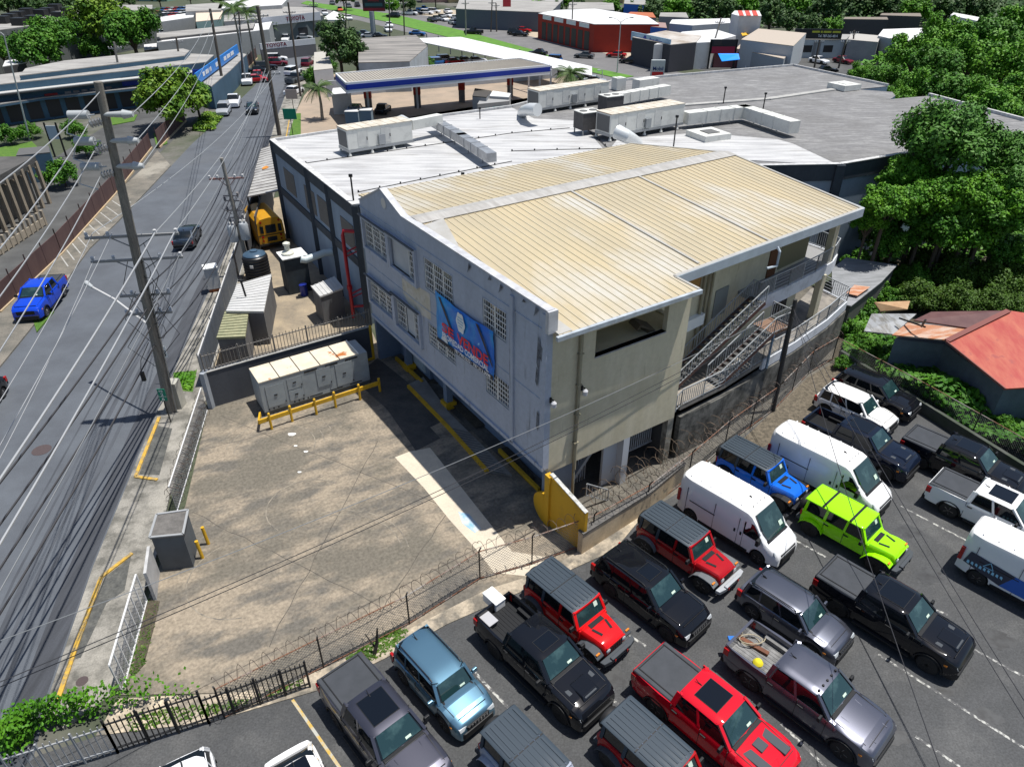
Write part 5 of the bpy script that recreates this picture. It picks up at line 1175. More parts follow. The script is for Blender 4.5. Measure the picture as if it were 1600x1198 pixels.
m = MB(); m.box(-.9,.9,-.8,.8,0,3.0); obj('housing', m, mat('enclosure_dark', (.035,.05,.06), (.02,.025,.03), ns=1), t, local=True)
m = MB(); m.box(-1,1,-.9,.9,3.0,3.08); obj('top_sheet', m, white_m, t, local=True)
m = MB(); m.lathe([(.45,3.08),(.5,3.25),(.3,3.35),(.2,3.4),(.2,3.8),(.28,3.85),(.28,4.0),(.1,4.1)], (-.3,0,0), 16); obj('mushroom_vent', m, mat('cream_vent', (.6,.6,.52), r=.4), t, local=True, smooth=40)
m = MB(); a_ = G(470,405,3.2); q = Va+dU*6.8+nU*.02; m.tube([a_, a_+Vector((.3,.1,-.1)), (q.x-.6,q.y-.2,3.3), (q.x,q.y,3.3)], .28, 10); tag(obj('pale_duct', m, mat('pale_pipe', (.5,.58,.6), r=.35), smooth=50), 'fat pale blue pipe entering the wall beside the dark enclosure', 'duct')
m = MB(); p = G(476,461); m.lathe([(.3,0),(.31,.05),(.29,.35),(.31,.4),(.29,.75),(.31,.9),(.26,.9),(.26,.85)], p, 18); tag(obj('blue_drum', m, mat('drum_blue', (.015,.03,.25), r=.4), smooth=35), 'blue plastic drum standing in the yard shade', 'drum')
# school bus
t = thing('school_bus', 'yellow school bus parked nose in between the grey panels and the blue grey wall', 'bus', (*G2(429,389),0), R(121))
by = mat('bus_yellow', (.55,.27,.01), (.45,.22,.01), r=.45, ns=1)
m = MB(); m.loft([[(x,y,z) for y, z in ((-1.15,.5),(1.15,.5),(1.18,1.6),(1.12,2.5),(.8,2.85),(0,2.95),(-.8,2.85),(-1.12,2.5),(-1.18,1.6))] for x in (.0,.1,4.5,4.6)]); obj('body', m, by, t, local=True, smooth=35)
m = MB(); m.box(-.03,.0,-.45,.45,1.55,2.3)
for s in (-1,1): m.box(-.03,0,s*.65,s*.95,1.6,2.25)
m.box(-.03,0,-.42,.42,.8,1.2); obj('rear_window', m, glass_d, t, local=True)
for s in (-1,1):
    for z, r_ in ((2.6,.1),(1.25,.1),(.9,.08)): m = MB(); m.lathe([(r_,-.04),(r_,0)], (-.01,s*.8,z), 10, axis='x'); obj('rear_light', m, lampr, t, local=True)
m = MB(); m.box(-.1,0,-1.15,1.15,.45,.62); m.box(-.02,.01,-1.17,1.17,1.35,1.42); obj('rear_bumper', m, dark, t, local=True)
for x_ in (1.4,3.9):
    for s in (-1,1): m = MB(); m.lathe([(.3,-.12),(.45,-.12),(.45,.12),(.3,.12)], (x_,s*1.0,.45), 16, axis='y'); obj('wheel', m, black, t, local=True)
# lean-to canopy, screens
t = thing('sheet_canopy', 'white corrugated lean-to canopy beside the blue grey building and the road', 'canopy', (*G2(410,300,4.2),0))
P = [G(*p) for p in ((386,308,4.2),(437,298,4.5),(431,226,4.5),(408,233,4.2))]
m = MB(); m.slab(P, .06); r_ = obj('roof_sheet', m, mat('canopy_sheet', (.45,.44,.42), (.3,.29,.28), r=.5, ns=1), t)
m = MB()
for k in range(19): f = k/18; m.bar(P[0].lerp(P[3],f)+Vector((0,0,.03)), P[1].lerp(P[2],f)+Vector((0,0,.03)), .06,.06)
obj('sheet_ribs', m, mat('canopy_rib', (.2,.19,.18)), r_)
for f in (.02,.5,.98): p = P[0].lerp(P[3],f); m = MB(); m.box(p.x-.06,p.x+.06,p.y-.06,p.y+.06,0,p.z-.06); obj('post', m, dark, t)
m = MB(); p = G(415,263,4.36); m.poly([(p.x+.3*math.cos(a_), p.y+.6*math.sin(a_)*(1+.2*math.cos(3*a_)), 4.43) for a_ in [i*.6 for i in range(10)]]); obj('rust_stain', m, mat('orange_rust', (.6,.25,.03), (.4,.15,.02), ns=4), r_, fix=False)
for a_, b_, h_ in (((391,400),(408,330),3.0),((408,392),(428,318),3.2)):
    m = MB(); a_, b_ = G(*a_), G(*b_); m.bar((a_.x,a_.y,h_/2),(b_.x,b_.y,h_/2),.08,h_); tag(obj('screen_panel', m, dgrey), f'tall dark grey screen panel beside the school bus, {"nearer the road" if h_ == 3.0 else "nearer the bus"}', 'panel', 'screen panels beside the bus')
# ---- grey wall with picket fence on top
W0, W1 = G(335,635), Vector((-9.35,41.5,0))
t = thing('boundary_wall', 'dark grey boundary wall with pale coping behind the generator', 'wall', W0)
m = MB(); m.bar((W0.x,W0.y,1.22),(W1.x,W1.y,1.22),.2,2.44); obj('wall_face', m, dgrey, t)
m = MB(); m.bar((W0.x,W0.y,2.47),(W1.x,W1.y,2.47),.26,.05); obj('coping', m, mat('coping_grey', (.45,.44,.42), (.3,.3,.28), ns=2), t)
m = MB(); m.bar((W0.x-.12,W0.y-.3,1.25),(W0.x+.02,W0.y+.25,1.25),.3,2.5); obj('end_pier', m, mat('pier_pale', (.33,.36,.4), (.25,.27,.3), ns=1), t)
m = MB(); m.bar((W1.x+.0,W1.y-.12,0),(W1.x+.0,W1.y-.12,2.55),.16); m.bar((W1.x-1.5,W1.y-1.2,.12),(W1.x,W1.y-.12,.12),.3,.1); obj('yellow_edge_post', m, yel, t)
def picket(name, label, a, b, z0, h, step, mt_, posts=6, spear=True, r=.03, rails=(.12,.88), group=None, cat='fence'):
    t = thing(name, label, cat, a, 0, group); L = (b-a).length; n = int(L/step)
    m = MB()
    for k in range(n+1):
        p = a.lerp(b, k/n); m.box(p.x-r/2,p.x+r/2,p.y-r/2,p.y+r/2,z0,z0+h)
        if spear and k % 2: m.add([(p.x-r,p.y,z0+h),(p.x+r,p.y,z0+h),(p.x,p.y,z0+h+.12)], [(0,1,2)])
    obj('pickets', m, mt_, t)
    for f in rails:
        m = MB(); m.bar((a.x,a.y,z0+h*f),(b.x,b.y,z0+h*f),.05,.05); obj('rail', m, mt_, t)
    for k in range(posts+1):
        p = a.lerp(b, k/posts); m = MB(); m.box(p.x-.032,p.x+.032,p.y-.032,p.y+.032,0,z0+h+.08); obj('post', m, mt_, t)
    return t
picket('picket_fence', 'grey spear topped picket fence standing on the grey boundary wall', W0, W1, 2.5, 1.15, .2, mat('picket_grey', (.12,.12,.12), (.2,.18,.16), ns=3), 5)
# fence along the road
F0, F1 = G(322,606), G(398,352)
t = thing('panel_fence', 'blue grey sheet fence with pale rails between the road pavement and the yard', 'fence', F0)
m = MB(); m.bar((F0.x,F0.y,1.1),(F1.x,F1.y,1.1),.04,2.1); obj('sheet_panel', m, mat('fence_sheet', (.12,.14,.17), (.09,.105,.13), ns=.8), t)
for z_ in (.12, 2.3):
    m = MB(); m.bar((F0.x,F0.y,z_),(F1.x,F1.y,z_),.08,.07); obj('rail', m, mat('rail_pale', (.5,.5,.5)), t)
for k in range(13):
    p = F0.lerp(F1,k/12); m = MB(); m.tube([(p.x,p.y,0),(p.x,p.y,2.5)],.035,6); obj('post', m, steel, t)
def chain(m, a, b, h, z0=.03, sp=.16, w_=.009):
    d = (b-a); L = d.length; d.normalize(); n = int((L+h)/sp)
    for s in (1,-1):
        for k in range(-int(h/sp), int(L/sp)+1):
            u0 = k*sp; u1 = u0+h; q0, q1 = max(0,u0), min(L,u1)
            if q1 <= q0: continue
            za, zb_ = (q0-u0), (q1-u0)
            if s < 0: za, zb_ = h-za, h-zb_
            p, q = a+d*q0, a+d*q1; m.bar((p.x,p.y,z0+za),(q.x,q.y,z0+zb_),w_,w_)
def razor(m, a, b, z, rad=.28, r=.012, turns=2.2, jit=.12):
    L = (b-a).length; n = int(L*turns*9); d = (b-a).normalized(); nn = Vector((-d.y,d.x,0)); pts = []
    for k in range(n+1):
        t_ = k/n*L*turns*2*math.pi; rr = rad*(1+jit*math.sin(k*.37)); p = a.lerp(b,k/n); pts.append((p+nn*rr*math.cos(t_)+Vector((0,0,z+rr*math.sin(t_)))))
    m.tube(pts, r, 3)
cw = mat('chain_wire', (.25,.25,.25), r=.5, m=.5); rzw = mat('rusty_razor_wire', (.13,.1,.085), r=.7, m=.4)
def chainfence(label, pts, h, mt_=None, post=2.8, coil=True, arms=True, rustrail=False):
    P = [G(*p) for p in pts]; t = thing('chain_link_fence', label, 'fence', P[0])
    m = MB()
    for a_, b_ in zip(P, P[1:]): chain(m, a_.copy(), b_.copy(), h)
    obj('wire_mesh', m, cw, t)
    m = MB()
    for a_, b_ in zip(P, P[1:]):
        for z_ in (.1, h): m = MB(); m.tube([(a_.x,a_.y,z_),(b_.x,b_.y,z_)], .026, 6); obj('rail', m, mat('rust_rail', (.2,.09,.05), (.3,.28,.26), ns=1, lo=.45, hi=.6), t)
    for a_, b_ in zip(P, P[1:]):
        n = max(1, round((b_-a_).length/post))
        for k in range(n+(1 if b_ is P[-1] else 0)):
            p = a_.lerp(b_,k/n); m = MB(); m.tube([(p.x,p.y,0),(p.x,p.y,h+.05),(p.x+.1,p.y-.18,h+.42)] if arms else [(p.x,p.y,0),(p.x,p.y,h+.1)],.035,6); obj('post', m, dark, t)
    if coil:
        m = MB()
        for a_, b_ in zip(P, P[1:]): razor(m, a_, b_, h+.22)
        tag(obj('razor_wire', m, rzw), 'coiled razor wire running along the top of the '+coil, 'razor wire')
    return t
chainfence('chain link fence with leaning arms between the forecourt and the parked vehicles', [(352,1122),(506,1043),(640,975),(750,905),(831,882),(925,848)], 1.75, coil='chain link fence below the forecourt')
chainfence('chain link fence rising on the beige retaining wall to the black pole', [(925,848),(1009,800),(1075,748),(1132,697),(1210,640),(1262,585),(1300,562)], 1.75, coil='fence by the beige retaining wall')
chainfence('long chain link fence in front of the vine covered bank at the right', [(1300,562),(1440,640),(1600,735),(1800,850)], 1.7, coil=None)
# beige retaining wall
t = thing('retaining_wall', 'low beige block wall in sun behind the black suv and deep red off-road vehicle', 'wall', G(925,845))
wp = [(905,864),(1010,797),(1062,752)]
m = MB()
for a_, b_ in zip(wp, wp[1:]):
    a_, b_ = G(*a_), G(*b_); m.bar((a_.x,a_.y,.65),(b_.x,b_.y,.65),.3,1.3)
obj('block_face', m, mat('beige_block', (.58,.47,.32), (.42,.34,.23), r=.9, ns=1.2, fine=.12, fs=9, c3=(.2,.19,.15), s3=1.5, lo3=.6, hi3=.7), t)
m = MB()
for a_, b_ in zip(wp, wp[1:]):
    a_, b_ = G(*a_), G(*b_); m.bar((a_.x,a_.y,1.32),(b_.x,b_.y,1.32),.36,.06)
obj('coping', m, mat('dark_coping', (.08,.08,.08), (.14,.13,.12), ns=3), t)
m = MB(); a_ = G(898,868); b_ = Vector((8.9,29.9,0)); razor(m, G(912,800,.3), G(1060,735,.3), 1.0, .35, .015, 1.8, .5); razor(m, G(960,770,.3), G(1200,640,.3), 1.1, .4, .015, 1.6, .5)
tag(obj('dry_vine_tangle', m, mat('dry_vine', (.16,.11,.075), (.09,.07,.05), ns=3)), 'tangle of dry brown vines behind the beige retaining wall', 'vine', kind='stuff')
# ---- generator
a_, b_ = G(414,646,.25), G(579,594,.25); L = (b_-a_).length; rz = math.atan2(b_.y-a_.y,b_.x-a_.x)
t = thing('generator_container', 'long pale grey generator container with rust stained cream roof panels', 'generator', (a_.x,a_.y,0), rz)
gb = mat('generator_grey', (.33,.37,.39), (.27,.3,.32), r=.6, ns=1.2, fine=.04, c3=(.2,.2,.2), s3=2.5, lo3=.66, hi3=.72)
m = MB(); m.box(0,L,0,1.9,.3,2.35); obj('housing', m, gb, t, local=True, bevel=.02)
m = MB(); m.box(.02,L-.02,.04,1.86,.02,.3); obj('skid_base', m, mat('dark_skid', (.1,.1,.09)), t, local=True)
n = 5
for k in range(n):
    x0 = k*(L-.55)/n; m = MB(); m.box(x0+.02,x0+(L-.55)/n-.02,-.02,1.92,2.35,2.41)
    rp = obj('roof_panel', m, mat('cream_top', (.68,.62,.5), (.6,.52,.4), r=.6, ns=1.2, c3=(.42,.14,.03), s3=.9, lo3=.6, hi3=.66), t, local=True)
    if k: m = MB(); m.box(x0-.02,x0+.02,-.03,1.93,2.41,2.44); obj('seam', m, dark, rp, local=True)
m = MB(); m.box(L-.6,L-.55,-.02,1.92,2.35,2.46); obj('white_edge', m, white_m, t, local=True)
for x0, x1, z0, z1 in ((.3,1.4,.55,2.0),(1.6,2.5,1.35,2.1),(1.6,2.5,.55,1.25),(3.4,4.3,.9,2.15),(4.6,5.7,.55,2.1)):
    m = MB(); m.box(x0,x1,-.03,0,z0,z1); d_ = obj('access_door', m, gb, t, local=True); m = MB(); m.box(x0-.01,x1+.01,-.015,.0,z0-.01,z1+.01); obj('door_gap', m, dark, d_, local=True)
    m = MB(); m.box((x0+x1)/2-.12,(x0+x1)/2+.08,-.06,-.03,(z0+z1)/2,(z0+z1)/2+.07); m.box(x1-.08,x1-.03,-.06,-.03,z0+.1,z0+.2); obj('handle', m, dark, d_, local=True)
for k in range(7): m = MB(); m.lathe([(.05,-.03),(.05,0)], (.3+k*.28 if k < 3 else 1.0+k*.28,0,.42+.0*k), 8, axis='y'); obj('port', m, dark, t, local=True)
m = MB()
for x0 in (2.7,4.0,5.3): m.box(x0,x0+.8,-.02,0,2.15,2.25); m.box(x0+.1,x0+.9,-.02,0,.4,.46)
obj('vent_slots', m, dark, t, local=True)
t = thing('guard_rail', 'yellow guard rail on round posts in front of the generator', 'barrier', G(425,671))
PB = [(425,671),(457,659),(495,648),(525,637),(563,625)]
for p in PB:
    p = G(*p); m = MB(); m.tube([(p.x,p.y,0),(p.x,p.y,1.12)],.075,10); m.lathe([(.075,1.12),(.05,1.17),(.01,1.19)], (p.x,p.y,0), 10); obj('post', m, yel, t, smooth=50)
q0, q1 = G(425,671), G(563,625); dd = (q1-q0).normalized(); a_, b_ = q0-dd*.6, q1+dd*1.3; m = MB(); off = Vector((-dd.y,dd.x,0))*.1; m.bar(a_+off+Vector((0,0,.72)), b_+off+Vector((0,0,.72)), .1, .26); c_ = a_+Vector((-.35,1.2,0)); m.bar(a_+off+Vector((0,0,.7)), c_+Vector((0,0,.5)), .1, .26); obj('beam', m, yel, t)
for px, py, h_, lb in ((594,612,1.0,'lone yellow bollard in the shade right of the guard rail'),(326,850,1.1,'yellow bollard behind the dark guard box, the upper of two'),(317,872,1.1,'yellow bollard beside the dark guard box, the lower of two')):
    p = G(px,py); m = MB(); m.tube([(p.x,p.y,0),(p.x-(.05 if px<400 else 0),p.y,h_)],.08,10); tag(obj('bollard', m, yel, smooth=50), lb, 'bollard', 'yellow bollards')
# ---- guard box, white panel, sliding gate, barbed fence
P = [G2(*p,2.1) for p in ((245,804),(294,797),(286,835),(234,840))]; t = thing('guard_box', 'small dark grey block hut with stained flat top at the forecourt edge', 'hut', (*P[0],0))
c = (sum(p[0] for p in P)/4, sum(p[1] for p in P)/4); Q = [(c[0]+(p[0]-c[0])*.95, c[1]+(p[1]-c[1])*.95) for p in P]
m = MB(); m.prism(Q,0,2.0); obj('wall', m, mat('box_grey', (.1,.115,.13), (.08,.09,.1), ns=1), t); m = MB(); m.prism(P,2.0,2.12); obj('roof', m, mat('box_top', (.09,.085,.08), (.16,.15,.14), ns=3, fine=.2), t)
m = MB(); edge_band(m, P, 2.1, 2.16, .05, close=True); obj('roof_edge', m, mat('edge_pale', (.3,.31,.32)), t)
a_, b_ = G(255,895), G(243,938); m = MB(); m.bar((a_.x-.2,a_.y,.85),(b_.x,b_.y,.85),.12,1.7); tag(obj('white_panel_wall', m, mat('dirty_white', (.5,.5,.5), (.36,.36,.36), ns=1.5)), 'short white panel wall between the guard box and the sliding gate', 'wall')
a_, b_ = G(192,1083), G(230,940)
t = thing('sliding_gate', 'white mesh sliding gate along the pavement', 'gate', a_)
wm = mat('gate_white', (.6,.6,.6)); m = MB(); chain(m, a_.copy(), b_.copy(), 1.65, .05, .2, .014); obj('gate_mesh', m, mat('gate_wire', (.3,.3,.3)), t)
for z_ in (.06,1.7): m = MB(); m.bar((a_.x,a_.y,z_),(b_.x,b_.y,z_),.07,.07); obj('rail', m, wm, t)
for k in range(9): p = a_.lerp(b_,k/8); m = MB(); m.box(p.x-.025,p.x+.025,p.y-.025,p.y+.025,0,1.7); obj('post', m, wm, t)
a_, b_ = G(277,800), G(324,642)
t = thing('mesh_fence', 'white railed mesh fence tangled with barbed wire above the guard box', 'fence', a_)
m = MB(); chain(m, a_.copy(), b_.copy(), 1.6, .05, .17, .014); obj('wire_mesh', m, cw, t)
for z_ in (.06,1.65): m = MB(); m.bar((a_.x,a_.y,z_),(b_.x,b_.y,z_),.06,.06); obj('rail', m, wm, t)
m = MB(); razor(m, a_, b_, 1.2, .3, .014, 2.5, .3); razor(m, a_, b_, .7, .35, .012, 1.7, .4); tag(obj('barbed_wire', m, rzw), 'dark barbed wire tangle on the white railed mesh fence', 'barbed wire')
# ---- black picket gates by the car lot at the lower left
bkm = mat('gate_black', (.015,.015,.016), r=.6)
picket('picket_gate', 'black picket gate leaf in the middle of the lower left fence', G(185,1176), G(327,1130), .1, 1.8, .17, bkm, 3, False, group='black picket fence panels')
picket('picket_gate', 'short black picket panel ending beside the dark grey pickup', G(327,1130), G(485,1074), .1, 1.45, .17, bkm, 4, False, group='black picket fence panels')
picket('picket_gate', 'pale steel picket fence section under the vines in the lower left corner', G(30,1225), G(185,1176), .1, 1.6, .2, mat('pale_steel', (.3,.31,.32)), 3, False, group='black picket fence panels')
# kerb shadows base wall
# ---- signs and boxes on the pavement
p = G(268,662); t = thing('route_sign', 'small green route sign on a thin post by the yellow kerb', 'road sign', p)
m = MB(); m.tube([(p.x,p.y,.1),(p.x-.02,p.y,2.2)],.035,6); obj('post', m, dark, t)
m = MB(); m.box(p.x-.22,p.x+.22,p.y-.03,p.y,1.65,2.45); s_ = obj('sign_plate', m, mat('sign_green', (.01,.2,.12)), t)
m = MB(); letters(m, 'PR', (p.x-.12,p.y-.036,2.24), (1,0,0), (0,0,1), .13, .24, .01); letters(m, '2', (p.x-.08,p.y-.036,1.98), (1,0,0), (0,0,1), .2, .16, .015); m.box(p.x-.2,p.x+.2,p.y-.04,p.y-.03,1.93,1.95); letters(m, '6', (p.x-.08,p.y-.036,1.68), (1,0,0), (0,0,1), .2, .16, .015); obj('sign_lettering', m, white_m, s_, fix=False)
p = G(268,598); t = thing('speed_sign', 'white speed limit sign partly hidden behind the big leaning pole', 'road sign', p)
m = MB(); m.tube([(p.x,p.y,.1),(p.x,p.y,2.6)],.035,6); obj('post', m, dark, t)
m = MB(); m.box(p.x-.3,p.x+.3,p.y-.03,p.y,1.9,2.7); s_ = obj('sign_plate', m, white_m, t); m = MB(); letters(m, '35', (p.x-.2,p.y-.036,2.0), (1,0,0), (0,0,1), .4, .42, .02); obj('sign_lettering', m, dark, s_, fix=False)
p = G(337,455); t = thing('utility_cabinet', 'white utility cabinet on a rusty stand beside the road', 'cabinet', p, R(25))
m = MB(); m.box(-.5,.5,-.45,.45,.4,2.1); obj('cabinet_body', m, mat('cabinet_grey', (.5,.5,.5), (.4,.4,.4), ns=2), t, local=True); m = MB(); m.box(-.54,.54,-.5,.5,2.1,2.18); obj('lid', m, white_m, t, local=True); m = MB(); m.box(-.45,.45,-.4,.4,0,.4); obj('stand', m, rustm, t, local=True)
p = G(270,636); m = MB(); m.box(p.x+.1,p.x+.75,p.y-.4,p.y+.3,.12,1.9); tag(obj('meter_pillar', m, mat('meter_cream', (.45,.44,.38), (.35,.34,.3), ns=2)), 'cream concrete meter pillar against the foot of the big pole', 'pillar')
# ---- brown fence and arcade building at the left
def fence_panels(label, pts, h, mt_, post, n):
    P = [G(*p) for p in pts]; t = thing('screened_fence', label, 'fence', P[0])
    for a_, b_ in zip(P, P[1:]):
        m = MB(); m.bar((a_.x,a_.y,h/2+.1),(b_.x,b_.y,h/2+.1),.05,h-.1); obj('screen_sheet', m, mt_, t)
        m = MB(); m.bar((a_.x,a_.y,.1),(b_.x,b_.y,.1),.3,.22); obj('kerb', m, mat('orange_kerb', (.5,.36,.2), (.4,.33,.24), ns=1), t)
        k_ = max(1,round((b_-a_).length/n))
        for k in range(k_+1):
            p = a_.lerp(b_,k/k_); m = MB(); m.tube([(p.x,p.y,0),(p.x,p.y,h+.5)],.05,6); obj('post', m, post, t)
brn = mat('maroon_screen', (.07,.035,.035), (.1,.055,.05), ns=1, st=(1,1,.3))
fence_panels('maroon screened fence with tall posts along the parking bays', [(0,490),(97,398),(180,305),(237,232)], 1.9, brn, mat('maroon_post', (.05,.025,.025)), 3.2)
fence_panels('maroon screened fence under the roadside tree', [(249,232),(290,190)], 2.2, brn, mat('maroon_post', (1,1,1)), 3)
fence_panels('maroon screened fence beyond the white gate up to the corner', [(336,160),(378,118),(402,92)], 2.2, brn, mat('maroon_post', (1,1,1)), 3.5)
a_, b_ = G(4,368), G(78,318)
t = thing('arcade_building', 'low building with a row of tall beige arches and dark flat roof', 'building', a_)
d = (b_-a_).normalized(); nn = Vector((-d.y,d.x,0))*1; L = (b_-a_).length+8; a0 = a_-d*8
m = MB(); q = [a0+nn*1.2, a0+nn*14, a0+d*L+nn*14, a0+d*L+nn*1.2]; m.prism([(p.x,p.y) for p in q],0,4.4); obj('wall', m, mat('arcade_wall', (.2,.17,.13)), t)
m = MB(); q = [a0-nn*.1, a0+nn*14.2, a0+d*(L+.2)+nn*14.2, a0+d*(L+.2)-nn*.1]; m.prism([(p.x,p.y) for p in q],4.3,4.9); obj('roof', m, mat('arcade_roof', (.06,.058,.055), (.1,.095,.09), ns=.5), t)
for k in range(13):
    p = a0+d*(L*k/12); m = MB(); m.bar(p, p+Vector((0,0,4.4)), .3,.35); obj('arcade_column', m, mat('arcade_beige', (.36,.3,.22), (.28,.23,.17), ns=1), t)
    if k < 12:
        m = MB(); q0, q1 = p, a0+d*(L*(k+1)/12); pts = []
        for i in range(9): f = i/8; pts.append(q0.lerp(q1,f)+Vector((0,0,3.5+.55*math.sin(math.pi*f))))
        for u, v in zip(pts,pts[1:]): m.add([u,v,(v.x,v.y,4.35),(u.x,u.y,4.35),u+nn*.15,v+nn*.15,(v.x+nn.x*.15,v.y+nn.y*.15,4.35),(u.x+nn.x*.15,u.y+nn.y*.15,4.35)],[(0,1,2,3),(7,6,5,4),(0,4,5,1)])
        obj('arch', m, mat('arcade_beige', (1,1,1)), t)
fa, fb = G(0,398), G(72,352); m = MB()
for k in range(15):
    p = (fa-d*4).lerp(fb,k/14); m.box(p.x-.12,p.x+.12,p.y-.12,p.y+.12,0,1.5)
t = thing('garden_wall', 'low pale wall with square piers in front of the arches', 'wall', fa); obj('pier', m, mat('pier_beige', (.4,.34,.26), (.3,.26,.2), ns=2), t)
m = MB(); m.bar((*(fa-d*4).xy,.45),(fb.x,fb.y,.45),.12,.7); obj('low_wall', m, mat('pier_beige', (1,1,1)), t)
p = G(88,245); t = thing('notice_board', 'pale notice board on two posts by the arcade drive', 'sign', p)
m = MB(); m.box(p.x-.1,p.x+1.3,p.y-.05,p.y+.05,2.2,3.8); obj('board', m, mat('board_blue', (.4,.48,.55)), t)
for x_ in (-.15,1.3): m = MB(); m.box(p.x+x_-.08,p.x+x_+.08,p.y-.08,p.y+.08,0,4.2); obj('post', m, dark, t)
# ---------------------------------------------------------------- trees and plants
def leafm(nm, a, b, c=None): return mat(nm, a, b, r=.6, ns=.45, lo=.42, hi=.6, fine=.3, fs=3, c3=c, s3=1.2, lo3=.56, hi3=.68, spec=.3)
L_dark = leafm('mango_leaves', (.045,.14,.012), (.075,.2,.02), (.11,.24,.05))
L_brt = leafm('bright_leaves', (.055,.18,.006), (.11,.27,.01), (.02,.09,.006))
L_mid = leafm('mid_leaves', (.035,.13,.006), (.075,.2,.01), (.015,.065,.006))
L_olv = leafm('olive_leaves', (.055,.12,.008), (.035,.085,.006), (.1,.16,.015))
L_yel = leafm('yellow_green_leaves', (.07,.165,.008), (.15,.25,.015), (.025,.085,.006))
L_palm = leafm('palm_fronds', (.045,.1,.02), (.09,.15,.035), (.03,.06,.02))
L_far = leafm('far_dark_leaves', (.03,.075,.018), (.055,.12,.02), (.02,.05,.012))
bark = mat('bark', (.11,.085,.06), (.06,.045,.035), r=.95, ns=3, st=(4,4,.5))
def leaf(m, p, n, s, el=1.7):
    """one leaf-clump face at p facing n"""
    n = n.normalized(); a = n.cross(Vector((random.random()-.5, random.random()-.5, random.random()-.5))).normalized(); b = n.cross(a)
    a *= s*el/2; b *= s/2
    m.v += [tuple(p-a), tuple(p+b*.9-a*.1), tuple(p+a), tuple(p-b*.9+a*.1)]; o = len(m.v)-4; m.f.append((o, o+1, o+2, o+3)); m.m.append(0)
def crown_mb(seed, R_, flat, nclump, nleaf, ls, cz, open_=.5, el=1.6, low=-.35):
    random.seed(seed); m = MB(); cl = []
    for i in range(nclump):
        while 1:
            v = Vector((random.gauss(0,1), random.gauss(0,1), random.gauss(0,1))).normalized()
            if v.z > low: break
        rr = R_*(random.uniform(.55,.92) if random.random() < .8 else random.uniform(.2,.55))
        rr *= 1+.16*math.sin(3*math.atan2(v.y,v.x)+seed)
        cl.append((Vector((v.x*rr, v.y*rr, cz+v.z*rr*flat)), R_*random.uniform(.16,.34)))
    for i in range(nleaf):
        c, r = random.choice(cl)
        v = Vector((random.gauss(0,1), random.gauss(0,1), random.gauss(.35,1))).normalized()
        p = c+v*r*(random.random()**open_)*Vector((1,1,1)).x
        n = v + Vector((random.gauss(0,.5), random.gauss(0,.5), random.gauss(.45,.5)))
        leaf(m, p, n, ls*random.uniform(.6,1.35), el)
    return m, cl
def trunk_mb(cl, cz, r, h0=0):
    m = MB(); m.tube([(0,0,h0),(.05,.02,cz*.45),(.0,.08,cz*.8)], [r*1.25,r,r*.75], 8)
    for c, q in cl[:9]: m.tube([(0,.04,cz*.5),(c.x*.4,c.y*.4,cz*.5+(c.z-cz*.5)*.6),tuple(c)], [r*.55,r*.35,r*.12], 5)
    return m
PT_ = {}
def proto(kind):
    if kind in PT_: return PT_[kind], False
    sp = {'mango': (11,4.2,.85,120,27000,.24,11.0,L_dark,.33,1.8), 'tall': (27,4.2,.8,85,15000,.29,8.2,L_brt,.28,1.5), 'bright': (23,4.2,.8,70,9500,.3,5.0,L_brt,.25,1.5), 'mid': (31,4.2,.85,75,9500,.32,5.2,L_mid,.28,1.5), 'olive': (45,4.2,.6,70,12000,.22,2.6,L_olv,.2,1.6),
          'yellow': (52,4.2,.75,75,9000,.34,4.6,L_yel,.3,1.6), 'far': (61,4.2,.8,60,4200,.5,4.8,L_far,.3,1.3), 'farb': (67,4.2,.75,60,4200,.5,4.8,L_brt,.3,1.3), 'shrub': (71,4.2,.7,45,5200,.34,2.4,L_mid,.15,1.5), 'dark': (83,4.2,1.0,60,7000,.36,6.0,L_far,.3,1.5)}[kind]
    m, cl = crown_mb(*sp[:3], sp[3], sp[4], sp[5], sp[6], el=sp[9])
    t = thing('shrub' if kind in ('olive','shrub') else 'tree', '', 'shrub' if kind in ('olive','shrub') else 'tree')
    obj('foliage' if kind in ('olive','shrub') else 'crown', m, sp[7], t, local=True, fix=False)
    obj('stem' if kind in ('olive','shrub') else 'trunk', trunk_mb(cl, sp[6], sp[8], 0 if kind in ('olive','shrub') else -12), bark, t, local=True, smooth=60)
    PT_[kind] = t; return t, True
def tree(kind, px, py, zc, rpx, label, group=None, sz=None):
    t, first = proto(kind)
    dep = (H-zc)*F/(F*math.sin(PT)+(py-599)*math.cos(PT)); s = rpx/F*dep/(4.4 if kind in ('mango','tall') else 4.2)
    p = G(px, py, zc); z0 = {'mango':11.0,'tall':8.2,'bright':5,'mid':5.2,'olive':2.6,'yellow':4.6,'far':4.8,'farb':4.8,'shrub':2.4,'dark':6.0}[kind]
    szz = sz or min(max(s*.8, zc/z0), s*1.35)
    o = t if first else dup(t, (0,0,0), 0)
    szz = s*1.0; o.location = (p.x, p.y, max(-3, zc-z0*szz) if kind not in ('olive','shrub') else 0); o.rotation_euler = (0,0,random.uniform(0,6.28)); o.scale = (s, s, szz)
    o['label'] = label
    if group: o['group'] = group
    elif 'group' in o: del o['group']
    return o
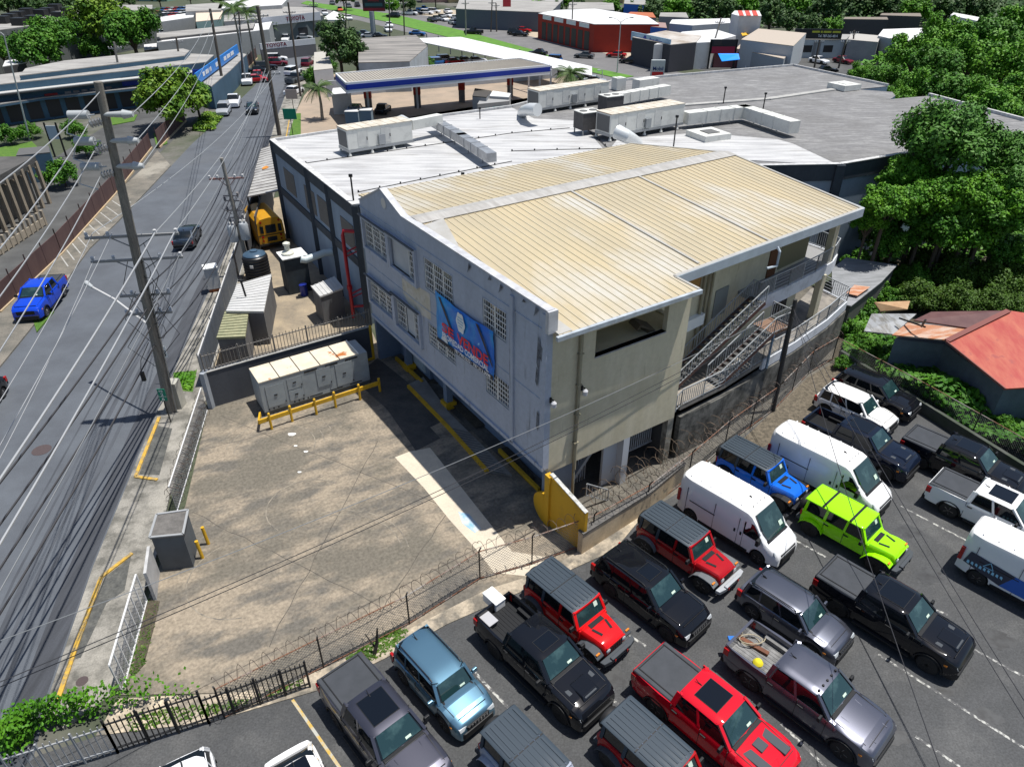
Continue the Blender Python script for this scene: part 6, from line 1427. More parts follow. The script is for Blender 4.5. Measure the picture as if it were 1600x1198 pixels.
TR = [('mango',1480,226,10.5,74,'big dense dark round tree standing over the grey roof edge'),
 ('tall',1425,272,8.2,40,'light green tree in front of the big dark round tree'),('tall',1497,305,7.6,50,'light green tree just below the big dark round tree'),('tall',1388,322,7,44,'light green tree against the blue grey end wall'),
 ('mango',1572,250,9.5,50,'dark leafy tree at the right edge beside the big round tree'),('tall',1575,325,7,54,'mid green tree at the right edge below the dark leafy tree'),('mid',1430,345,5,50,'mid green tree in shade below the light green trees'),
 ('bright',1510,360,5,50,'feathery green tree in the middle of the right hand thicket'),('tall',1408,282,7.6,36,'light green crown left of the big round tree trunk'),('tall',1455,312,7.2,46,'light green crown under the big round tree'),('tall',1540,300,7.6,48,'light green crown right of the big round tree'),('mango',1600,285,8.6,50,'dark leafy crown cut by the right edge'),('tall',1358,345,5.6,30,'light green crown beside the yellow roof corner'),('mid',1540,345,6,46,'mid green crown in the shade right of the middle thicket'),('mid',1475,352,5.4,46,'mid green crown in the thicket behind the olive shrubs'),
 ('dark',1380,368,3,34,'dark shaded tree beside the covered balcony'),
 ('mid',1340,350,3,26,'small mid green tree touching the blue grey wall corner'),('mid',1590,385,3,38,'mid green tree above the olive shrubs at the right edge')]
for q in TR: tree(*q, group='trees right of the yellow roofed building')
ORD = ['first','second','third','fourth','fifth','sixth','seventh','eighth','ninth','tenth','eleventh','twelfth','thirteenth','fourteenth','fifteenth','sixteenth','seventeenth','eighteenth','nineteenth','twentieth']
def row(kinds, lst, what, grp):
    for k, (px, py, zc, r) in enumerate(sorted(lst)):
        kd = kinds[(k*7+3) % len(kinds)]; tree(kd, px, py, zc, r, f'{what}, {ORD[k]} from the left', grp)
row(['mid','shrub'], [(1352+i_*44, 372+(i_%3)*10, 3.6, 34) for i_ in range(7)], 'mid height dark green tree under the crowns at the right', 'understorey trees')
row(['olive'], [(1415,420,1.8,32),(1455,405,2,40),(1500,415,2.2,48),(1550,425,2.2,48),(1595,430,2,45),(1440,455,1.6,36),(1490,458,1.8,40),(1545,462,1.8,38),(1595,468,1.6,34)], 'olive shrub in the sunny mass above the red roof', 'olive shrubs')
row(['shrub'], [(1330,505,1.0,20),(1352,470,1.4,26),(1375,440,1.6,26),(1398,455,1.4,24),(1345,525,.8,16),(1372,535,1.0,20),(1395,560,1.0,20),(1430,585,1.0,20),(1462,560,1.2,18),(1495,600,1.0,20),(1530,640,1.0,22),(1500,572,1.2,16),(1520,592,1.2,18),(1545,612,1.2,18),(1425,552,1.2,15),(1445,585,1.0,18),(1570,655,1.0,24),(1600,620,1.4,28),(1320,555,1.0,16),(1410,545,1.0,16)], 'leafy shrub on the bank by the red roofed house', 'bank shrubs')
row(['bright','mid','bright'], [(1400,152,5,26),(1440,140,5.5,40),(1490,150,5.5,44),(1545,165,5.5,44),(1595,195,5.5,42),(1345,118,4.5,22),(1380,125,4.5,28)], 'green tree just behind the grey roof, lower row', 'wood right lower row')
row(['bright','mid','bright'], [(1430,85,6,42),(1475,60,6,42),(1520,90,6,46),(1575,105,6,48),(1605,140,6,40),(1550,55,6,34),(1465,105,6,38)], 'tall green tree in the right wood, upper row', 'wood right upper row')
row(['far','farb','far'], [(1020,18,4,20),(1055,14,4,24),(1090,12,4,26),(1130,18,4,26),(1165,12,4,24),(1205,25,4,28),(1235,35,4,24),(1265,42,3.5,22),(1245,8,4,26),(1295,12,4,28),(1300,42,3.5,18),(1340,8,4,28),(1385,10,4,28),(1430,18,4,26),(1480,15,4,28),(1530,15,4,26),(1590,28,4,26)], 'dark tree in the far wood along the top right', 'far wood top right')
row(['far','farb'], [(840,12,3,16),(868,14,3,14),(905,8,3,12),(955,12,3,16),(985,15,3,14),(1040,22,3,12),(640,8,3,12),(612,10,3,14),(885,5,3,12)], 'small far tree among the roofs at the top middle', 'far trees top middle')
row(['far'], [(10,8,4,22),(45,6,4,22),(62,12,4,16),(90,8,4,20),(120,4,4,14)], 'dark far tree along the top left edge', 'far trees top left')
row(['far','farb','far'], [(x_, random.uniform(-12,2), 4, random.uniform(10,17)) for x_ in range(-40,900,48)], 'small far tree on the distant town edge', 'distant town trees')
tree('mid',65,78,6,42,'rounded green tree in front of the far grey warehouse, lower of its pair','left trees')
tree('mid',82,55,7,36,'rounded green tree behind its lower twin by the far grey warehouse','left trees')
tree('yellow',165,38,7,48,'very large spreading tree behind the long blue roofed shops, left part','left trees')
tree('mid',205,50,7,42,'large dark green tree at the right of the spreading tree by the shops','left trees')
tree('shrub',145,80,2,26,'low green bush at the foot of the large spreading tree','left trees')
tree('mid',2,80,5,24,'green tree cut by the left edge beside the tall lamp post','left trees')
tree('yellow',262,155,4.2,56,'broad yellow green tree over the maroon roadside fence','left trees')
tree('mid',305,150,3.5,26,'smaller green tree joined to the broad roadside tree','left trees')
tree('shrub',98,275,1.2,30,'clipped green bush beside the arcade building drive','left shrubs')
tree('shrub',132,232,1,22,'low green shrub on the island by the arcade drive','left shrubs')
tree('shrub',15,215,1,22,'low shrub in the grass at the left edge','left shrubs')
tree('shrub',115,205,1,20,'dark low hedge clump behind the access road','left shrubs')
tree('shrub',45,205,1,18,'low hedge clump between the shops and the access road','left shrubs')
tree('dark',530,72,6,36,'tall dark tree beside the far gas station canopy','trees by the station')
tree('dark',556,88,4,22,'smaller dark tree leaning against the tall dark tree','trees by the station')
tree('dark',508,50,6,16,'narrow dark treetop left of the tall dark tree','trees by the station')
for px, py, r, lb in ((598,100,14,'green bush behind the station roof, leftmost by the old wall'),(640,88,24,'green bush behind the station roof beside the old wall'),(668,98,14,'small bright bush right of the larger bush behind the station roof'),(490,122,20,'green bush left of the station canopy corner'),(512,100,14,'small green bush at the foot of the tall dark tree'),(1220,82,8,'yellow green bush in a grey planter before the dark signed office'),(1350,107,14,'green bush beside the side street car'),(1362,42,12,'broad leaf bush beside the far white roofs')):
    tree('shrub', px, py, 1.5, r, lb, 'bushes by the station')
# palms
def palm(px, py, zt, rpx, label, h=None, n=22, group='palm trees'):
    dep = (H-zt)*F/(F*math.sin(PT)+(py-599)*math.cos(PT)); R_ = rpx/F*dep*1.1; p = G(px, py, zt)
    t = thing('palm_tree', label, 'palm tree', (p.x,p.y,0), 0, group); random.seed(int(px))
    m = MB(); m.tube([(0,0,0),(.1,0,zt*.5),(0,0,zt)], [.26,.2,.15], 9); obj('trunk', m, mat('palm_trunk', (.3,.27,.22), (.2,.18,.14), ns=2, st=(1,1,4)), t, local=True, smooth=60)
    m = MB()
    for k in range(n):
        a_ = k*2.399+random.uniform(-.2,.2); el = random.uniform(.1,1.1); pts = []
        for i in range(8):
            f = i/7; d = R_*f*math.cos(el*(1-f)*.9); pts.append(Vector((d*math.cos(a_), d*math.sin(a_), zt+R_*(math.sin(el)*f*1.1-.75*f*f*(1.3-el*.5)))))
        m.tube(pts, .03, 3)
        for i in range(7):
            for s in (1,-1):
                for j in range(3):
                    q = pts[i].lerp(pts[i+1], j/3); u = (pts[i+1]-pts[i]).normalized(); side = u.cross(Vector((0,0,1))).normalized()*s
                    Lf = R_*.3*math.sin(math.pi*min(.98,(i+j/3+.6)/7.4))+.05; e_ = q+side*Lf*.8+u*Lf*.45-Vector((0,0,Lf*.5))
                    w_ = u*R_*.022; m.add([q-w_, q+w_, e_], [(0,1,2)])
    obj('crown', m, L_palm, t, local=True, fix=False); return t
palm(364,14,11,26,'tall royal palm beside the road at the top left, left of its pair'); palm(384,20,10,22,'royal palm beside the road at the top left, right of its pair')
palm(238,18,8,13,'slim palm behind the car park near the large spreading tree'); palm(497,138,4.5,22,'short palm beside the green signs at the station corner',n=26); palm(892,115,4.5,26,'bushy palm at the end of the station forecourt',n=30)
palm(421,40,4,12,'short palm under the dealership wall'); palm(432,88,2,0.1,'x') if False else None
# ground cover and vines
def carpet(name, label, pl, n, ls, zmax, m_, seed=3, cat='ground cover', kind='stuff', bump_=1.0):
    random.seed(seed); P = [G2(*p) for p in pl]; xs = [p[0] for p in P]; ys = [p[1] for p in P]; m = MB()
    def inside(x, y):
        c = False; j = len(P)-1
        for i in range(len(P)):
            if (P[i][1] > y) != (P[j][1] > y) and x < (P[j][0]-P[i][0])*(y-P[i][1])/(P[j][1]-P[i][1])+P[i][0]: c = not c
            j = i
        return c
    k = 0
    while k < n:
        x, y = random.uniform(min(xs),max(xs)), random.uniform(min(ys),max(ys))
        if not inside(x, y): continue
        k += 1; z = max(.03, zmax*(.5+.5*noise.noise(Vector((x*.35,y*.35,seed))))*random.uniform(.55,1)*bump_)
        leaf(m, Vector((x,y,z)), Vector((random.gauss(0,.5),random.gauss(0,.5),1)), ls*random.uniform(.6,1.3))
    return tag(obj(name, m, m_, fix=False), label, cat, kind=kind)
g = MB(); g.prism([G2(*p) for p in [(1300,560),(1318,500),(1322,400),(1330,340),(1400,260),(1600,190),(1900,230),(1900,900),(1600,712),(1345,562)]], -.011, .02); struct('thicket_floor', g, soil_m)
g = MB(); g.prism([G2(*p) for p in [(1400,150),(1240,95),(1330,105),(1400,60),(1200,30),(1000,25),(1000,-20),(2200,-20),(2200,190),(1600,186),(1452,147)]], -.011, .0); struct('wood_floor', g, mat('wood_floor_soil', (.03,.05,.018), (.05,.06,.03), ns=.2, world=True))
carpet('undergrowth','dense low undergrowth filling the ground between the right hand trees',[(1330,420),(1345,330),(1430,262),(1600,215),(1800,240),(1800,480),(1600,470),(1420,450)],16000,.42,2.2,L_mid,4)
carpet('undergrowth','dense low undergrowth below the wood beyond the grey roof',[(1400,150),(1330,125),(1400,75),(1500,40),(1640,40),(1700,190),(1600,184),(1452,146)],14000,.7,3.5,L_brt,5)
carpet('undergrowth','far dark scrub below the trees along the top right',[(1000,30),(1200,45),(1400,40),(1640,45),(1640,-10),(1000,-6)],14000,1.3,3,L_far,6)
carpet('bank_vines','leafy vines covering the dark bank beside the parked vehicles',[(1315,560),(1330,480),(1400,540),(1470,600),(1560,640),(1640,640),(1700,760),(1600,722),(1460,645)],7000,.26,1.1,L_mid,7,'vine')
carpet('house_thicket','thick plants growing against the red roofed house wall',[(1375,560),(1470,585),(1550,645),(1660,640),(1720,770),(1600,730),(1450,647),(1362,592)],9500,.28,2.7,L_mid,17,'thicket')
carpet('wall_thicket','dark undergrowth at the foot of the blue grey block wall',[(1340,350),(1400,300),(1480,270),(1640,225),(1700,260),(1640,330),(1400,380)],9000,.4,4.5,L_mid,18,'thicket')
carpet('forecourt_weeds','scattered weeds growing under the chain link fence',[(200,1115),(380,1095),(470,1060),(480,1072),(330,1118),(200,1145)],380,.12,.12,L_olv,8,'weeds')
carpet('verge_weeds','low weeds along the pavement below the sliding gate',[(232,935),(248,945),(225,1040),(205,1062),(200,1040)],380,.12,.16,L_olv,9,'weeds')
carpet('pavement_weeds','bright weeds beside the big leaning pole',[(276,585),(308,582),(300,612),(276,610)],900,.14,.35,L_brt,10,'weeds')
carpet('verge_grass_tufts','long bright grass beside the parked white pickups',[(300,205),(320,178),(352,178),(335,205)],1500,.3,.7,L_yel,11,'grass')
carpet('lot_edge_weeds','weeds along the foot of the fence beside the blue grey compact suv',[(540,1030),(610,985),(640,985),(610,1020),(560,1040)],420,.12,.14,L_olv,12,'weeds')
# creeping vine on the corner fence
random.seed(5); m = MB(); fp = [G(10,1186), G(60,1135), G(150,1118), G(240,1095), G(310,1085)]
for i in range(2100):
    k = min(3, int(abs(random.gauss(0,1.3)))); f = random.random(); p = fp[k].lerp(fp[k+1], f); dens = 1-.2*k
    p = p+Vector((random.gauss(0,.22*dens), random.gauss(0,.18*dens), random.uniform(.1,1.5 if k < 2 else 1.6))); leaf(m, p, Vector((random.gauss(0,.6),random.gauss(-.5,.6),.8)), .12, 1.3)
tag(obj('fence_creeper', m, L_brt, fix=False), 'bright green creeper climbing over the lower left fence corner', 'creeper', kind='stuff')
m = MB(); p = G(585,1022); m.tube([p, p+Vector((.15,.1,.6)), p+Vector((.25,.1,1.5))], [.09,.07,.03], 7); m.tube([p+Vector((.1,.05,.3)), p+Vector((-.3,.2,1.0))], [.05,.02], 6)
tag(obj('bare_stump', m, mat('burnt_stump', (.04,.035,.03))), 'bare dark stump by the fence behind the blue grey compact suv', 'stump')
for k, (px, py) in enumerate(((1462,548),(1450,565),(1478,562),(1492,552),(1470,580))):
    p = G(px, py, .8); t = thing('agave_plant', f'spiky plant below the red roofed house, {ORD[k]} of the cluster', 'plant', (p.x,p.y,.3), 0, 'spiky plants'); m = MB()
    for j in range(16):
        a_ = j*2.4; r_ = .75; m.add([(.05*math.cos(a_+1.5),.05*math.sin(a_+1.5),.3),(.05*math.cos(a_-1.5),.05*math.sin(a_-1.5),.3),(r_*math.cos(a_),r_*math.sin(a_),.5+.4*((j*7) % 5)/5)],[(0,1,2)])
    obj('rosette', m, L_mid, t, local=True, fix=False)
# ---------------------------------------------------------------- red roofed house and sheds on the right
def roofsheet(par, nm, pts, m_, t_=.08): 
    m = MB(); m.slab([G(*p) for p in pts], t_); return obj(nm, m, m_, par)
redm = mat('faded_red_sheet', (.34,.03,.022), (.42,.1,.055), r=.6, ns=.6, st=(3,.8,1), c3=(.3,.05,.04), s3=1.5, lo3=.6, hi3=.68, fine=.08)
rsty = mat('rusty_sheet', (.42,.17,.08), (.5,.36,.28), r=.7, ns=.8, st=(1,4,1), lo=.45, hi=.6, fine=.1)
mrn = mat('maroon_sheet', (.09,.035,.035), (.13,.06,.055), r=.5, ns=1)
slv = mat('silver_sheet', (.36,.37,.38), (.2,.19,.17), r=.45, m=.3, ns=.8, st=(4,1,1), lo=.45, hi=.62)
t = thing('red_roofed_house', 'house with faded red and rusty sheet roof beside the vine covered bank', 'house', G(1520,560))
roofsheet(t,'red_roof',[(1480,532,3.6),(1576,485,4.6),(1680,500,4.6),(1690,600,3.2),(1572,607,3.0)],redm); roofsheet(t,'maroon_roof',[(1428,500,3.8),(1455,487,4.0),(1574,485,4.55),(1520,513,4.0)],mrn)
roofsheet(t,'rusty_roof',[(1394,523,3.1),(1418,504,3.6),(1520,513,3.95),(1480,531,3.55)],rsty); roofsheet(t,'silver_roof',[(1350,517,2.9),(1362,490,3.1),(1432,490,3.5),(1396,522,3.0)],slv)
m = MB(); P = [G2(1400,525,3), G2(1478,534,3), G2(1570,605,2.9), G2(1690,600,3), G2(1680,505,4), G2(1440,500,3)]; m.prism(P, 0, 2.8); obj('wall', m, mat('house_wall', (.1,.13,.17), (.07,.09,.12), ns=1), t)
m = MB()
for k in range(14): a_, b_ = G(1482+k*7.2,533-k*.2,3.65).lerp(G(1576,485,4.62),k/40), None
m.bar(G(1480,532,3.66), G(1576,485,4.66), .35, .06); m.bar(G(1478,533,3.6), G(1571,608,3.0), .08, .12); obj('ridge_strip', m, mat('ridge_brown', (.2,.07,.06)), t)
m = MB(); m.tube([G(1440,510,4.0),G(1446,500,4.9)],.07,6); m.bar(G(1405,497,3.7),G(1446,511,4.05),.08,.08); obj('roof_pipe', m, dark, t)
t = thing('broken_sheet_roof', 'loose rusty sheet lying on the vines above the silver roof', 'roof sheet', G(1395,476,1.8)); roofsheet(t,'sheet',[(1366,472,3.2),(1422,470,3.3),(1418,483,3.0),(1376,486,2.7)],mat('tan_rust_sheet',(.5,.33,.18),(.36,.2,.1),ns=1))
t = thing('lean_to_shed', 'long low shed with grey and rust corrugated roof beside the balcony', 'shed', G(1355,440))
roofsheet(t,'roof_sheet',[(1322,402,2.6),(1402,414,2.6),(1378,440,2.5),(1330,478,2.4),(1300,470,2.4),(1300,420,2.6)],mat('grey_corrugated',(.34,.35,.37),(.22,.23,.24),r=.5,m=.3,ns=.7,st=(1,5,1)))
roofsheet(t,'rusty_patch',[(1335,445,2.7),(1360,448,2.7),(1340,462,2.65),(1322,458,2.65)],rsty,.03)
m = MB(); m.prism([G2(*p,2.5) for p in [(1325,405),(1398,416),(1374,440),(1330,474),(1304,468),(1304,422)]],0,2.3); obj('wall', m, mat('shed_dark',(.08,.08,.08)), t)
m = MB(); a_, b_, c_ = G(1310,562), G(1450,652), G(1620,760); edge_band(m, [a_.xy,b_.xy,c_.xy], 0, .75, .12); tag(obj('bank_wall', m, mat('dark_bank_wall', (.07,.075,.07), (.035,.05,.03), ns=1)), 'dark low wall holding the vine covered bank behind the right fence', 'wall')
# ---------------------------------------------------------------- poles, lamps and wires
def toppt(base, tp):
    """point seen at pixel tp at the same distance as the base"""
    b = G(*base); x, y, u = tp[0]-800., F, 599.-tp[1]; c, s = math.cos(PT), math.sin(PT)
    wx, wy, wz = x, y*c+u*s, -y*s+u*c; k = b.y/wy; return Vector((wx*k, b.y, H+wz*k))
def insul(m, p, d=(0,0,1), s=1.0):
    d = Vector(d).normalized()
    for k in range(4): q = p+d*(.09*k*s); m.tube([q, q+d*.05*s], [.14*s,.08*s], 8)
def pole(name, label, base, tp, r0, r1, m_, arms=(), cat='utility pole', group=None, extra=None):
    b, t_ = G(*base), toppt(base, tp); t = thing(name, label, cat, b, 0, group)
    m = MB(); m.tube([b, b.lerp(t_,.5), t_], [r0,(r0+r1)/2,r1], 12); obj('pole_shaft', m, m_, t, smooth=50)
    for f, w_, mm in arms:
        c = b.lerp(t_, f); dr = Vector((math.cos(.15), math.sin(.15), 0)); m = MB(); m.bar(c-dr*w_, c+dr*w_, .1, .13)
        m.bar(c-dr*w_*.5, c-Vector((0,0,.7)), .05); m.bar(c+dr*w_*.5, c-Vector((0,0,.7)), .05)
        a_ = obj('cross_arm', m, mm, t); 
        for s in (-.95,-.5,.5,.95): m = MB(); insul(m, c+dr*w_*s+Vector((0,0,.07)), s=.7); obj('insulator', m, porc, a_)
    return t, b, t_
armg = mat('arm_grey', (.25,.25,.25)); armr = mat('arm_red', (.3,.12,.1), (.4,.3,.28), ns=2)
t, b0, t0 = pole('utility_pole','tall leaning grey wooden pole on the near pavement with three lamp heads',(268,645),(153,128),.29,.19,woodp,[(.60,2.3,armg),(.53,2.3,armg),(.42,1.3,armg),(.36,1.2,armg)])
IN = []
for k, (px, py) in enumerate(((157,187),(166,228),(176,268))):
    f = (py-128)/(645-128.); c = b0.lerp(t0, 1-[.09,.155,.22][k]); m = MB(); d = Vector((-.7,-.75,-.1)); insul(m, c+d.normalized()*.3, d, 1.5); m.bar(c, c+d.normalized()*.35, .08); obj('strain_insulator', m, mat('grey_porcelain', (.3,.3,.3), r=.3), t); IN.append(c+d.normalized()*.85)
    m = MB(); s_ = Vector((1,.05,0)); q = c+Vector((0,-.1,.25)); m.tube([q, q+s_*.9], [.1,.16], 8); m.tube([q+s_*.9, q+s_*1.35],[.22,.12],10)
    m.tube([q-s_*.4, q-s_*1.6-Vector((0,0,.1)), q-s_*1.9-Vector((0,.1,.8)), q-s_*1.1-Vector((0,.1,1.1))], .035, 5); m.tube([q-s_*.7,q-s_*1.6],[.2,.2],10); obj('equipment_head', m, mat('pale_lamp_head', (.4,.42,.43), r=.3), t, smooth=50)
c = b0.lerp(t0,.31); e_ = G(145,449,c.z+.9); m = MB(); m.tube([c, c.lerp(e_,.6)+Vector((0,0,.25)), e_], .06, 7); a_ = obj('lamp_arm', m, mat('arm_pale', (.5,.5,.5)), t); m = MB(); m.tube([e_, e_+(e_-c).normalized()*.7], [.09,.16], 9); obj('lamp_head', m, mat('pale_lamp_head', (1,1,1)), a_, smooth=50)
m = MB()
for k in range(4):
    c = b0.lerp(t0, .5-.06*k); pts = [c+Vector((.35+.25*math.sin(i*.9+k)*(1+k*.2), -.1, .5*math.cos(i*.9)-.1*k)) for i in range(15)]; m.tube(pts, .018, 4)
for k in range(6): c = b0.lerp(t0,.58-.05*k); c2 = b0.lerp(t0,.4-.045*k); s = (-1)**k; m.tube([c+Vector((s*.5,0,0)), c.lerp(c2,.5)+Vector((s*(1.0+.12*k),-.1,-.1)), c2+Vector((s*.3,0,0))], .02, 4)
c = b0.lerp(t0,.18); m.tube([c+Vector((-.3,0,1.5)), c+Vector((-1.0,-.1,.4)), c+Vector((-1.2,-.1,-.3))],.02,4)
m.box(c.x-1.3,c.x-1.1,c.y-.15,c.y,c.z-1.0,c.z-.4)
obj('hanging_cables', m, dark, t)
m = MB(); m.tube([b0+Vector((.36,-.05,0)), b0.lerp(t0,.55)+Vector((.3,-.05,0))], .035, 6); obj('conduit', m, steel, t)
t2, b2, tt2 = pole('utility_pole','pole with two transformer cans beside the white roofed shed',(392,432),(346,247),.2,.13,concp,[(.84,1.3,armr)])
for s, f in ((-.45,.31),(.5,.33)):
    c = b2.lerp(tt2,f)+Vector((s,-.35,.2)); m = MB(); m.lathe([(.33,0),(.36,.05),(.36,1.2),(.3,1.35)], c, 16); can = obj('transformer_can', m, mat('can_grey', (.4,.43,.46), r=.4), t2, smooth=40); m = MB()
    for q in (-.15,.15): insul(m, c+Vector((q,0,1.35)), s=.8)
    obj('bushing', m, porc, can)
m = MB()
for f, s in ((.7,1),(.66,-1),(.58,-1),(.52,1),(.48,-1)): c = b2.lerp(tt2,f); m.bar(c-Vector((.6,0,0)),c+Vector((.6,0,0)),.08,.08); insul(m, c+Vector((s*.55,0,.05)), s=.8); m.tube([c+Vector((s*.5,0,0)), c+Vector((s*.9,-.1,-.6)), c+Vector((s*.2,0,-1.1))],.025,4)
obj('switch_gear', m, mat('gear_mix', (.16,.12,.11), (.3,.3,.3), ns=3), t2)
t3, b3, tt3 = pole('utility_pole','slim black wooden pole among the wires by the chain link fence',(1207,642),(1243,468),.15,.11,darkpole)
t4, b4, tt4 = pole('utility_pole','dark leaning pole on the pavement beyond the lean-to canopy',(437,213),(402,10),.3,.22,mat('mid_pole',(.1,.085,.07)),[(.5,1.5,armg),(.93,1.2,armg)])
t5, b5, tt5 = pole('utility_pole','tall dark pole behind the parked pickups on the left verge',(352,153),(328,14),.26,.2,mat('mid_pole',(1,1,1)))
FP = [((195,162),(178,66),'pale slender pole with equipment in front of the blue shops'),((288,140),(275,58),'dark pole rising behind the broad roadside tree'),((470,152),(450,4),'dark pole on the pavement corner by the gas station'),((380,128),(373,18),'dark pole right of the palms at the roadside'),
      ((490,78),(490,0),'dark pole beside the dealership cars'),((540,53),(541,0),'thin dark pole by the billboard, right of the tall tree'),((632,55),(630,0),'thick dark pole beside the old grey roof'),((728,56),(727,0),'grey pole by the highway median'),((1106,100),(1127,28),'leaning grey pole above the red billboard'),
      ((893,73),(895,0),'tall pale pole in front of the red building'),((1272,107),(1281,62),'dark leaning pole before the dark signed office, left'),((1310,107),(1322,62),'dark leaning pole before the dark signed office, right'),((1330,92),(1335,48),'short dark pole beside the maroon car'),((767,50),(769,0),'black pole in the used car lot, left one'),((776,50),(775,5),'black pole in the used car lot, right one'),((609,57),(608,0),'thin dark pole on the near side of the highway')]
for bb, tp, lb in FP: pole('utility_pole', lb, bb, tp, .2, .15, mat('mid_pole',(1,1,1)) if 'dark' in lb or 'black' in lb else concp, [(.9,1.0,armg)], group='distant poles')
def lamp(label, base, tp, arms, group='street lamps'):
    b, t_ = G(*base), toppt(base, tp); t = thing('street_lamp', label, 'street lamp', b, 0, group)
    m = MB(); m.tube([b,t_],[.12,.07],8); obj('pole_shaft', m, mat('lamp_grey', (.42,.44,.44), r=.5), t)
    for ax, az in arms:
        e_ = t_+Vector((ax,0,az)); m = MB(); m.tube([t_, t_.lerp(e_,.5)+Vector((0,0,.15)), e_], .05, 6); a_ = obj('lamp_arm', m, mat('lamp_grey', (1,1,1)), t); m = MB(); m.tube([e_, e_+Vector((.6 if ax>0 else -.6,0,0))],[.1,.13],8); obj('lamp_head', m, mat('pale_lamp_head', (1,1,1)), a_)
lamp('twin armed street lamp on the highway median', (964,115),(970,35),[(-1.8,.8),(1.8,.8)])
lamp('twin armed pale street lamp above the trees behind the grey roof', (1530,200),(1535,153),[(-1.6,1.0),(1.6,1.0)])
lamp('tall lamp post at the left edge before the shops', (47,220),(6,55),[(-.6,.3)])
lamp('white lamp post with long arm at the roadside by the parked cars', (385,133),(373,42),[(2.4,1.3)])
lamp('dark lamp post by the arcade drive', (127,155),(118,140),[(-.9,.5)])
lamp('small floodlight post in the shrubs at the right', (1558,400),(1568,360),[(-.5,.1),(.5,.1)])
lamp('small square headed lamp beside the station palm', (941,130),(941,110),[(-.3,0)])
lamp('thin lamp post by the station corner', (498,128),(498,103),[(.4,0)])
wirew = mat('bright_conductor', (.38,.39,.4), r=.4, m=.3); wired = mat('dark_cable', (.025,.025,.03), r=.6); wireg = mat('grey_cable', (.18,.19,.2), r=.5)
def wire(label, P0, P1, sag, r, m_, group=None, n=24):
    P0, P1 = Vector(P0), Vector(P1); m = MB(); pts = [P0.lerp(P1,k/n)-Vector((0,0,sag*4*(k/n)*(1-k/n))) for k in range(n+1)]
    m.tube(pts, r, 5); tag(obj('overhead_wire', m, m_), label, 'wire', group)
def ext(P0, P1, f): P0, P1 = Vector(P0), Vector(P1); return P0+(P1-P0)*f
GW = 'overhead road wires'
far5 = [b5.lerp(tt5,f) for f in (.97,.85,.72)]
for k, (px, py) in enumerate(((0,366),(0,440),(0,524))):
    e_ = G(px, py, IN[k].z-.6); wire(f'bright conductor leaving the leaning pole to the left edge, {ORD[k]} from the top', IN[k], ext(IN[k], e_, 1.6), .35, .024, wirew, GW)
    wire(f'bright conductor from leaning pole to far verge pole, {ORD[k]} from the top', b0.lerp(t0,1-[.09,.155,.22][k])+Vector((1.2,0,.2)), far5[k], 1.0, .022, wirew, GW)
e_ = G(0,262,t0.z-.8); wire('bright top wire from the leaning pole head to the upper left edge', t0-Vector((0,0,.4)), ext(t0, e_, 1.5), .3, .022, wirew, GW)
arm = [b0.lerp(t0,.60)+Vector((s,0,.15)) for s in (-2.0,-1.0,1.2,2.2)]+[b0.lerp(t0,.53)+Vector((s,0,.15)) for s in (-2.2,2.2)]
LW = [(0,(0,612),.02,wirew,'thin bright wire crossing the road, uppermost'),(1,(0,680),.02,wirew,'thin bright wire crossing the road, second'),(4,(0,700),.018,wirew,'thin bright wire crossing the road, third'),(2,(0,733),.05,wirew,'thick pale bundled wire over the road, left of its pair'),(3,(0,832),.042,wirew,'thick pale bundled wire over the road, right of its pair'),(5,(0,905),.02,wireg,'thin grey wire over the road right of the thick pair')]
for i, q, r, m_, lb in LW: e_ = G(*q, arm[i].z-1.2); wire(lb, arm[i], ext(arm[i], e_, 1.35), .3, r, m_, GW)
for i, f, lb in ((0,.5,'wire from the upper cross arm to the dark far pole, outer'),(2,.52,'wire from the upper cross arm to the dark far pole, inner'),(3,.54,'wire from the cross arm end to the dark far pole'),(5,.47,'wire from the lower cross arm to the dark far pole')):
    wire(lb, arm[i], b4.lerp(tt4,f)+Vector((.9-i*.4,0,.1)), 1.1, .024, wireg if i == 5 else wirew, GW)
for k, f in enumerate((.86,.7,.62,.5)):
    c = b2.lerp(tt2,f); wire(f'dark cable along the road by the transformer pole, {ORD[k]} from the top', c, b4.lerp(tt4,.42-.04*k), .8, .035, wired, GW)
    c0 = b0.lerp(t0,.44-.06*k); wire(f'dark cable from the leaning pole to the transformer pole, {ORD[k]} from the top', c0, c, .9, .04, wired, GW)
    e_ = ext(c, c0, 2.6); wire(f'dark cable sweeping down the roadside from the leaning pole, {ORD[k]} from the top', c0, Vector((e_.x-2+k*.6, e_.y, c0.z-1.0)), .6, .045, wired, GW)
for k, (q, z) in enumerate((((0,988),7.2),((0,1052),6.9),((0,1060),6.7))):
    e_ = tt3-Vector((0,0,.3+.35*k)); s_ = G(*q, z); wire(f'low thin cable over the forecourt to the black pole, {ORD[k]} from the top', ext(e_, s_, 1.1), e_, .9, .015, [wireg,wired,wired][k], 'cables to the black pole')
for k, (q, z) in enumerate((((1600,1063),5.2),((1600,1085),5.0))):
    wire(f'thin dark cable over the parked vehicles to the right edge, {ORD[k]}', tt3-Vector((0,0,.6+.4*k)), ext(tt3, G(*q,z), 1.3), .5, .015, wired, 'cables to the black pole')
wire('thin dark cable passing over the charcoal pickup hood', tt3-Vector((0,0,.5)), G(1480,1230,5.5), .5, .015, wired, 'cables to the black pole')
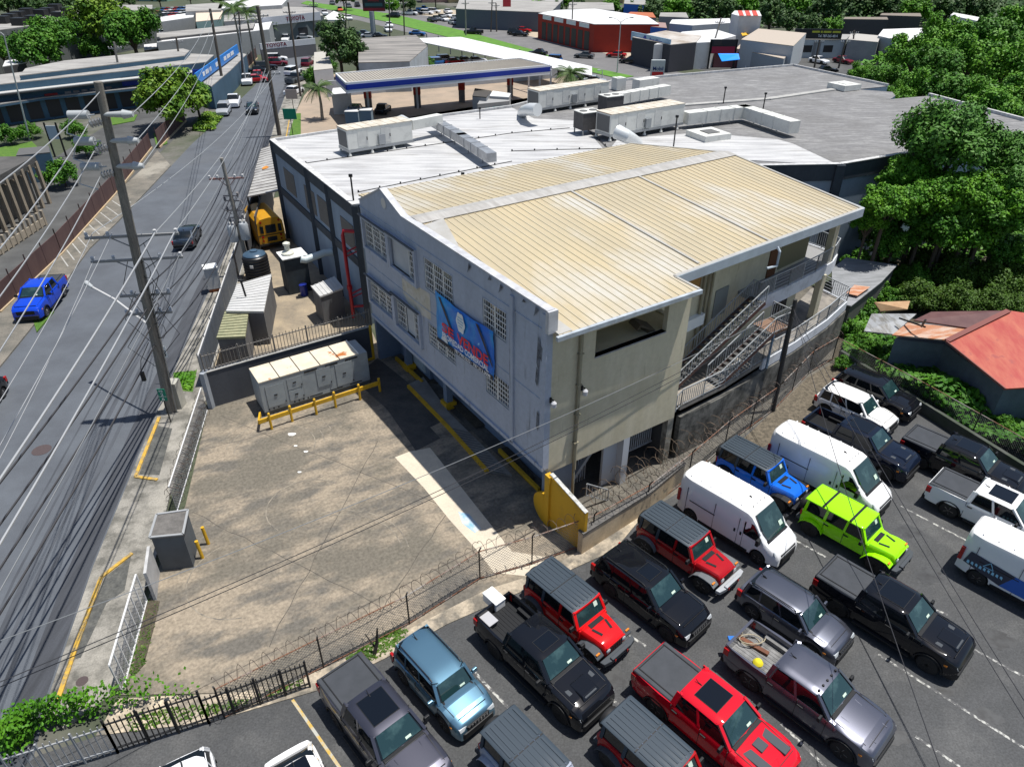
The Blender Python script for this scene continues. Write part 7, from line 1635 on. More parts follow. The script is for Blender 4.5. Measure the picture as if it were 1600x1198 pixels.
# ---------------------------------------------------------------- far buildings
def W(nm, a, b=None, **k): return mat(nm, a, b, r=k.pop('r', .85), ns=.3, fine=.05, fs=2, **k)
wblue = W('far_blue_wall', (.05,.11,.17), (.04,.09,.14)); wgrey = W('far_grey_wall', (.3,.31,.32), (.25,.26,.27)); wwhite = W('far_white_wall', (.6,.6,.6), (.5,.5,.5)); wdark = W('far_dark_wall', (.06,.06,.065)); wred = W('far_red_wall', (.35,.03,.015), (.28,.025,.015))
rgrey = mat('far_grey_roof', (.36,.35,.33), (.24,.23,.22), r=.9, ns=.25, st=(.5,2,1), fine=.1, fs=1.5, world=True); rwhite = mat('far_white_roof', (.68,.68,.68), (.55,.55,.55), r=.8, ns=.2, world=True); rold = mat('old_streaked_roof', (.3,.28,.26), (.13,.125,.12), r=.95, ns=.35, st=(.3,1.6,1), world=True)
def wtext(m, s, a_, b_, f, z, size, width, off=.2):
    d = Vector((b_.x-a_.x, b_.y-a_.y, 0)).normalized(); n = Vector((d.y,-d.x,0)); p = a_.lerp(b_,f)+n*off
    letters(m, s, (p.x,p.y,z), d, (0,0,1), size, width, .035)
def face_box(m, P0, P1, f0, f1, z0, z1, d=.06, mi=0):
    """box on the outside of the wall P0-P1 (xy), between fractions f0, f1"""
    a_, b_ = Vector(P0), Vector(P1); p, q = a_.lerp(b_,f0), a_.lerp(b_,f1); n = Vector((-(b_-a_).y, (b_-a_).x)).normalized()
    if n.y > 0: n = -n
    vs = []
    for z in (z0, z1):
        for w_, o in ((p,d),(q,d),(q,-.02),(p,-.02)): vs.append((w_.x+n.x*o, w_.y+n.y*o, z))
    m.add(vs, BX, mi)
def fb(name, label, pts, z, wm, rm, feats=(), cat='building', trim=None, group='far buildings', z0=0):
    t, P, r_ = bldg(name, label, cat, pts, z, wm, rm, group, trim=trim, z0=z0)
    for nm, i, f0, f1, z0, z1, m_, n, d in feats:
        for k in range(n):
            g0 = f0+(f1-f0)*k/n; g1 = f0+(f1-f0)*(k+(.72 if n > 1 else 1))/n; m = MB(); face_box(m, P[i], P[(i+1) % len(P)], g0, g1, z0, z1, d); obj(nm, m, m_, t)
    return t, P, r_
blk = mat('far_opening', (.015,.015,.02), r=.5); sky_b = mat('sign_blue', (.01,.12,.5), r=.5); royal = mat('royal_blue', (.005,.03,.32), r=.5); swh = mat('sign_white', (.7,.72,.75), r=.5)
fb('shop_row','long blue walled shop row with stepped grey roof along the left road',[(-60,138),(322,97),(334,86),(300,84),(40,112),(-60,124)],5.6,wblue,rgrey,[('shop_front',0,.05,.95,.3,2.8,blk,12,.05),('blue_fascia',0,.6,.98,3.4,4.6,royal,1,.15),('red_sign',0,.28,.33,2.9,3.6,mat('shop_red',(.35,.03,.03)),1,.2),('shop_panel',0,.36,.56,2.7,3.6,mat('shop_posters',(.4,.35,.33),(.15,.12,.12),ns=1),6,.12)])
fb('shop_row','upper tier of the blue walled shop row with grey flat roof',[(30,118),(288,87),(296,79),(286,76),(100,95),(40,107)],6.3,wblue,rgrey)
fb('shop_canopy','thin white edged canopy along the whole blue shop row',[(-60,153),(150,129),(300,113),(300,108),(150,124),(-60,147)],4.6,wdark,mat('canopy_edge',(.45,.45,.44)),cat='canopy',z0=4.3)
t, P, _ = fb('shop_awning','low white edged awning roof in front of the blue shop row',[(-60,172),(70,152),(215,137),(213,130),(70,143),(-60,160)],3.3,wblue,mat('awning_roof',(.3,.29,.28),(.2,.2,.2),ns=.4),cat='awning',z0=2.9)
t, P, _ = fb('corner_shop','corner shop block with angled bright blue sign at the far end of the shop row',[(308,128),(372,82),(385,85),(360,110),(330,135)],3.5,wblue,rgrey)
a_, b_ = G(307,128,4.2), G(372,80,4.2); m = MB(); m.bar((a_.x,a_.y,4.6),(b_.x,b_.y,4.6),.2,1.6); s_ = obj('blue_sign', m, mat('bright_sign_blue',(.01,.2,.62),r=.4), t)
m = MB(); n = Vector((-(b_-a_).y,(b_-a_).x,0)).normalized(); n = n if n.x > 0 else -n
for f0, f1 in ((.12,.16),(.18,.24),(.26,.3),(.4,.46),(.6,.66),(.68,.76),(.78,.86)): p, q = a_.lerp(b_,f0)+n*.13, a_.lerp(b_,f1)+n*.13; m.bar((p.x,p.y,4.6),(q.x,q.y,4.6),.04,.6)
obj('sign_characters', m, swh, s_)
t, P, r_ = fb('warehouse','far long grey warehouse with rows of dark roof units at the top left',[(-80,58),(238,14),(238,8),(150,8),(-80,36)],8,W('warehouse_wall',(.16,.17,.17),(.1,.11,.11)),rgrey,[('wall_panel',0,.02,.95,.5,7.4,W('panel_dark',(.13,.14,.14)),14,.04)])
for px, py in ((6,37),(18,33),(31,29),(44,24),(54,36),(66,26),(76,23),(88,17),(32,40),(94,30),(108,22)):
    p = G(px,py,8); m = MB(); m.box(p.x-1.2,p.x+1.2,p.y-1,p.y+1,8,9.4); obj('roof_unit', m, dark, t)
far = [('far_shed','low grey roof strip behind the palms by the road',[(245,66),(420,46),(425,34),(250,56)],5,wgrey,rwhite),
 ('far_shed','long pale flat roof between the shops and the car park at the left',[(245,60),(395,44),(398,36),(245,52)],5.5,wdark,rgrey),
 ('brick_shop','low brown brick shop front under the long pale roof',[(225,78),(400,55),(400,50),(225,70)],3.6,mat('brick_brown',(.16,.12,.09),(.1,.08,.06),ns=.6),rwhite),
 ('far_shed','white roofed workshop behind the parked car row',[(252,34),(302,27),(305,19),(250,27)],5,wgrey,rwhite),
 ('far_shed','cream gabled workshop beside the white roofed one',[(306,34),(345,30),(348,17),(306,20)],5.5,W('teal_gable',(.2,.3,.3)),W('cream_roof',(.6,.5,.4))),
 ('far_shed','grey roofed block at the top behind the workshops',[(290,18),(345,16),(350,4),(290,8)],6,wgrey,rgrey),
 ('far_shed','pale low roof above the dealership at the top',[(340,14),(440,8),(450,-2),(345,2)],6,wgrey,rwhite),
 ('far_shed','grey block roof left of the dealership',[(350,34),(405,30),(408,20),(350,24)],5,wgrey,rgrey),
 ('old_depot','old low building with streaked dark grey flat roof beyond the station',[(560,98),(640,96),(668,72),(650,55),(565,60),(560,75)],5,W('depot_wall',(.35,.4,.44),(.25,.28,.3)),rold),
 ('small_annex','small building with plain tan roof beside the tall dark tree',[(490,110),(520,107),(512,80),(491,82)],3.5,wwhite,W('tan_roof',(.42,.4,.36))),
 ('garage_hall','grey hall along the top behind the used car lot',[(712,14),(860,20),(880,0),(720,-6)],5,W('hall_wall',(.09,.11,.14)),rgrey),
 ('paint_shop','blue and yellow fronted shop joined to the red building',[(974,38),(1042,44),(1040,36),(985,32)],5.5,sky_b,W('dusty_red_roof',(.3,.2,.18))),
 ('tile_house','house with orange red sheet roof behind the red building',[(975,25),(1025,28),(1020,20),(985,19)],5,wgrey,W('orange_roof',(.4,.12,.05))),
 ('grey_house','small grey walled house at the edge of the far wood',[(1030,26),(1076,28),(1072,20),(1032,20)],5,wgrey,rgrey),
 ('metal_hall','light grey metal hall behind the alarm shop',[(1046,37),(1082,40),(1142,36),(1140,29),(1050,31)],5,W('hall_pale',(.4,.43,.46)),rwhite),
 ('cream_office','cream two storey office with yellow awning at the right of the billboard',[(1158,62),(1240,72),(1260,52),(1185,45)],5.5,W('office_white',(.42,.45,.48)),W('office_roof',(.42,.36,.3))),
 ('low_block','low grey block in front of the cream office',[(1150,76),(1225,92),(1240,76),(1160,66)],3.5,W('block_grey',(.3,.33,.36)),W('office_roof',(1,1,1))),
 ('side_house','pale building with flat roof beside the white van',[(1325,62),(1372,66),(1376,56),(1330,52)],4,wgrey,W('side_roof',(.4,.38,.35))),
 ('long_white_building','long white roofed building at the edge of the right wood',[(1372,56),(1415,66),(1445,56),(1440,44),(1380,46)],4.5,W('lw_wall',(.32,.36,.38)),rwhite),
 ('open_shed','dark open shed with thin brown roof in the far wood',[(1318,30),(1388,31),(1386,27),(1320,27)],5,wdark,W('brown_roof',(.2,.17,.14))),
 ('open_shed','dark open shed with thin tan roof right of the other open shed',[(1375,24),(1440,26),(1438,21),(1378,21)],5,wdark,W('brown_roof',(1,1,1))),
 ('white_strip_roof','long white sheet roof glimpsed between the tall wood trees',[(1485,24),(1550,38),(1556,32),(1490,20)],7,wwhite,rwhite),
 ('far_blue_house','blue painted house among the far top roofs',[(975,6),(1010,8),(1008,0),(976,0)],5,sky_b,rgrey),
 ('far_white_roofs','cluster roof of pale houses behind the red building',[(888,14),(960,16),(958,4),(890,4)],4.5,wgrey,rgrey),
 ('far_left_hut','white roofed hut left of the rounded green trees',[(4,104),(40,98),(32,92),(8,95)],4,wdark,rwhite),
 ('gate_house','small blue gate house with rounded dark roof by the arcade drive',[(25,243),(78,238),(76,228),(30,232)],3.2,W('gatehouse_blue',(.08,.15,.22)),W('gatehouse_roof',(.1,.1,.1)))]
for q in far: fb(*q)
# red building
t, P, _ = fb('red_garage_building','long red building with white roof and dark garage openings across the highway',[(841,21),(929,38),(1030,38),(1012,26),(930,14),(870,16)],6,wred,rwhite,[('garage_opening',0,.08,.96,.2,4.2,blk,8,.05),('white_sign',0,.1,.98,4.9,5.8,swh,4,.12)])
# alarm shop
t, P, _ = fb('alarm_shop','white shop with blue lettered fascia beside the highway billboard',[(988,58),(1048,70),(1088,66),(1096,56),(1040,48)],5.2,W('shop_dark_front',(.05,.05,.06)),W('shop_rusty_roof',(.5,.47,.44),(.3,.25,.2)))
m = MB(); a_, b_ = G(987,53,5.6), G(1048,66,5.6); m.bar((a_.x,a_.y,5.2),(b_.x,b_.y,5.2),.2,1.7); s_ = obj('fascia_sign', m, mat('fascia_pale_blue',(.35,.5,.65),r=.5), t)
m = MB(); d = (b_-a_).normalized(); n = Vector((d.y,-d.x,0)); 
o = a_+d*7.2+n*.12; letters(m, 'Best Alarm', (o.x,o.y,4.85), d, (0,0,1), .75, 4.6, .03); o = a_+d*5.4+n*.12; m.poly([(o.x+d.x*.6*math.cos(k)*1.0, o.y+d.y*.6*math.cos(k), 5.2+.65*math.sin(k)) for k in [i*.52 for i in range(12)]])
obj('sign_lettering', m, royal, s_, fix=False)
fb('white_annex','plain white walled annex with white roof between the alarm shop and billboard',[(1022,70),(1112,66),(1150,56),(1118,46),(1066,50)],5,wwhite,rwhite)
t, P, _ = fb('striped_roof_hut','white hut with red striped roof on top of the far terrace',[(1143,22),(1155,25),(1190,25),(1186,17),(1148,17)],8,wwhite,rwhite)
m = MB()
for k in range(3): p, q = G(1159+k*11,25,8.05), G(1156+k*11,17,8.05); m.bar(p, q, 1.0, .06)
obj('red_stripe', m, mat('stripe_red',(.5,.06,.04)), t)
t, P, _ = fb('sign_office','grey office with long black sign on its roof and access ramp',[(1250,62),(1322,62),(1330,54),(1256,52)],3.8,W('office_pale',(.42,.47,.5)),rgrey,[('office_window',0,.1,.3,1.2,2.6,blk,1,.08),('office_window',0,.55,.75,1.2,2.6,blk,1,.08),('grey_pillar',0,.32,.5,.2,3.4,W('pillar_grey',(.2,.21,.22)),2,.15)])
a_, b_ = G(1240,60,4), G(1314,61,4); m = MB(); m.bar((a_.x,a_.y,4.9),(b_.x,b_.y,4.9),.3,2.0); s_ = obj('roof_sign', m, mat('sign_black',(.012,.012,.015),r=.5), t)
m = MB(); 
for k, (f0, f1) in enumerate(((.36,.52),(.54,.58),(.6,.76),(.79,.96))): p, q = a_.lerp(b_,f0), a_.lerp(b_,f1); m.bar((p.x,p.y-.17,5.35),(q.x,q.y-.17,5.35),.03,.38)
obj('yellow_lettering', m, mat('letter_yellow',(.5,.5,.05)), s_); m = MB(); p = a_.lerp(b_,.5); letters(m, 'Tel. 787-265-4814', (p.x,p.y-.18,4.3), b_-a_, (0,0,1), .5, 4.2, .02); obj('phone_lettering', m, swh, s_, fix=False)
# dealership
t, P, _ = fb('car_dealership','white dealership hall with red lettered fascia beyond the road end',[(402,34),(478,28),(505,24),(490,12),(410,10)],5,W('glass_front',(.1,.12,.13)),rgrey,[('showroom_glass',0,.8,1,.2,2.8,blk,1,.06)])
a_, b_ = G(404,33,5.4), G(500,23,5.4); m = MB(); m.bar((a_.x,a_.y,5.1),(b_.x,b_.y,5.1),.25,1.9); s_ = obj('fascia', m, W('fascia_grey',(.42,.44,.5)), t)
m = MB(); wtext(m, 'TOYOTA', a_, b_, .42, 4.7, .95, 6.0); obj('sign_lettering', m, mat('letter_maroon',(.12,.01,.03)), s_, fix=False)
a_, b_ = G(410,96), G(495,86); t = thing('dealership_wall', 'low white wall with red lettering in front of the dealership cars', 'wall', a_, 0, 'far buildings')
m = MB(); m.bar((a_.x,a_.y,1.2),(b_.x,b_.y,1.2),.3,2.4); obj('wall_base', m, W('wall_base_dark',(.12,.12,.13)), t); m = MB(); m.bar((a_.x,a_.y,2.9),(b_.x,b_.y,2.9),.34,1.2); s_ = obj('wall_band', m, W('band_pale',(.5,.52,.55)), t)
m = MB(); wtext(m, 'TOYOTA', a_, b_, .1, 2.6, .75, 5.0, .22); obj('sign_lettering', m, mat('letter_maroon',(1,1,1)), s_, fix=False)
p = G(525,45); t = thing('event_tent', 'white peaked event tent beside the dealership', 'tent', p, 0); m = MB(); m.add([(-3.4,-3,2.6),(3.4,-3,2.6),(3.4,3,2.6),(-3.4,3,2.6),(0,0,4.6),(-3.4,-3,2.2),(3.4,-3,2.2),(3.4,3,2.2),(-3.4,3,2.2)],[(0,1,4),(1,2,4),(2,3,4),(3,0,4),(0,5,6,1),(1,6,7,2),(2,7,8,3),(3,8,5,0)]); obj('tent_roof', m, white_m, t, local=True)
for x_ in (-3.3,3.3):
    for y_ in (-2.9,2.9): m = MB(); m.box(x_-.06,x_+.06,y_-.06,y_+.06,0,2.5); obj('tent_leg', m, steel, t, local=True)
# long white covered car shelter
t = thing('car_shelter', 'long white sheet shelter with cars underneath behind the station', 'shelter', G(760,98))
m = MB(); m.slab([G(*p) for p in ((648,60,4),(660,66,3.6),(800,95,3.6),(925,118,3.6),(925,104,4),(790,74,4),(720,58,4))], .15); obj('roof_sheet', m, rwhite, t)
for k in range(9): p = G(668+k*18,78+k*3.4); m = MB(); m.box(p.x-.12,p.x+.12,p.y-.12,p.y+.12,0,3.5); obj('post', m, W('post_grey',(.3,.3,.3)), t)
p, q = G(862,112,4.2), G(880,112,4.2); m = MB(); m.bar((p.x,p.y,4.0),(G(800,98,4).x,G(800,98,4).y,4.0),.15,1.0); s_ = obj('shelter_sign', m, swh, t)
# ---- gas station
t = thing('station_canopy', 'long fuel station canopy with tan ribbed top and blue striped edge', 'canopy', G(690,165))
CP = [(525,116),(541,131),(859,103),(812,92)]; Z = 5.9; P = [G(*p,Z) for p in CP]
m = MB(); m.prism([p.xy for p in P],Z-.15,Z); ro = obj('canopy_roof', m, mat('canopy_tan', (.4,.37,.32), (.33,.3,.26), r=.6, ns=.3), t)
m = MB()
for k in range(70): f = k/69; m.bar(P[0].lerp(P[3],f)+Vector((0,0,.03)), P[1].lerp(P[2],f)+Vector((0,0,.03)), .12,.05)
obj('roof_ribs', m, mat('canopy_rib_tan',(.26,.24,.21)), ro)
for z0, z1, m_, nm, o in ((Z-.15,Z+.15,swh,'upper_band',.1),(Z-.85,Z-.15,royal,'blue_band',.14),(Z-1.3,Z-.85,swh,'lower_band',.12)):
    m = MB(); edge_band(m, [(p.x,p.y) for p in P], z0, z1, o, close=True); obj(nm, m, m_, t)
m = MB(); m.prism([p.xy for p in P],Z-1.25,Z-1.1); obj('soffit', m, swh, t)
for px, py in ((577,178),(653,170),(724,160),(798,155),(860,148),(843,150),(826,140)):
    p = G(px,py); m = MB(); m.box(p.x-.15,p.x+.15,p.y-.15,p.y+.15,0,Z-1.2); obj('column', m, W('column_white',(.6,.6,.6)), t)
for k, (px, py) in enumerate(((577,174),(653,168),(722,160),(797,152))):
    p = G(px,py); q = thing('fuel_pump', f'red and grey fuel pump under the canopy, {ORD[k]} from the left', 'fuel pump', p, 0, 'fuel pumps'); m = MB(); m.box(p.x-.5,p.x+.5,p.y-.4,p.y+.4,0,2.0); obj('pump_body', m, W('pump_grey',(.16,.15,.15)), q); m = MB(); m.box(p.x-.55,p.x+.55,p.y-.45,p.y+.45,2.0,3.2); obj('pump_head', m, mat('pump_red',(.35,.03,.02)), q)
m = MB(); a_, b_ = G(512,152), G(870,122); m.bar((a_.x,a_.y,1.3),(b_.x,b_.y,1.3),.3,2.6); tag(obj('station_wall', m, W('station_wall_white',(.42,.45,.48),(.34,.36,.39))), 'long white wall behind the fuel pumps', 'wall')
fb('kiosk','small white kiosk at the left end of the station canopy',[(518,148),(548,146),(546,136),(520,138)],3,wwhite,rwhite)
fb('station_shop','grey box hut with dark top beside the third fuel pump',[(738,150),(760,152),(768,142),(742,138)],3.2,wgrey,W('dark_top',(.06,.055,.05)))
t, P, _ = fb('sign_container','grey container with teal lettering behind the white roof',[(746,163),(796,158),(795,150),(752,152)],2.6,wgrey,W('cont_top',(.3,.3,.3)))
m = MB(); wtext(m, 'LA ESPERA', Vector((*P[0],0)), Vector((*P[1],0)), .25, 1.2, .8, 3.6, .1); obj('teal_lettering', m, mat('letter_teal',(.02,.4,.38)), t, fix=False)
fb('white_box_hut','white topped box behind the teal lettered container',[(765,150),(795,152),(798,146),(770,142)],3.0,wgrey,rwhite)
for k, (px, py) in enumerate(((553,198),(573,196))):
    p = G(px,py); m = MB(); m.box(p.x-.95,p.x+.95,p.y-.8,p.y+.8,0,2.2); q = thing('blue_unit', f'pale blue cabinet beside the white roof edge, {ORD[k]} of two', 'cabinet', p, 0, 'cabinets by the roof'); obj('casing', m, W('cab_blue',(.24,.3,.34)), q); m = MB(); m.box(p.x-1,p.x+1,p.y-.85,p.y+.85,2.2,2.28); obj('top', m, wwhite, q)
p = G(769,170); t = thing('ice_blue_heap', 'pale blue covered stack beside the container', 'stack', p)
for k in range(4): m = MB(); m.lathe([(1.1-.2*k,.4*k),(1.15-.2*k,.4*k+.2),(.9-.2*k,.4*k+.38)], p, 9); obj('stack_layer', m, mat('tarp_blue',(.2,.45,.6)), t, smooth=50)
# pylon sign
p = G(1023,152); t = thing('fuel_price_sign', 'tall white fuel brand sign with red price panel beyond the grey roof', 'sign', p); zt = toppt((1023,152),(1023,94)).z; zb_ = toppt((1023,152),(1023,121)).z
m = MB(); m.box(p.x-1.15,p.x+1.15,p.y-.3,p.y+.3,0,zt); obj('sign_board', m, W('board_white',(.5,.54,.55)), t)
m = MB(); letters(m, 'Mobil', (p.x-.85,p.y-.32,zt-1.6), (1,0,0), (0,0,1), .6, 1.75, .02); obj('sign_lettering', m, mat('letter_navy',(.01,.03,.15)), t, fix=False)
m = MB(); m.box(p.x-.95,p.x+.95,p.y-.34,p.y-.28,zb_+.1,zb_+.9); obj('price_panel', m, mat('price_red',(.55,.03,.03)), t)
# billboards
def billboard(label, base, tl, br, cols, w_=.3, post='steel'):
    b = G(*base); a_, c_ = toppt(base, tl), toppt(base, br); t = thing('billboard', label, 'billboard', b)
    m = MB(); m.box(a_.x,c_.x,b.y-.1,b.y+.2,c_.z,a_.z); pn = obj('panel', m, cols[0], t)
    hh = a_.z-c_.z
    for f0, f1, g0, g1, m_ in cols[1]: m = MB(); m.box(a_.x+(c_.x-a_.x)*f0, a_.x+(c_.x-a_.x)*f1, b.y-.14, b.y-.09, c_.z+hh*g0, c_.z+hh*g1); obj('printed_area', m, m_, pn)
    if post == 'steel': m = MB(); m.tube([b, (b.x,b.y,c_.z)], .7, 12); obj('column', m, W('bb_grey',(.33,.36,.39)), t)
    else:
        for x_ in (a_.x,c_.x): m = MB(); m.box(x_-.15,x_+.15,b.y-.1,b.y+.3,0,a_.z); obj('post', m, dark, t)
billboard('dark billboard with red lower strip on a thick grey column by the highway',(584,56),(565,-8),(602,18),(blk,[(.02,.98,.03,.2,mat('bb_red',(.25,.02,.03))),(.1,.9,.3,.5,mat('bb_teal',(.04,.12,.13))),(.25,.75,.6,.95,mat('bb_maroon',(.2,.03,.03)))]))
billboard('red and dark framed billboard beside the bright blue awning',(1130,108),(1112,62),(1149,84),(blk,[(.05,.95,.02,.5,mat('bb_crimson',(.35,.02,.06))),(.1,.4,.6,.9,mat('bb_dark',(.05,.04,.04)))]),post='frame')
a_, b_ = G(1122,84,3.4), G(1154,84,3.4); t = thing('blue_awning_kiosk', 'food kiosk with bright blue awning below the framed billboard', 'kiosk', G(1138,108)); m = MB(); m.slab([a_, b_, G(1156,93,2.6), G(1128,96,2.6)], .08); obj('awning', m, mat('awning_azure',(.0,.25,.85),r=.5), t)
p = G(1138,106); m = MB(); m.box(p.x-3.2,p.x+3.2,p.y,p.y+2.5,0,2.9); obj('kiosk_body', m, W('kiosk_red',(.2,.08,.09)), t)
p = G(789,40); m = MB(); m.box(p.x-.6,p.x+1.8,p.y-.3,p.y+.3,0,7); tag(obj('red_pylon', m, mat('pylon_red',(.4,.03,.04))), 'red pylon sign board by the used car lot', 'sign')
m = MB(); m.slab([G(1158,52,4.6),G(1172,50,4.6),G(1174,54,4.2),G(1160,56,4.2)],.1); tag(obj('yellow_awning', m, mat('awning_yellow',(.65,.36,.02))), 'small yellow awning on the cream office front', 'awning')
for px, py, lb, c in ((458,212,'green route signs on a post by the station corner',(.01,.25,.15)),(460,178,'large pale pink road sign seen from behind at the corner',(.45,.36,.33))):
    p = G(px,py); t = thing('road_sign', lb, 'road sign', p); m = MB(); m.tube([p,p+Vector((0,0,3.2))],.05,6); obj('post', m, dark, t); m = MB(); m.box(p.x-.9,p.x+.9,p.y-.05,p.y+.02,2.2,3.6); obj('sign_plate', m, mat(lb[:9],c), t)
# small houses of the distant town
random.seed(21); TC = [rwhite, rgrey, W('tile_red',(.35,.1,.05)), W('tan_roof2',(.4,.34,.26)), rwhite, W('pale_blue_roof',(.3,.38,.45))]; TW = [wwhite, wgrey, W('ochre_wall',(.45,.35,.18)), W('pink_wall',(.5,.3,.25)), W('green_wall',(.2,.32,.25))]
HC = {}; SEG = {-60:'far left',280:'left middle',600:'right middle',870:'right'}
for X0, X1, Y0, Y1, n_ in ((-60,300,-14,3,26),(280,560,-16,-2,22),(600,900,-18,3,24),(870,1010,-14,4,10)):
    for k in range(n_):
        px = X0+(X1-X0)*(k+.5)/n_+random.uniform(-4,4); py = random.uniform(Y0,Y1); p = G(px,py); ww, dd = random.uniform(4,9), random.uniform(4,7); hh = random.uniform(3.2,6.5); rz = random.uniform(-.3,.5); 
        rm, wm_ = random.choice(TC), random.choice(TW); key = (rm.name, wm_.name, X0); HC[key] = HC.get(key,0)+1
        t = thing('town_house', f"{wm_.name.split('_')[1 if wm_.name.startswith('far') else 0]} walled house with {'white' if rm is rwhite else 'grey' if rm is rgrey else rm.name.split('_')[0]} roof, top edge, {SEG[X0]} stretch, {ORD[HC[key]-1]} such from left", 'house', p, rz, 'distant town houses')
        m = MB(); m.box(-ww,ww,-dd,dd,0,hh); obj('wall', m, wm_, t, local=True); m = MB()
        if k % 3: m.box(-ww-.3,ww+.3,-dd-.3,dd+.3,hh,hh+.3)
        else: m.add([(-ww-.4,-dd-.4,hh),(ww+.4,-dd-.4,hh),(ww+.4,dd+.4,hh),(-ww-.4,dd+.4,hh),(-ww-.4,0,hh+1.8),(ww+.4,0,hh+1.8)],[(0,1,5,4),(2,3,4,5),(0,4,3),(1,2,5),(0,3,2,1)])
        obj('roof', m, rm, t, local=True)
        for j in (-.6,0,.6): m = MB(); m.box(ww*j-.6,ww*j+.6,-dd-.05,-dd,1,2.3); obj('window', m, blk, t, local=True)
# ---------------------------------------------------------------- far vehicles: one simple car, copied
def farcar(nm, cat, L, W_, h, kind):
    t = thing(nm, '', cat, (0,0,-50)); m = MB(); wz = [L/2-.85, -L/2+.85]
    pr = {'suv': [(-L/2,.8),(-L/2+.1,.98),(L/2-1.3,1.0),(L/2-.2,.85),(L/2,.65)], 'sedan': [(-L/2,.75),(-L/2+.15,.92),(L/2-1.4,.92),(L/2-.25,.78),(L/2,.6)], 'pickup': [(-L/2,1.0),(-L/2+.05,1.1),(L/2-1.6,1.1),(L/2-.2,1.0),(L/2,.8)]}[kind]
    body_loft(m, L, W_, pr, wz, .34); painted(obj('body', m, paint, t, local=True, smooth=40), (.5,.5,.5))
    b = {'suv': (-L/2+.15,L/2-1.25,-L/2+.35,L/2-1.9), 'sedan': (-L/2+.7,L/2-1.3,-L/2+1.2,L/2-2.1), 'pickup': (-L/2+2.0,L/2-1.5,-L/2+2.2,L/2-2.2)}[kind]; zb0 = pr[1][1]
    m = MB(); m.loft([ring(b[0],b[1],W_/2-.1,zb0-.05),ring(b[2],b[3],W_/2-.22,h-.04)]); obj('windows', m, sglass, t, local=True)
    m = MB(); m.fr((b[2]-.02,-W_/2+.2),(b[3]+.02,W_/2-.2),h-.07,(b[2]+.08,-W_/2+.28),(b[3]-.08,W_/2-.28),h); painted(obj('roof', m, paint, t, local=True), (.5,.5,.5))
    if kind == 'pickup': m = MB(); m.box(-L/2+.12,b[0]-.1,-W_/2+.15,W_/2-.15,1.1,1.17); obj('bed_floor', m, plast, t, local=True)
    for x in wz:
        for sg in (1,-1): m = MB(); m.lathe([(.2,-.1),(.34,-.1),(.34,.1),(.2,.1)], (x,sg*(W_/2-.1),.34), 12, axis='y'); obj('wheel', m, black, t, local=True)
    return t
FCP = {'s': farcar('far_car','car',4.5,1.82,1.45,'sedan'), 'u': farcar('far_suv','suv',4.6,1.88,1.7,'suv'), 'p': farcar('far_pickup','pickup truck',5.3,1.95,1.8,'pickup')}
CC = {'w': (.72,.73,.75), 'k': (.012,.012,.015), 'g': (.09,.1,.11), 's': (.35,.37,.4), 'r': (.38,.012,.015), 'b': (.02,.1,.3), 'o': (.6,.12,.05), 'm': (.15,.01,.02)}
CN = {'w':'white','k':'black','g':'dark grey','s':'silver','r':'red','b':'blue','o':'orange','m':'maroon'}; KN = {'s':'car','u':'suv','p':'pickup'}
used = {}
def fcars(lst, what, grp):
    cnt = {}
    for k, (kd, c, px, py, hd) in enumerate(sorted(lst, key=lambda q: q[2])):
        key = (kd, c); cnt[key] = cnt.get(key, 0)+1; tot = sum(1 for q in lst if (q[0], q[1]) == key)
        lb = f'{CN[c]} {KN[kd]} {what}' + (f', {ORD[cnt[key]-1]} such from the left' if tot > 1 else '')
        p = G(px, py, .8); loc = (p.x, p.y, .005); nm = {'s':'parked_car','u':'parked_suv','p':'parked_pickup'}[kd]
        if kd not in used: o = FCP[kd]; used[kd] = 1; o.location = loc; o.rotation_euler.z = R(hd); o['label'] = lb; o['group'] = grp; o.name = nm; [setattr(ch, 'color', (*CC[c],1)) for ch in o.children if ch.get('painted')]
        else: dup(FCP[kd], loc, R(hd), lb, grp, nm, CC[c])
fcars([('u','s',349,170,-78),('p','w',365,157,-76),('p','w',386,124,-75),('s','r',402,116,-75)], 'parked on the left verge before the corner', 'cars on the left verge')
fcars([('u','w',421,62,-95),('u','w',446,60,-80),('u','w',455,44,-80),('s','r',447,52,-80),('s','w',470,46,-60),('s','s',476,57,0),('s','w',487,52,0),('s','s',462,40,-70),('s','w',478,40,-70),('u','w',466,53,-30)], 'in the dealership yard', 'dealership cars')
fcars([('u','w',432,90,10),('u','m',432,97,10),('k' and 's','k',405,108,20),('u','k',415,103,20),('s','r',400,122,20),('u','m',480,97,90),('u','w',458,110,75),('p','g',462,122,75),('s','w',459,140,75)], 'near the road end', 'cars at the road end')
fcars([('s','s',268,47,60),('s','w',279,46,60),('s','s',289,42,60),('s','w',299,42,60),('s','g',301,46,60),('s','w',325,41,60),('s','b',338,38,60),('s','s',255,50,60)], 'in the small car park behind the palms', 'car park cars')
random.seed(9)
fcars([('s',random.choice('wkgsrb'),244+i*6.5+j*3,16+j*4.2-i*.35,70) for i in range(14) for j in range(3)], 'in the far packed car park', 'far packed cars')
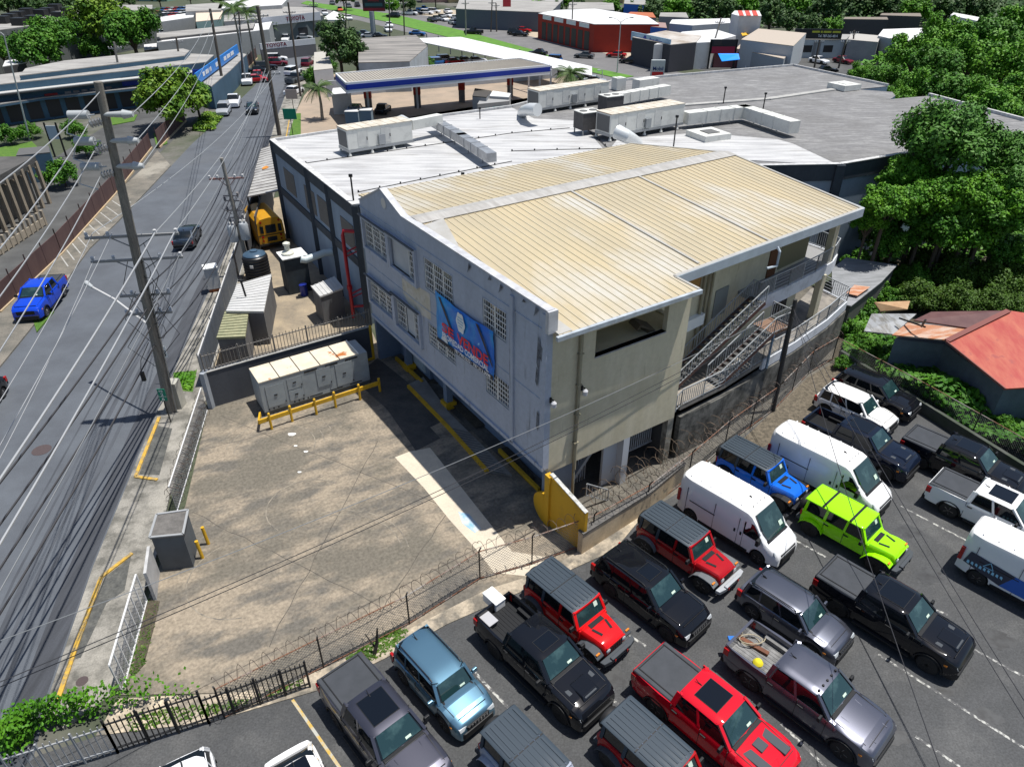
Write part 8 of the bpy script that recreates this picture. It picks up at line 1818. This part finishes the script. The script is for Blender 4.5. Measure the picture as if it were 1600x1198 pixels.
fcars([('p','w',640,20,-10),('s','k',651,19,-10),('p','b',662,14,-10),('u','w',667,19,-20),('u','w',678,17,-20),('s','k',675,30,-60),('s','g',682,28,-60),('s','k',690,26,-60),('s','w',694,29,-60),('s','w',701,23,-60),('s','s',708,34,-60),('s','w',712,27,-60),('s','s',716,34,-60),('s','w',720,24,-60),('s','r',736,37,-60),('s','w',731,23,-60),('s','w',742,21,-60),('s','w',746,32,-60),('s','g',738,29,-60),('s','k',749,26,-60),('s','w',754,36,-60),('u','w',762,34,-60),('s','w',757,27,-60),('s','w',700,17,-60),('s','w',727,17,-60)], 'in the used car lot across the highway', 'used car lot')
fcars([('s','r',812,40,-20),('u','k',806,50,-20),('s','r',818,46,-20),('s','w',828,42,-20),('s','w',836,41,-20),('s','k',813,52,-20)], 'beside the pink lettered building', 'cars by the sand lot')
fcars([('s','r',929,71,-10),('s','w',932,66,-10),('u','k',957,68,-10),('s','g',980,70,-10),('s','w',921,66,-10)], 'parked in front of the red building', 'cars at the red building')
fcars([('p','w',507,20,-70),('s','o',531,14,-72),('s','g',519,4,-70),('s','g',545,9,-72),('s','w',545,27,-72),('s','w',608,38,-72),('u','k',558,7,-72),('s','w',606,45,-72),('u','k',614,24,160),('s','b',652,51,-10),('p','k',740,49,155),('s','k',840,81,160),('s','g',913,85,160),('s','r',963,84,160),('s','k',984,93,160),('u','b',862,92,160),('s','w',866,103,160),('s','k',867,110,160),('s','k',918,121,-10),('s','s',930,124,-10)], 'driving or waiting on the highway', 'highway cars')
fcars([('u','b',684,96,20),('u','w',697,92,20),('s','r',710,95,20),('s','s',728,93,20),('s','w',745,93,20)], 'under the long white shelter', 'cars under the shelter')
fcars([('s','k',598,168,85),('u','g',557,172,85),('s','k',560,53,0),('s','s',577,55,0),('s','k',592,55,0),('s','k',570,51,0)], 'beside the fuel pumps and billboard column', 'cars by the station')
fcars([('u','w',1196,98,0),('s','w',1180,102,0),('s','w',1280,93,-60),('s','m',1318,93,-60),('u','w',1338,84,170),('p','w',1222,98,0),('u','w',1393,78,-60),('s','k',1292,108,10),('s','s',1172,98,0)], 'along the side street by the black signed office', 'side street cars')
v = van('delivery_van','white van parked beside the pale side building'); p = G(1375,80,1.2); v.location = (p.x,p.y,0); v.rotation_euler.z = R(-35)
# road cone
p = G(449,148); m = MB(); m.lathe([(.25,0),(.25,.05),(.16,.06),(.03,.75)], p, 10); tag(obj('traffic_cone', m, mat('cone_orange',(.7,.12,.03))), 'orange traffic cone in the far road lane', 'cone')
